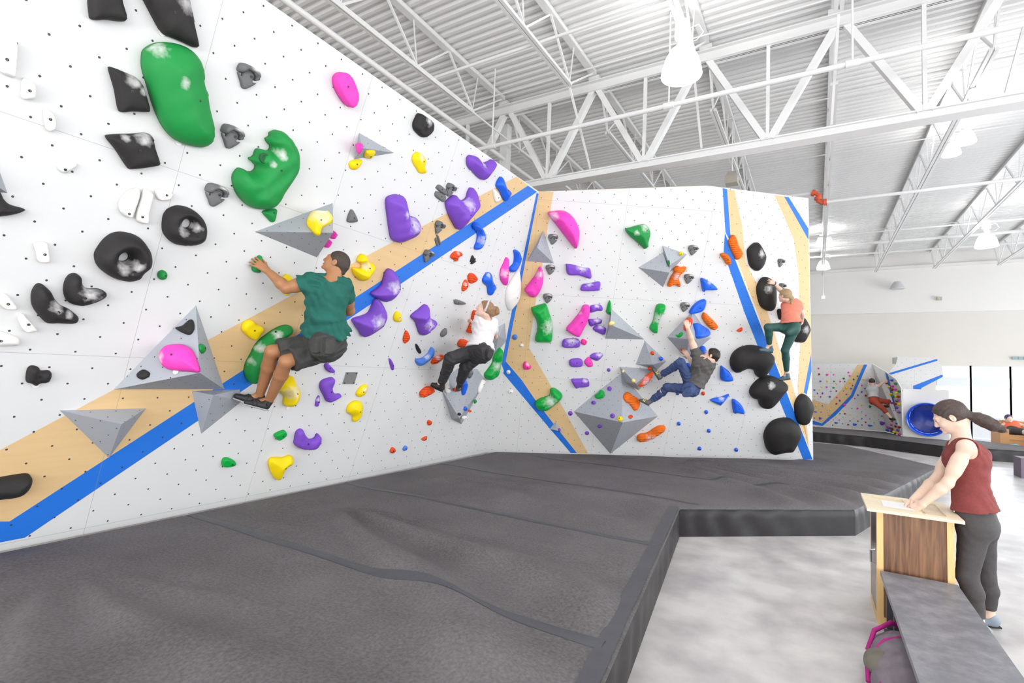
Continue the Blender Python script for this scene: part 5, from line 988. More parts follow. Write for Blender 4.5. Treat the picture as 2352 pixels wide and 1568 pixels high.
for x, y in ((dx0, dy0), (dx1-.042, dy0), (dx0, dy1-.042), (dx1-.042, dy1-.042)):
    m = MB(); m.box((x, y, 0), (x+.042, y+.042, dz)); m.build('corner_post', M_maple, root)
m = MB(); m.box((dx0, dy0+.042, 0), (dx0+.03, dy1-.042, .05)); m.box((dx0+.042, dy0, 0), (dx1-.042, dy0+.03, .05)); m.build('plinth_rail', M_maple, root)
m = MB(); m.box((dx0+.002, dy0+.05, .06), (dx0+.014, dy1-.05, .83)); dr = m.build('door', mat('dark_door', (.10, .075, .07), .25, noise=.2, nscale=4), root)
m = MB(); m.tube([(dx0-.0, dy0+.12, .52), (dx0-.03, dy0+.12, .51), (dx0-.03, dy0+.12, .42), (dx0, dy0+.12, .41)], .007, 8); h_ = m.build('handle', mat('chrome', (.8, .8, .8), .2, 1), root); h_.parent = dr; h_['label'] = 'chrome bow handle'
# birch top with two recesses
def ztop_(): return .845
m = MB(); tx0, tx1, ty0, ty1, tz, tt = .345, .925, 4.90, 5.56, .868, .022
r1 = (.43, .60, 5.30, 5.47)
X_ = [tx0, .42, .63, .70, .84, tx1]; Y_ = [ty0, 4.985, 5.36, 5.47, ty1]
for i in range(5):
    for j in range(4):
        rec = (i == 1 and j == 2) or (i == 3 and j in (1, 2)); m.box((X_[i], Y_[j], tz-tt), (X_[i+1], Y_[j+1], tz-(.012 if rec else 0)))
m.build('table_top', M_birch, root)
m = MB()
V = [(.46, 5.05, .871), (.66, 5.03, .871), (.68, 5.30, .872), (.47, 5.32, .8715)]; m.prism(V, (0, 0, -.0015)); tag(m.build('paper_sheet', mat('white_paper', (.86, .86, .88), .6)), 'white sheet of paper on the birch top under the woman\'s hands', 'paper')
m = MB(); m.box((.72, 5.03, .8565), (.82, 5.13, .8615)); m.box((.72, 5.15, .8565), (.82, 5.34, .8615)); tag(m.build('wooden_tray', M_birch), 'flat pale wooden slats lying in the right recess of the stand top', 'tray')

# ------------------------------------------------------------------ bench
M_bench = bpy.data.materials.new('bench_rubber'); M_bench.use_nodes = True
_nt = M_bench.node_tree; _b = _nt.nodes['Principled BSDF']; _b.inputs['Roughness'].default_value = .42
_tc = _nt.nodes.new('ShaderNodeTexCoord'); _n = _nt.nodes.new('ShaderNodeTexNoise'); _n.inputs['Scale'].default_value = 7; _n.inputs['Detail'].default_value = 10; _n.inputs['Roughness'].default_value = .7; _nt.links.new(_tc.outputs['Object'], _n.inputs['Vector'])
_r = _nt.nodes.new('ShaderNodeValToRGB'); _r.color_ramp.elements[0].position = .42; _r.color_ramp.elements[0].color = (.17, .175, .20, 1); _r.color_ramp.elements[1].position = .8; _r.color_ramp.elements[1].color = (.34, .34, .37, 1); _nt.links.new(_n.outputs[0], _r.inputs[0]); _nt.links.new(_r.outputs[0], _b.inputs['Base Color'])
M_benchd = mat('bench_panel', (.075, .07, .085), .5, noise=.2)
root = empty('bench', (.645, 3.6, 0)); tag(root, 'long low dark grey bench with chalk marks, running from the wooden stand towards the viewer', 'bench')
m = MB(); m.box((.425, 1.9, .385), (.875, 4.88, .42)); m.build('seat', M_bench, root)
for y in (4.84, 4.42, 3.45, 2.5): m = MB(); m.box((.46, y, 0), (.85, y+.035, .385)); m.build('support_panel', M_benchd, root)
m = MB(); m.box((.83, 1.9, .02), (.85, 4.83, .385)); m.build('back_panel', M_benchd, root)
m = MB(); m.box((.44, 1.9, 0), (.845, 4.83, .02)); m.build('base_board', M_benchd, root)

# ------------------------------------------------------------------ shape fields: bodies, clothes, bags
class Field:
    def __init__(s, lo, hi, h):
        s.lo = np.array(lo, float); s.h = h; s.n = np.ceil((np.array(hi)-s.lo)/h).astype(int)+1
        s.a = np.full(s.n, .25, np.float32)
    def sub(s, lo, hi):
        i0 = np.maximum(np.floor((lo-s.lo)/s.h).astype(int), 0); i1 = np.minimum(np.ceil((hi-s.lo)/s.h).astype(int)+1, s.n)
        if (i1 <= i0).any(): return None
        sl = tuple(slice(a, b) for a, b in zip(i0, i1))
        g = np.meshgrid(*[(s.lo[k]+s.h*np.arange(i0[k], i1[k])).astype(np.float32) for k in range(3)], indexing='ij')
        return sl, g
    def put(s, lo, hi, f, k=.02, op='add'):
        r = s.sub(np.array(lo)-k*2-.03, np.array(hi)+k*2+.03)
        if r is None: return
        sl, g = r; d = f(*g).astype(np.float32); A = s.a[sl]
        if op == 'add':
            if k > 0: hh = np.clip(.5+.5*(A-d)/k, 0, 1); s.a[sl] = A+(d-A)*hh-k*hh*(1-hh)
            else: s.a[sl] = np.minimum(A, d)
        else: s.a[sl] = np.maximum(A, -d)
    def cone(s, a, b, ra, rb, k=.02, cap_a=False, cap_b=False):
        a = np.array(a, float); b = np.array(b, float); ab = b-a; L2 = ab@ab; L = math.sqrt(L2); rm = max(ra, rb)
        def f(x, y, z):
            px_, py_, pz_ = x-a[0], y-a[1], z-a[2]; t0 = (px_*ab[0]+py_*ab[1]+pz_*ab[2])/L2; t = np.clip(t0, 0, 1)
            d = np.sqrt((px_-t*ab[0])**2+(py_-t*ab[1])**2+(pz_-t*ab[2])**2)-(ra+(rb-ra)*t)
            if cap_b: d = np.maximum(d, (t0-1)*L)
            if cap_a: d = np.maximum(d, -t0*L)
            return d
        s.put(np.minimum(a, b)-rm, np.maximum(a, b)+rm, f, k)
    def ell(s, c, ax, rad, k=.02, op='add'):
        c = np.array(c, float); A = np.array([nrm(v) for v in ax]); rad = np.array(rad, float); rm = rad.max()
        def f(x, y, z):
            p = [x-c[0], y-c[1], z-c[2]]; q = [(p[0]*A[i][0]+p[1]*A[i][1]+p[2]*A[i][2]) for i in range(3)]
            k0 = np.sqrt(sum((q[i]/rad[i])**2 for i in range(3))); k1 = np.sqrt(sum((q[i]/rad[i]**2)**2 for i in range(3)))+1e-6
            return k0*(k0-1)/k1
        s.put(c-rm, c+rm, f, k, op)
    def econe(s, a, b, side, ra, rb, k=.03, cap_a=False, cap_b=False):
        """elliptical section: ra=(half width, half depth) at a, rb at b"""
        a = np.array(a, float); b = np.array(b, float); ab = b-a; L2 = ab@ab; L = math.sqrt(L2); d_ = ab/L
        sd = nrm(np.array(side)-d_*(np.array(side)@d_)); fr = np.cross(d_, sd); rm = max(*ra, *rb)
        def f(x, y, z):
            p = (x-a[0], y-a[1], z-a[2]); t0 = (p[0]*ab[0]+p[1]*ab[1]+p[2]*ab[2])/L2; t = np.clip(t0, 0, 1)
            q = [p[i]-t*ab[i] for i in range(3)]; u = q[0]*sd[0]+q[1]*sd[1]+q[2]*sd[2]; v = q[0]*fr[0]+q[1]*fr[1]+q[2]*fr[2]; w = q[0]*d_[0]+q[1]*d_[1]+q[2]*d_[2]
            rs = ra[0]+(rb[0]-ra[0])*t; rf = ra[1]+(rb[1]-ra[1])*t; rw = np.minimum(rs, rf)
            k0 = np.sqrt((u/rs)**2+(v/rf)**2+(w/rw)**2); k1 = np.sqrt((u/rs**2)**2+(v/rf**2)**2+(w/rw**2)**2)+1e-6
            d = k0*(k0-1)/k1
            if cap_b: d = np.maximum(d, (t0-1)*L)
            if cap_a: d = np.maximum(d, -t0*L)
            return d
        s.put(np.minimum(a, b)-rm, np.maximum(a, b)+rm, f, k)
    def cut(s, p, n):
        """remove everything on the +n side"""
        p = np.array(p); n = nrm(n); g = np.meshgrid(*[(s.lo[k]+s.h*np.arange(s.n[k])).astype(np.float32) for k in range(3)], indexing='ij')
        s.a = np.maximum(s.a, (g[0]-p[0])*n[0]+(g[1]-p[1])*n[1]+(g[2]-p[2])*n[2])
    def waves(s, amp, ws):
        g = np.meshgrid(*[(s.lo[k]+s.h*np.arange(s.n[k])).astype(np.float32) for k in range(3)], indexing='ij')
        for d, f, ph in ws:
            d = nrm(d); t = g[0]*d[0]+g[1]*d[1]+g[2]*d[2]; o = nrm(np.cross(d, (.3, .5, .8))); q = g[0]*o[0]+g[1]*o[1]+g[2]*o[2]
            s.a += (amp*np.sin(t*f+ph+1.8*np.sin(q*f*.31+ph))*(.6+.4*np.sin(q*f*.2+2*ph))).astype(np.float32)
    def mesh(s, name, mt, parent=None):
        a = s.a; b = a < 0; N = np.array(a.shape)
        if not b.any(): return None
        cb = [b[i:N[0]-1+i, j:N[1]-1+j, k:N[2]-1+k] for i in (0, 1) for j in (0, 1) for k in (0, 1)]
        cnt_ = sum(c.astype(np.uint8) for c in cb); act = (cnt_ > 0) & (cnt_ < 8)
        idx = np.full(act.shape, -1, np.int64); I = np.argwhere(act); idx[act] = np.arange(len(I))
        acc = np.zeros((len(I), 3)); num = np.zeros(len(I))
        i, j, k = I.T; corner = [(x, y, z) for x in (0, 1) for y in (0, 1) for z in (0, 1)]
        for c1 in corner:
            for ax in range(3):
                if c1[ax]: continue
                c2 = list(c1); c2[ax] = 1
                v1 = a[i+c1[0], j+c1[1], k+c1[2]]; v2 = a[i+c2[0], j+c2[1], k+c2[2]]; m_ = (v1 < 0) != (v2 < 0)
                t = np.where(m_, v1/(v1-v2+1e-12), 0); P = np.tile(np.array(c1, float), (len(I), 1)); P[:, ax] = t
                acc[m_] += P[m_]; num[m_] += 1
        V = (I+acc/num[:, None])*s.h+s.lo
        Q = []
        for ax in range(3):
            u, v = (ax+1) % 3, (ax+2) % 3; sl1 = [slice(1, -1)]*3; sl1[ax] = slice(0, -1); sl2 = [slice(1, -1)]*3; sl2[ax] = slice(1, None)
            A = b[tuple(sl1)]; B = b[tuple(sl2)]; E_ = np.argwhere(A != B); off = np.ones(3, int); off[ax] = 0; E_ = E_+off
            inn = b[tuple(E_.T)]
            def at_(du, dv): q = E_.copy(); q[:, u] -= du; q[:, v] -= dv; return idx[tuple(q.T)]
            q = np.stack([at_(1, 1), at_(0, 1), at_(0, 0), at_(1, 0)], 1); q[~inn] = q[~inn][:, ::-1]; Q.append(q)
        Q = np.vstack(Q); Q = Q[(Q >= 0).all(1)]
        org = np.array(parent.location) if parent is not None else np.array([V[:, 0].mean(), V[:, 1].mean(), V[:, 2].min()])
        me = bpy.data.meshes.new(name); me.vertices.add(len(V)); me.vertices.foreach_set('co', (V-org).astype(np.float32).ravel())
        me.loops.add(len(Q)*4); me.loops.foreach_set('vertex_index', Q.ravel().astype(np.int32)); me.polygons.add(len(Q)); me.polygons.foreach_set('loop_start', np.arange(0, len(Q)*4, 4, dtype=np.int32))
        me.polygons.foreach_set('use_smooth', np.ones(len(Q), bool)); me.update(calc_edges=True); me.validate(); me.materials.append(mt)
        o = bpy.data.objects.new(name, me); COL.objects.link(o)
        if parent is not None: o.parent = parent
        else: o.location = org
        return o
A3 = lambda v: np.array(v, float)
def skin_mat(name, col):
    m = mat(name, col, .5, noise=.06, nscale=9, bump=.1, bscale=120, dist=.002); b = m.node_tree.nodes['Principled BSDF']; b.inputs['Subsurface Weight'].default_value = .08; b.inputs['Subsurface Radius'].default_value = (.02, .008, .004); return m
def hand(Fd, w, d, n, t, s=1., curl=.5, spread=.12, k=.006):
    """w wrist, d towards the fingers, n back of the hand, t thumb side, curl in radians per joint"""
    w = A3(w); d = nrm(d); n = nrm(n-d*(n@d)); t = nrm(t-d*(t@d)-n*(t@n))
    for j, y in enumerate((.028, .010, -.010, -.027)):
        kn = w+d*(.088-.004*abs(j-1))*s+t*y*s
        Fd.cone(w+t*y*.6*s, kn, .016*s, .0135*s, .012)
    for j, (y, L) in enumerate(((.030, .072), (.010, .08), (-.011, .074), (-.030, .058))):
        p = w+d*(.086-.004*abs(j-1))*s+t*y*s; a = -curl*.35; sp = spread*(1.2-j*.8)
        for q, (fr_, rr) in enumerate(((.45, .0088), (.31, .008), (.24, .0072))):
            a += curl*(1 if q else .8); dd = nrm(d*math.cos(a)-n*math.sin(a)+t*sp*math.cos(a)); p2 = p+dd*L*fr_*s; Fd.cone(p, p2, rr*s, (rr-.0007)*s, k); p = p2
    p = w+d*.02*s+t*.022*s; dd = nrm(d*.6+t*.75-n*.25); p2 = p+dd*.04*s; Fd.cone(p, p2, .014*s, .0105*s, .012)
    dd = nrm(d*.85+t*.3-n*.4*min(1, curl+.4)); p3 = p2+dd*.032*s; Fd.cone(p2, p3, .0098*s, .0088*s, k); dd = nrm(dd-n*.3*curl); Fd.cone(p3, p3+dd*.024*s, .0086*s, .0075*s, k)
def head(Fd, c, f, u, s=1., fem=False, jaw=1.):
    f = nrm(f); u = nrm(u-f*(u@f)); r = np.cross(f, u); P = lambda a, b_, z: c+(f*a+u*b_+r*z)*s
    Fd.ell(P(-.018, .022, 0), (f, u, r), (.098*s, .088*s, .077*s), .02)
    Fd.ell(P(.03, -.03, 0), (f, u, r), (.062*s, .085*s, .062*s), .03)
    Fd.ell(P(.045, -.078, 0), (f, u, r), (.042*s*jaw, .032*s, .04*s*jaw), .025)
    Fd.cone(P(-.01, -.07, .045), P(.05, -.09, .015), .02*s, .017*s, .02); Fd.cone(P(-.01, -.07, -.045), P(.05, -.09, -.015), .02*s, .017*s, .02)
    Fd.ell(P(.083, -.098, 0), (f, u, r), (.018*s, .016*s, .02*s), .012)
    for z in (-.03, .03):
        Fd.ell(P(.092, .0, z), (f, u, r), (.017*s, .013*s, .017*s), .008, 'sub')
        Fd.ell(P(.076, .0, z), (f, u, r), (.0155*s, .013*s, .0165*s), .003)
        Fd.ell(P(.062, -.035, z*1.15), (f, u, r), (.024*s, .022*s, .022*s), .02)
        Fd.ell(P(-.012, -.012, z*2.55), (nrm(f-.35*r*np.sign(z)), u, r), (.019*s, .031*s, .009*s), .004)
        Fd.ell(P(-.004, -.012, z*2.85), (nrm(f-.35*r*np.sign(z)), u, r), (.009*s, .017*s, .007*s), .004, 'sub')
    Fd.ell(P(.078, .022, 0), (f, u, r), (.02*s, .01*s, .05*s), .015)
    Fd.cone(P(.088, .008, 0), P(.106, -.03, 0), .0085*s, .0125*s, .012); Fd.ell(P(.1, -.036, 0), (f, u, r), (.014*s, .009*s, .018*s), .008)
    Fd.ell(P(.09, -.062, 0), (f, u, r), (.012*s, .006*s, .022*s), .006); Fd.ell(P(.087, -.074, 0), (f, u, r), (.012*s, .007*s, .019*s), .006)
    return P
def face_parts(P, f, u, s, root, brow, lip, eyes=True):
    f = nrm(f); u = nrm(u-f*(u@f)); r = np.cross(f, u)
    M_w = MATS.setdefault('eye_white', mat('eye_white', (.8, .8, .8), .3)); M_i = MATS.setdefault('iris', mat('iris', (.04, .02, .012), .2))
    for z in (-.03, .03):
        b = MB(); a = [P(.081, .021+.004*math.sin(t*3.14), z*(.55+.95*t))+f*(.003 if t < .8 else -.006) for t in (0, .25, .5, .75, 1)]; b.tube(a, [.002*s, .0038*s, .0036*s, .003*s, .0012*s], 8); autosmooth(b.build('eyebrow', brow, root), 80)
        if eyes:
            b = MB(); a = [P(.091, .001, z*.75), P(.0925, .003, z), P(.087, .002, z*1.35)]; b.tube(a, [.0015*s, .0028*s, .0012*s], 8); autosmooth(b.build('eye', M_i, root), 80)
    b = MB(); b.tube([P(.085, -.068, -.02), P(.099, -.066, -.008), P(.1005, -.0675, 0), P(.099, -.066, .008), P(.085, -.068, .02)], [.0015*s, .0045*s, .0045*s, .0045*s, .0015*s], 8); autosmooth(b.build('lips', lip, root), 80)
MATS = {}
def strips_to_list(v): return v
def person(name_label, J, sk, top, bottom, shoes, hair, h=.005, S=1., fem=False, group='people', hands=None, top_kw=None, bot_kw=None, extra=None, jaw=1., bulk=1.):
    """J: joint dictionary in world metres"""
    pts = np.array([v for k, v in J.items() if k not in ('f', 'u')]); lo = pts.min(0)-.27; hi = pts.max(0)+.27
    root = empty('person', (J['pelvis'][0], J['pelvis'][1], min(J['footL'][2], J['footR'][2])-.03)); tag(root, name_label, 'person', group)
    sd = nrm(J['shR']-J['shL']); hs = nrm(J['hipR']-J['hipL']); B = bulk
    def torso(Fd, e, k=.03, neck=True, lo_=True, long=0, flat=False):
        w_sh = np.linalg.norm(J['shR']-J['shL'])/2; mid = (J['shL']+J['shR'])/2
        if lo_: Fd.econe(J['pelvis']+nrm(J['pelvis']-J['waist'])*.02*S, J['waist'], hs, ((.165 if fem else .155)*S*B+e, .115*S*B+e), ((.125 if fem else .14)*S*B+e, .098*S*B+e), k)
        Fd.econe(J['waist'], J['chest'], sd, ((.125 if fem else .14)*S*B+e, .095*S*B+e), ((.15 if fem else .172)*S*B+e, .118*S*B+e), k)
        Fd.econe(J['chest'], mid*.75+J['chest']*.25, sd, ((.15 if fem else .172)*S*B+e, .115*S*B+e), (.13*S+e, .085*S+e), k)
        if fem:
            fw = np.cross(sd, nrm(J['chest']-J['waist'])); fw = fw if fw@J['f'] > 0 else -fw
            for z in (-.065, .065): Fd.ell(J['chest']+fw*.085*S+sd*z*S-nrm(J['chest']-J['waist'])*.02, (sd, fw, np.cross(sd, fw)), (.07*S+e, .058*S+e, .068*S+e), .04)
        for q in 'LR':
            Fd.cone(mid, J['sh'+q], .06*S+e, (.05 if fem else .062)*S+e, k)
            Fd.cone(J['chest']*.6+J['sh'+q]*.4, J['sh'+q], .09*S+e, (.05 if fem else .06)*S+e, k)
    Fd = Field(lo, hi, h)
    torso(Fd, 0)
    u = nrm(J['u']); f = nrm(J['f']); nb = (J['shL']+J['shR'])/2
    Fd.cone(nb, J['head']-u*.07*S-f*.03*S, (.052 if fem else .063)*S, (.048 if fem else .06)*S, .03)
    Fd.cone(nb*.8+J['chest']*.2, J['head']-u*.055*S-f*.055*S, .055*S if fem else .075*S, .042*S, .04)
    P = head(Fd, J['head'], f, u, S, fem, jaw)
    for q in 'LR':
        a = (.046 if fem else .056)*S*B
        Fd.cone(J['sh'+q], J['el'+q], a, a*.8, .02); m_ = J['sh'+q]*.5+J['el'+q]*.5; Fd.cone(m_-(J['el'+q]-J['sh'+q])*.12, m_+(J['el'+q]-J['sh'+q])*.15, a*1.04, a*.98, .03)
        fo = J['el'+q]*.72+J['wr'+q]*.28; Fd.cone(J['el'+q], fo, a*.8, a*.86, .02); Fd.cone(fo, J['wr'+q], a*.84, (.025 if fem else .03)*S, .02)
        hd = J['ha'+q]-J['wr'+q]; hp = (hands or {}).get(q, {})
        nn = hp.get('n', PN*1.); tt = hp.get('t', nrm(np.cross(hd, nn))*(1 if q == 'L' else -1))
        hand(Fd, J['wr'+q], hd, A3(nn), A3(tt), S*(.95 if fem else 1.05), hp.get('curl', .55), hp.get('spread', .12))
        T = (.092 if fem else .09)*S*B
        Fd.cone(J['hip'+q], J['kn'+q], T, .06*S, .03); bt = (bot_kw or {}).get('butt', 1.); Fd.ell(J['hip'+q]*.92+J['pelvis']*.08, (sd, f, u), (.09*S*B*bt, .094*S*B*bt, .1*S*B*bt), .035)
        cf = J['kn'+q]*.68+J['an'+q]*.32; bk = nrm((J['kn'+q]-J['hip'+q])-(J['an'+q]-J['kn'+q])) if np.linalg.norm((J['kn'+q]-J['hip'+q])-(J['an'+q]-J['kn'+q])) > .12 else f
        Fd.cone(J['kn'+q], cf-bk*.012*S, .056*S*B, .06*S*B, .025); Fd.cone(cf-bk*.012*S, J['an'+q], .059*S*B, .037*S*B, .02)
        hl = J['heel'+q]; to = J['foot'+q]; Fd.cone(J['an'+q], hl, .036*S, .03*S, .015); Fd.cone(hl, to, .03*S, .024*S, .02); Fd.cone(J['an'+q], hl*.4+to*.6, .032*S, .026*S, .02)
    body = Fd.mesh('body', sk, root)
    # shoes
    if shoes:
        for q in 'LR':
            hl, to, an = J['heel'+q], J['foot'+q], J['an'+q]; d = nrm(to-hl); up = nrm(an-hl); up = nrm(up-d*(up@d)); s_ = np.cross(d, up)
            Fs_ = Field(np.minimum(np.minimum(hl, to), an)-.09, np.maximum(np.maximum(hl, to), an)+.09, h*.9)
            Fs_.econe(hl+up*.012*S, (hl+to)/2+up*.012*S, s_, (.036*S, .042*S), (.042*S, .042*S), .02); Fs_.econe((hl+to)/2+up*.008*S, to, s_, (.043*S, .036*S), (.033*S, .024*S), .02)
            Fs_.cone(hl+up*.02*S, an+(an-hl)*.05, .043*S, .044*S, .02, cap_b=True)
            Fs_.cut(hl-up*.028*S, -up)
            so = Fs_.mesh('shoe', shoes[0], root)
            b = MB(); b.prism([hl-d*.04*S-s_*.03*S-up*.03*S, hl-d*.04*S+s_*.03*S-up*.03*S, (hl+to)/2+s_*.044*S-up*.03*S, to+s_*.03*S+d*.02*S-up*.028*S, to-s_*.03*S+d*.02*S-up*.028*S, (hl+to)/2-s_*.044*S-up*.03*S], up*.01*S); b.build('shoe_sole', shoes[1], root).parent = so
            if len(shoes) > 2:
                for t in (.42, .6):
                    c = hl*(1-t)+to*t; b = MB(); w_ = .046*S
                    b.tube([c-s_*w_-up*.0, c-s_*w_*.85+up*.035*S, c+up*.05*S, c+s_*w_*.85+up*.035*S, c+s_*w_-up*.0], .008*S, 6); b.build('shoe_strap', shoes[2], root).parent = so
    # bottom clothing
    bk_ = dict(e=.012, leg=1.0, rk=.07, re=.055, wav=.0025, cuff=None, rise=.28, butt=1.); bk_.update(bot_kw or {})
    Fb = Field(lo, hi, h); e = bk_['e']
    Fb.econe(J['pelvis']+nrm(J['pelvis']-J['waist'])*.04*S, J['waist']*(1-bk_['rise'])+J['pelvis']*bk_['rise'], hs, ((.168 if fem else .16)*S*B+e*.8, .12*S*B+e*.8), (.15*S*B+min(e, .01), .098*S*B+min(e, .01)), .03, cap_b=True)
    for q in 'LR':
        hip, kn, an = J['hip'+q], J['kn'+q], J['an'+q]; T = .095*S*B+e*.45
        Fb.ell(hip*.92+J['pelvis']*.08, (sd, f, u), ((.096*S*B+e*.8)*bk_['butt'], (.1*S*B+e*.8)*bk_['butt'], (.105*S*B+e*.8)*bk_['butt']), .07)
        if bk_['leg'] < 1:
            end = hip+(kn-hip)*bk_['leg']; Fb.cone(hip, end, T, bk_['rk']*S, .02, cap_b=True)
        else:
            Fb.cone(hip, kn, T, bk_['rk']*S, .025); t = bk_['leg']-1 if bk_['leg'] > 1 else 1.; end = kn+(an-kn)*(bk_.get('shin', .93))
            mid = kn*.65+an*.35-(f*.012*S if np.linalg.norm((kn-hip)-(an-kn)) <= .12 else nrm((kn-hip)-(an-kn))*.012*S); rm_ = max(bk_['rk']*.5+bk_['re']*.5+.002, .0655*B)*S; Fb.cone(kn, mid, bk_['rk']*S, rm_, .02); Fb.cone(mid, end, rm_, max(bk_['re'], .045)*S, .02, cap_b=True)
    if bk_['wav']: Fb.waves(bk_['wav'], [((1, .3, .6), 75, 1), ((.2, 1, -.7), 58, 2), ((.7, -.5, 1), 110, 4)])
    Fb.mesh(bottom[0], bottom[1], root)
    # top clothing
    tk = dict(e=.012, sleeve=.5, wav=.004, drop=.12, hole=None, rs=.07, back=0, flare=.012); tk.update(top_kw or {}); e = tk['e']
    Ft = Field(lo, hi, h)
    torso(Ft, e, lo_=False)
    ax = nrm(J['pelvis']-J['waist']); Ft.econe(J['waist'], J['waist']+ax*tk['drop'], hs, ((.13 if fem else .145)*S*B+e, .1*S*B+e), ((.158 if fem else .162)*S*B+e*1.7+tk['flare'], .122*S*B+e*1.7+tk['flare']), .03, cap_b=True)
    for q in 'LR':
        if tk['sleeve']:
            en = J['sh'+q]+(J['el'+q]-J['sh'+q])*tk['sleeve']; Ft.cone(J['sh'+q], en, (.058 if fem else .07)*S+e*.4, tk['rs']*S, .025, cap_b=True)
    if tk['wav']: Ft.waves(tk['wav'], tk.get('ws') or [((.6, .5, 1), 62, 0), ((-.4, .3, 1), 85, 2), ((.2, .9, .8), 120, 3)])
    Ft.ell(nb+u*.06*S, (sd, f, u), (tk.get('col', .07)*S, .072*S, .042*S), 0, 'sub')
    for c, r_ in (tk['hole'] or []): Ft.ell(c, (sd, f, u), r_, 0, 'sub')
    for p_, n_ in tk.get('cuts', []): Ft.cut(p_, n_)
    Ft.mesh(top[0], top[1], root)
    if hair: hair(root, J['head'], f, nrm(u-f*(u@f)), S, h, P)
    if extra: extra(root, J, P)
    return root, P, body
M_hairdark = mat('hair_dark_brown', (.06, .038, .034), .5, noise=.5, nscale=60, bump=.6, bscale=90, dist=.01)
M_hairblack = mat('hair_black', (.02, .014, .011), .5, noise=.4, nscale=50, bump=.5, bscale=120, dist=.006)
M_hairlight = mat('hair_light_brown', (.30, .17, .09), .5, noise=.5, nscale=50, bump=.6, bscale=90, dist=.01)
M_hairblond = mat('hair_blond', (.42, .29, .15), .5, noise=.4, nscale=50, bump=.6, bscale=90, dist=.01)
M_lip = mat('lip_pink', (.5, .18, .16), .4); M_lipd = mat('lip_brown', (.28, .1, .07), .4)
def hair_short(mt, thick=.006, front=.045, name='hair', low=-.03):
    def fn(root, c, f, u, s, h, P):
        r = np.cross(f, u); Fh = Field(c-.2*s, c+.2*s, h*.8); Fh.ell(P(-.019, .023, 0), (f, u, r), ((.098+thick)*s, (.088+thick)*s, (.077+thick*.8)*s), 0)
        Fh.cone(P(-.075, -.01, 0), P(-.085, -.055, 0), .055*s, .036*s, .02)
        Fh.cut(P(front, .03, 0), nrm(f*.9-u*.42)); Fh.cut(P(-.05, low-.03, 0), nrm(-u*1.+f*.35))
        for z in (-1, 1): Fh.ell(P(-.012, -.014, z*.085), (f, u, r), (.022*s, .034*s, .03*s), 0, 'sub')
        Fh.mesh(name, mt, root)
    return fn
def hair_long(mt, tail, thick=.014, front=.05, band=None):
    """tail: list of (point offsets (f,u,r), radius)"""
    def fn(root, c, f, u, s, h, P):
        r = np.cross(f, u); Fh = Field(c-.38*s, c+.38*s, h*.9); Fh.ell(P(-.019, .023, 0), (f, u, r), ((.098+thick)*s, (.088+thick)*s, (.077+thick)*s), 0)
        Fh.cone(P(-.06, .0, 0), P(-.085, -.03, 0), .068*s, .045*s, .03)
        Fh.cut(P(front, .035, 0), nrm(f*.9-u*.62)); Fh.cut(P(-.02, -.045, 0), nrm(-u*1.+f*.12))
        for z in (-1, 1): Fh.ell(P(-.008, -.02, z*.088), (f, u, r), (.022*s, .036*s, .026*s), 0, 'sub')
        for a, b_ in zip(tail[:-1], tail[1:]): Fh.cone(P(*a[0]), P(*b_[0]), a[1]*s, b_[1]*s, .015)
        Fh.waves(.0022, [((r+u*.3), 190, 0), ((r-u*.5), 130, 1)])
        Fh.mesh('hair', mt, root)
        if band: band(root, P, f, u, r, s)
    return fn
def W1(px_, py_, off): return PL1.hit(px_, py_, off)
def W2(px_, py_, off): return PL2.hit(px_, py_, off)
def W3(px_, py_, off): return PL3.hit(px_, py_, off)
E4 = lambda x, y, o: W1(560+x/6.533, 560+y/6.533, o)
E5 = lambda x, y, o: W1(520+x/7.127, 740+y/7.127, o)
E6 = lambda x, y, o: W1(970+x/6.815, 690+y/6.815, o)
E7 = lambda x, y, o: W2(1440+x/6.533, 700+y/6.533, o)
E3 = lambda x, y, o: W3(1680+x/5.6, 620+y/5.6, o)
M_skinb = skin_mat('skin_brown', (.42, .19, .085)); M_skinl = skin_mat('skin_light', (.82, .55, .43)); M_skinp = skin_mat('skin_pale', (.80, .58, .46))
M_teal_shirt = mat('teal_cotton', (.009, .115, .09), .85, noise=.35, nscale=10, bump=.15, bscale=200, dist=.002)
M_shorts = mat('charcoal_shorts', (.05, .05, .048), .8, noise=.4, nscale=12, bump=.2, bscale=160, dist=.003)
M_blk = mat('black_shoe', (.022, .021, .022), .55); M_sole = mat('shoe_sole_grey', (.35, .37, .38), .6); M_soleb = mat('sole_black', (.03, .03, .03), .6)
# ---- man in the teal shirt
PN = PL1.n
J = dict(head=E4(1388, 275, .50), shL=E4(1030, 560, .47), shR=E4(1500, 640, .62), elL=E4(640, 665, .34), wrL=E4(345, 395, .12), haL=E4(215, 300, .07),
         elR=E4(1590, 1000, .52), wrR=E4(1480, 1010, .25), haR=E4(1420, 960, .16), chest=E4(1250, 720, .55), waist=E4(1230, 1090, .60), pelvis=E5(1630, 290, .57),
         hipL=E5(1550, 370, .47), hipR=E5(1715, 410, .54), knL=E5(745, 480, .33), anL=E5(545, 1190, .17), footL=E5(165, 1205, .07), heelL=E5(560, 1330, .19),
         knR=E5(975, 640, .50), anR=E5(705, 1270, .26), footR=E5(330, 1310, .15), heelR=E5(630, 1385, .27), f=A3((-.72, -.50, .42)), u=A3((.36, .2, .9)))
JM = J
def man_extra(root, J, P):
    b = MB(); p = J['heelR']; b.tube([p, p+A3((.06, -.02, .04)), p+A3((.08, -.02, .055)), p+A3((.07, -.02, .03)), p+A3((.02, -.01, .0))], .005, 6); b.build('pull_loop', M_blk, root)
    face_parts(P, J['f'], J['u'], 1, root, M_hairblack, M_lipd)
M_beard = mat('stubble', (.06, .035, .025), .7)
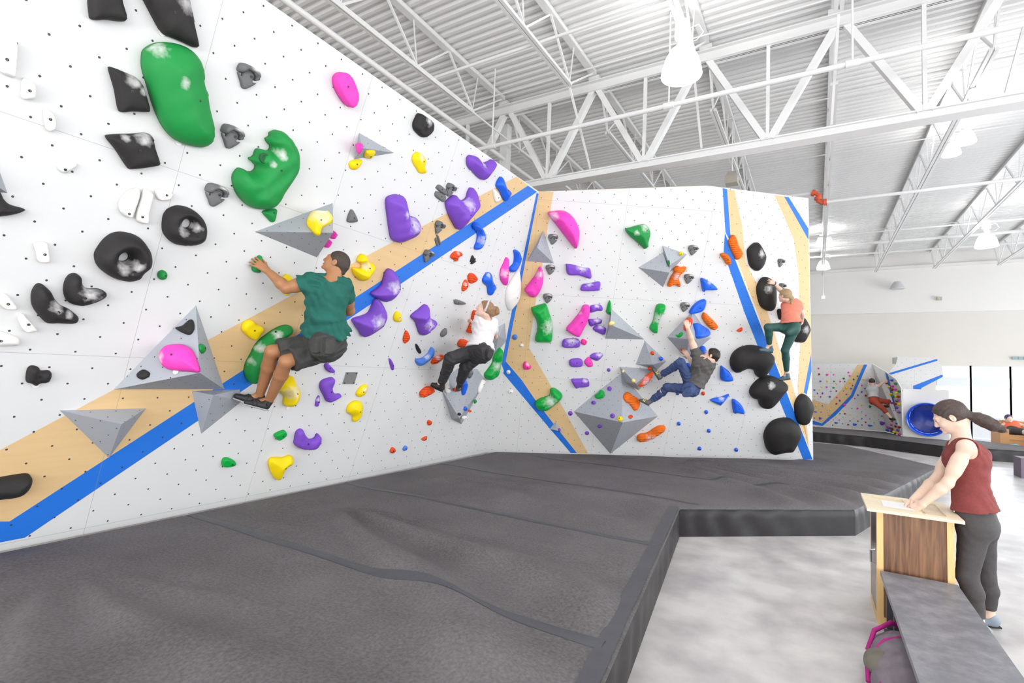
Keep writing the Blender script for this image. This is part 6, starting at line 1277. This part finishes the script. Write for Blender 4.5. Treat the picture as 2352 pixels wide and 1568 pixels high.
person('person climbing the left wall in a teal t-shirt and charcoal shorts', J, M_skinb, ('t_shirt', M_teal_shirt), ('shorts', M_shorts), (M_blk, M_sole, M_blk),
       hair_short(mat('hair_buzz', (.055, .038, .03), .7, noise=.4, nscale=60), .0045, .058, 'buzz_cut_hair'), h=.006, hands=dict(L=dict(n=nrm(PL1.n+A3((0, 0, .3))), curl=.42, spread=.25, t=A3((.2, .1, 1))), R=dict(curl=.7)), top_kw=dict(e=.016, sleeve=.48, rs=.085, wav=.0065, drop=.16, flare=.03, ws=[((.5, .4, 1), 55, 0), ((-.3, .5, 1.1), 72, 2), ((.2, .9, .8), 105, 3)]),
       bot_kw=dict(e=.03, leg=.88, rk=.112, wav=.004, rise=.4, butt=1.05), extra=man_extra, jaw=1.05, bulk=1.08)
# ---- woman in white
M_wshirt = mat('white_cotton', (.80, .78, .78), .85, bump=.1, bscale=200, dist=.002); M_jog = mat('black_joggers', (.03, .029, .031), .7, noise=.3, nscale=14)
M_bandw = mat('headband', (.6, .6, .66), .8)
J = dict(head=E6(975, 130, .50), shL=E6(890, 300, .46), shR=E6(1090, 345, .56), elL=E6(880, 465, .36), wrL=E6(800, 375, .2), haL=E6(772, 330, .14),
         elR=E6(1145, 560, .42), wrR=E6(1080, 500, .22), haR=E6(1040, 430, .14), chest=E6(985, 410, .52), waist=E6(930, 610, .56), pelvis=E6(905, 770, .62),
         hipL=E6(835, 790, .54), hipR=E6(925, 815, .61), knL=E6(440, 910, .42), anL=E6(305, 1280, .2), footL=E6(160, 1310, .1), heelL=E6(295, 1375, .2),
         knR=E6(680, 1030, .46), anR=E6(590, 1275, .27), footR=E6(560, 1385, .14), heelR=E6(590, 1350, .27), f=A3((-.74, -.6, .34)), u=A3((.34, .2, .9)))
def band_fn(root, P, f, u, r, s):
    b = MB(); a = [P(-.012+.112*math.cos(t)*.02-.0, .02+.1*math.cos(t), .092*math.sin(t)) for t in np.linspace(-2.0, 2.0, 15)]; b.tube(a, .013, 8); autosmooth(b.build('headband', M_bandw, root), 80)
person('person in a white t-shirt and black joggers climbing near the inside corner', J, M_skinl, ('t_shirt', M_wshirt), ('joggers', M_jog), (M_blk, M_soleb),
       hair_long(M_hairlight, [((-.1, .02, 0), .03), ((-.15, .05, .01), .042), ((-.165, .02, -.01), .04), ((-.135, -.03, 0), .03)], .012, .05, band_fn), h=.007, fem=True,
       hands=dict(L=dict(curl=.7), R=dict(curl=.7)), top_kw=dict(e=.02, sleeve=.5, rs=.075, wav=.005, drop=.14), bot_kw=dict(e=.027, leg=1., rk=.088, re=.06, shin=.96, wav=.004, rise=.4), extra=lambda r_, J_, P: face_parts(P, J_['f'], J_['u'], 1, r_, M_hairlight, M_lip))
# ---- man in grey shirt and jeans
M_gshirt = mat('grey_shirt', (.105, .098, .095), .85, noise=.2, nscale=12); M_jeans = mat('blue_jeans', (.045, .075, .19), .8, noise=.45, nscale=14, bump=.2, bscale=200, dist=.002)
M_yel = mat('shoe_yellow', (.8, .66, .12), .5); M_shg = mat('shoe_grey', (.12, .12, .13), .5)
PN = PL2.n
J = dict(head=E7(1275, 750, .62), shL=E7(1045, 740, .50), shR=E7(1235, 905, .62), elL=E7(965, 530, .42), wrL=E7(912, 345, .47), haL=E7(893, 265, .42),
         elR=E7(1000, 890, .40), wrR=E7(915, 770, .22), haR=E7(870, 700, .18), chest=E7(1150, 880, .60), waist=E7(1075, 1090, .62), pelvis=E7(990, 1230, .64),
         hipL=E7(950, 1190, .56), hipR=E7(960, 1270, .70), knL=E7(805, 860, .60), anL=E7(520, 1050, .32), footL=E7(400, 965, .24), heelL=E7(480, 1090, .32),
         knR=E7(610, 1235, .52), anR=E7(375, 1430, .38), footR=E7(205, 1425, .30), heelR=E7(310, 1480, .38), f=A3((-.9, .1, .35)), u=A3((.35, -.1, .9)))
person('person in grey t-shirt and blue jeans hanging off the centre wall', J, M_skinl, ('t_shirt', M_gshirt), ('jeans', M_jeans), (M_shg, M_soleb, M_yel),
       hair_short(M_hairblack, .012, .05), h=.007, hands=dict(L=dict(curl=.6), R=dict(curl=.75)), top_kw=dict(e=.018, sleeve=.45, rs=.07, wav=.005, drop=.12), bot_kw=dict(e=.012, leg=1., rk=.072, re=.058, shin=.93, wav=.004, rise=.5),
       extra=lambda r_, J_, P: face_parts(P, J_['f'], J_['u'], 1, r_, M_hairblack, M_lip))
# ---- woman in coral shirt and green leggings
M_coral = mat('coral_cotton', (.80, .25, .17), .85); M_leg = mat('green_leggings', (.02, .085, .075), .6); M_sb = mat('shoe_blue_grey', (.09, .15, .19), .5)
PN = PL3.n
J = dict(head=E3(685, 325, .42), shL=E3(725, 385, .34), shR=E3(855, 455, .46), elL=E3(645, 275, .28), wrL=E3(555, 170, .22), haL=E3(490, 150, .20),
         elR=E3(915, 560, .42), wrR=E3(910, 655, .26), haR=E3(905, 700, .22), chest=E3(775, 470, .44), waist=E3(760, 610, .48), pelvis=E3(770, 720, .50),
         hipL=E3(730, 735, .42), hipR=E3(795, 770, .54), knL=E3(470, 735, .38), anL=E3(490, 970, .30), footL=E3(375, 1025, .24), heelL=E3(505, 1040, .30),
         knR=E3(690, 1030, .46), anR=E3(712, 1320, .34), footR=E3(625, 1400, .27), heelR=E3(725, 1385, .35), f=A3((-.8, .5, .1)), u=A3((-.05, -.1, 1)))
def coral_extra(r_, J_, P):
    b = MB(); w = J_['wrL']; d = nrm(J_['haL']-w); b.lathe(w, [(.032, -.008), (.035, 0), (.032, .008)], 14, d); autosmooth(b.build('wristband', M_blk, r_), 80)
person('person in a coral t-shirt and dark green leggings standing on the big black holds', J, M_skinl, ('t_shirt', M_coral), ('leggings', M_leg), (M_sb, M_soleb),
       hair_long(M_hairblond, [((-.1, .0, 0), .035), ((-.13, -.06, .02), .032), ((-.12, -.14, .02), .02)], .012, .05), h=.0075, fem=True, S=.92, hands=dict(L=dict(curl=.25, spread=.2), R=dict(curl=.5)),
       top_kw=dict(e=.02, sleeve=.35, rs=.075, wav=.003, drop=.07), bot_kw=dict(e=.004, leg=1., rk=.066, re=.043, shin=.9, wav=0), extra=coral_extra)
# ---- small climber on the distant wall
KQ = lambda x, y, Y: at_y(1980+x/10.45, 860+y/10.45, Y)
M_gs = mat('light_grey_shirt', (.48, .48, .5), .85); M_rp = mat('rust_trousers', (.38, .06, .03), .8)
PN = A3((-.3, -1, 0))
J = dict(head=KQ(235, 175, 20.9), shL=KQ(205, 265, 20.95), shR=KQ(300, 285, 20.9), elL=KQ(175, 190, 21.15), wrL=KQ(185, 120, 21.3), haL=KQ(195, 90, 21.35),
         elR=KQ(400, 275, 20.85), wrR=KQ(520, 190, 20.75), haR=KQ(570, 160, 20.7), chest=KQ(245, 370, 20.9), waist=KQ(265, 490, 20.85), pelvis=KQ(285, 600, 20.8),
         hipL=KQ(270, 630, 20.75), hipR=KQ(320, 620, 20.9), knL=KQ(510, 820, 20.6), anL=KQ(680, 1020, 20.5), footL=KQ(780, 1070, 20.45), heelL=KQ(690, 1060, 20.55),
         knR=KQ(640, 650, 20.75), anR=KQ(570, 740, 20.8), footR=KQ(630, 760, 20.75), heelR=KQ(560, 770, 20.8), f=A3((.2, 1, .1)), u=A3((0, 0, 1)))
def cap_fn(root, c, f, u, s, h, P):
    r = np.cross(f, u); Fh = Field(c-.2*s, c+.2*s, .012); Fh.ell(P(-.02, .03, 0), (f, u, r), (.115*s, .1*s, .095*s), 0); Fh.cut(P(0, -.02, 0), -u); Fh.mesh('cap', M_blk, root)
    b = MB(); b.tube([P(-.11, .0, -.05), P(-.16, -.01, 0), P(-.11, .0, .05)], .012, 6); b.build('cap_brim', M_blk, root)
person('small figure in a grey shirt, rust trousers and dark cap climbing the distant colourful wall', J, M_skinl, ('t_shirt', M_gs), ('trousers', M_rp), (M_blk, M_soleb), cap_fn, h=.013, S=.98,
       top_kw=dict(e=.02, sleeve=.4, rs=.075, wav=.0, drop=.1), bot_kw=dict(e=.015, leg=1., rk=.075, re=.06, shin=.45, wav=0))
# ---- woman at the stand
M_tank = mat('maroon_tank', (.22, .045, .042), .85, noise=.25, nscale=60, bump=.2, bscale=240, dist=.002); M_cap = mat('charcoal_leggings', (.055, .05, .052), .75, noise=.25, nscale=80)
Q8 = lambda x, y, Y: at_y(2040+x/5.059, 900+y/5.059, Y)
PN = A3((0, 0, 1))
PX = lambda x, y, Y: at_y(x, y, Y)
hd = Q8(705, 282, 5.22)
J = dict(head=hd, shL=Q8(905, 640, 5.06), shR=Q8(790, 640, 5.42), elL=Q8(690, 1060, 5.03), wrL=Q8(400, 1300, 5.06), haL=Q8(280, 1360, 5.10),
         elR=Q8(560, 1010, 5.38), wrR=Q8(290, 1250, 5.22), haR=Q8(190, 1330, 5.17), chest=Q8(930, 760, 5.24), waist=Q8(960, 1130, 5.24), pelvis=PX(2243, 1190, 5.24),
         hipL=PX(2238, 1212, 5.14), hipR=PX(2252, 1212, 5.34), knL=PX(2221, 1322, 5.10), anL=PX(2247, 1425, 5.08), heelL=PX(2262, 1437, 5.09), footL=PX(2205, 1450, 5.05),
         knR=PX(2262, 1325, 5.36), anR=PX(2270, 1412, 5.38), heelR=PX(2281, 1424, 5.39), footR=PX(2232, 1432, 5.36), f=A3((-.85, .1, -.5)), u=A3((-.5, 0, .86)))
for q in 'LR':
    d = J['heel'+q]; J['heel'+q] = A3((d[0], d[1], .045)); J['an'+q] = A3((J['an'+q][0], J['an'+q][1], .095)); J['foot'+q] = A3((d[0]-.2, J['foot'+q][1]-.01, .035))
PN = A3((.2, -.6, .8))
shm = (J['shL']+J['shR'])/2
def desk_extra(r_, J_, P):
    face_parts(P, J_['f'], J_['u'], 1, r_, M_hairdark, M_lip)
    b = MB(); ft, ut = nrm(J_['f']), None
    b.lathe(P(-.125, -.06, 0), [(.012, -.01), (.024, -.008), (.026, 0), (.024, .008), (.012, .01)], 16, nrm(P(-.15, -.09, 0)-P(-.11, -.045, 0))); autosmooth(b.build('hair_tie', mat('hair_tie_blue', (.1, .12, .3), .6), r_), 80)
tail = [((-.09, -.03, 0), .042), ((-.125, -.06, 0), .026), ((-.145, -.085, 0), .042), ((-.17, -.125, .0), .047), ((-.195, -.17, 0), .043), ((-.225, -.215, 0), .024), ((-.24, -.245, 0), .006)]
fa = nrm(A3((-1, 0, 0)))
person('person in a maroon tank top and dark capri leggings bending over the wooden stand, ponytail', J, M_skinp, ('tank_top', M_tank), ('leggings', M_cap), (mat('sandal_grey', (.25, .3, .36), .6), M_soleb),
       hair_long(M_hairdark, tail, .013, .052), h=.0048, fem=True, S=1., bulk=1.0, hands=dict(L=dict(n=A3((.1, -.75, .65)), t=A3((-.2, .6, .6)), curl=.5, spread=.05), R=dict(n=A3((.1, .6, .75)), t=A3((0, -.7, .6)), curl=.55, spread=.05)),
       top_kw=dict(e=.012, sleeve=0, wav=.0022, drop=.15, flare=0, hole=[(J['shL']+A3((-.0, -.06, -.02)), (.11, .085, .115)), (J['shR']+A3((-.0, .06, -.02)), (.11, .085, .115))]),
       bot_kw=dict(e=.005, leg=1., rk=.066, re=.052, shin=.82, wav=.0008), extra=desk_extra)

# ------------------------------------------------------------------ bag under the bench
M_bagg = mat('bag_grey_mauve', (.20, .17, .20), .8, noise=.3, nscale=20); M_mag = mat('bag_magenta', (.42, .01, .2), .7); M_bagb = mat('bag_olive', (.16, .15, .12), .8, noise=.3)
root = empty('backpack', (.52, 3.55, 0)); tag(root, 'grey mauve backpack with magenta straps tucked under the bench', 'backpack')
Fg = Field((.3, 3.0, -.02), (.83, 4.1, .38), .008)
Fg.ell((.56, 3.5, .15), ((1, 0, 0), (0, 1, 0), (0, 0, 1)), (.19, .33, .15), 0); Fg.ell((.5, 3.3, .12), ((1, 0, 0), (0, 1, 0), (0, 0, 1)), (.15, .2, .12), .05); Fg.ell((.52, 3.72, .11), ((1, 0, 0), (0, 1, 0), (0, 0, 1)), (.15, .16, .1), .03)
Fg.waves(.006, [((1, .5, .3), 38, 0), ((.2, 1, .6), 55, 1)]); Fg.cut((0, 0, .022), (0, 0, -1)); Fg.mesh('bag_body', M_bagg, root)
Fg = Field((.3, 3.0, -.02), (.83, 4.1, .38), .008); Fg.ell((.44, 3.42, .16), ((1, 0, 0), (0, 1, .0), (0, 0, 1)), (.12, .14, .08), 0); Fg.waves(.004, [((.3, 1, .2), 60, 0)]); Fg.mesh('front_pocket', M_bagb, root)
for pts in ([(.60, 3.9, .2), (.50, 3.82, .27), (.40, 3.72, .23), (.36, 3.66, .12)], [(.58, 3.58, .3), (.44, 3.52, .26), (.34, 3.42, .17), (.34, 3.32, .08)], [(.5, 3.25, .2), (.4, 3.2, .16), (.36, 3.16, .08)]):
    b = MB(); b.tube(pts, .014, 8); autosmooth(b.build('strap', M_mag, root), 80)
root.location.x -= .07; root.location.y += .46
Fg = Field((.28, 3.6, 0), (.62, 4.2, .2), .008); Fg.cone((.44, 3.98, .05), (.42, 3.82, .055), .05, .045, .03); Fg.cone((.5, 3.96, .05), (.5, 3.8, .05), .045, .04, .02); Fg.waves(.003, [((1, .4, .2), 90, 0)]); Fg.cut((0, 0, .021), (0, 0, -1))
o = Fg.mesh('crumpled_cloth', mat('white_cloth', (.7, .68, .74), .8)); tag(o, 'small crumpled white cloth behind the backpack under the bench', 'cloth'); o.location.x -= .06; o.location.y += .42

# ------------------------------------------------------------------ slide box and upper structure
PB = plane3(kc, np.array((3.55, 20.02, .331)), kc+A3((0, 0, 1)))
zb = at_y(2069, 892, kc[1])[2]; zb2 = PB.hit(2181, 896)[2]
e1 = PB.hit(2181, 1012); 
c = PB.hit(2130, 962, .02); rr = abs((PB.hit(2178, 962)-PB.hit(2083, 962))@PB.u)/2; rr = min(rr, c[2]-.36)
m = MB(); a = kc+A3((.02, 0, 0)); b_ = A3((e1[0], e1[1], .331)); dpt = A3((.35, 1.6, 0))
V8 = [a, b_, b_+dpt, a+dpt, A3((a[0], a[1], zb)), A3((b_[0], b_[1], zb2)), A3((b_[0]+dpt[0], b_[1]+dpt[1], zb2)), A3((a[0]+dpt[0], a[1]+dpt[1], zb))]
m.add(V8, [(0, 3, 2, 1), (4, 5, 6, 7), (1, 2, 6, 5), (2, 3, 7, 6), (3, 0, 4, 7)])
cu = PB.uv(c); q4 = [PB.uv(V8[i]) for i in (0, 1, 5, 4)]; ring = [(cu[0]+rr*.9*math.cos(t), cu[1]+rr*.9*math.sin(t)) for t in np.linspace(0, 2*math.pi, 41)[:-1]]
rr_ = delaunay_2d_cdt([Vector(p) for p in list(q4)+ring], [(0, 1), (1, 2), (2, 3), (3, 0)]+[(4+i, 4+(i+1) % 40) for i in range(40)], [], 0, 1e-6)
vv = np.array([tuple(v) for v in rr_[0]]); m.add([PB.w(u_, v_) for u_, v_ in vv], [tuple(f_) for f_ in rr_[2] if np.hypot(*(vv[list(f_)].mean(0)-np.array(cu))) > rr*.88])
tag(m.build('slide_tower', M_wallw), 'plain white boxy tower that holds the blue tube slide', 'play structure', 'distant climbing structures')
M_slide = mat('slide_blue', (.01, .10, .75), .22, coat=.5)
root = empty('tube_slide', (c[0], c[1], .33)); tag(root, 'round glossy blue mouth of a tube slide beside the distant climbing wall', 'slide')
ax_ = nrm(PB.n+A3((0, 0, -.12)))
c = c+ax_*.02
m = MB(); m.lathe(c, [(rr*.86, -1.3), (rr*.88, -.3), (rr*.9, .0), (rr*.95, .1), (rr*1.0, .12), (rr, .06), (rr*.97, -.02), (rr*.94, -.3), (rr*.93, -1.3)], 48, ax_); autosmooth(m.build('tube', M_slide, root), 60)
m = MB(); m.lathe(c+ax_*.1, [(rr*.96, -.02), (rr*1.02, -.03), (rr*1.05, .0), (rr*1.02, .04), (rr*.96, .03), (rr*.94, 0), (rr*.96, -.02)], 48, ax_); autosmooth(m.build('rim', M_slide, root), 80)
m = MB(); cc = c-ax_*1.25; m.lathe(cc, [(0, 0), (rr*.9, 0), (rr*.9, -.02), (0, -.02)], 40, ax_); m.build('tube_end', M_slide, root)
PU = Plane(A3((2.4, 22.4, 2)), nrm(A3((-.1, -1, .05))))
poly = [(2040, 857), (2058, 836), (2062, 818), (2110, 821), (2150, 821), (2163, 842), (2167, 863), (2130, 880), (2098, 896), (2067, 896), (2052, 872)]
wall_mesh('topout_wall', [(PU, poly, 0, 0), (PU, [(2040, 857), (2152, 824), (2153.5, 828), (2044, 861)], 2, .004), (PU, [(2097, 886), (2164, 860), (2166, 865), (2116, 891), (2116, 896), (2098, 896)], 2, .004)], .6, 'pale angular upper structure with blue stripes rising behind the slide tower', 'distant climbing structures')['category'] = 'climbing structure'
q = at_y(2056, 827, 23.4); m = MB(); m.prism([at_y(2052, 821, 23.4), at_y(2063, 819, 23.4), at_y(2066, 835, 23.4), at_y(2052, 835, 23.4)], (0, .3, 0)); tag(m.build('wall_panel', mat('panel_grey', (.5, .5, .48), .7)), 'small grey slanted panel above the distant climbing wall', 'panel')

# ------------------------------------------------------------------ lounge corner
M_tan = mat('tan_leather', (.52, .25, .09), .5, noise=.1); M_or = mat('orange_shirt', (.85, .16, .08), .8); 
ys = 20.9; sx = at_y(2297, 1010, ys)[0]
root = empty('sofa', (sx+.75, ys+.4, 0)); tag(root, 'tan leather sofa at the right edge in front of the windows', 'sofa')
m = MB(); m.box((sx+.2, ys+.05, .12), (sx+2.2, ys+.9, .42)); o = m.build('seat_base', M_tan, root)
m = MB(); m.box((sx+.2, ys+.0, .42), (sx+1.15, ys+.7, .56)); m.build('seat_cushion', M_tan, root); m = MB(); m.box((sx+1.17, ys+.0, .42), (sx+2.2, ys+.7, .56)); m.build('seat_cushion', M_tan, root)
m = MB(); m.box((sx+.2, ys+.7, .42), (sx+2.2, ys+.95, .95)); m.build('backrest', M_tan, root)
m = MB(); m.box((sx, ys-.02, .05), (sx+.2, ys+.95, .72)); m.build('armrest', M_tan, root)
for x, y in ((sx+.05, ys+.03), (sx+.05, ys+.85), (sx+2.1, ys+.03)): m = MB(); m.box((x, y, 0), (x+.06, y+.06, .12)); m.build('leg', M_benchd, root)
PN = A3((0, -.5, .8))
G = lambda x, y, Y: at_y(2240+x/7.84, 920+y/7.84, Y)
pb = G(690, 545, ys+.3)
J = dict(head=G(605, 318, ys+.45), shL=G(585, 400, ys+.55), shR=G(730, 410, ys+.5), elL=G(480, 450, ys+.5), wrL=G(400, 455, ys+.4), haL=G(365, 430, ys+.35), elR=G(850, 450, ys+.45), wrR=G(960, 480, ys+.3), haR=G(990, 490, ys+.3),
         chest=G(670, 460, ys+.45), waist=G(690, 530, ys+.38), pelvis=A3((pb[0], ys+.35, .68)), hipL=A3((pb[0]-.08, ys+.3, .66)), hipR=A3((pb[0]+.1, ys+.3, .66)), knL=A3((pb[0]+.32, ys-.1, .66)), anL=A3((pb[0]+.36, ys-.2, .2)), heelL=A3((pb[0]+.36, ys-.18, .05)), footL=A3((pb[0]+.4, ys-.4, .04)),
         knR=A3((pb[0]+.55, ys-.05, .68)), anR=A3((pb[0]+.75, ys-.15, .22)), heelR=A3((pb[0]+.75, ys-.13, .05)), footR=A3((pb[0]+.8, ys-.35, .04)), f=A3((.3, -.9, -.1)), u=A3((0, 0, 1)))
person('seated figure in an orange top with arms spread on the tan sofa', J, M_skinp, ('top', M_or), ('shorts', M_shorts), (M_blk, M_soleb), hair_short(mat('purple_dark_hair', (.08, .05, .14), .6), .02, .04), h=.013, S=.95, top_kw=dict(e=.02, sleeve=.4, rs=.075, wav=0, drop=.08), bot_kw=dict(e=.02, leg=.6, rk=.09, wav=0))
q = at_z(2328, 1020, 0.05); q = at_y(2328, 1019, 20.3)
o = Field(A3((q[0]-.4, 20.1-.4, -.02)), A3((q[0]+.4, 20.1+.5, .6)), .015); o.ell((q[0], 20.25, .17), ((1, 0, 0), (0, 1, 0), (0, 0, 1)), (.22, .2, .17), 0); o.cut((0, 0, .01), (0, 0, -1)); o = o.mesh('bag', mat('aqua_fabric', (.12, .6, .6), .7)); tag(o, 'aqua coloured bag on the floor in front of the tan sofa', 'bag')
q0 = at_z(2349, 1098, 0); m = MB(); m.box((q0[0]-.02, q0[1], 0), (q0[0]+.5, q0[1]+.5, .42)); tag(m.build('storage_cube', mat('dark_lilac', (.2, .16, .22), .6)), 'dark box on the floor cut by the right picture edge', 'box')

for o in list(bpy.data.objects):
    if 'org' in o.keys(): del o['org']
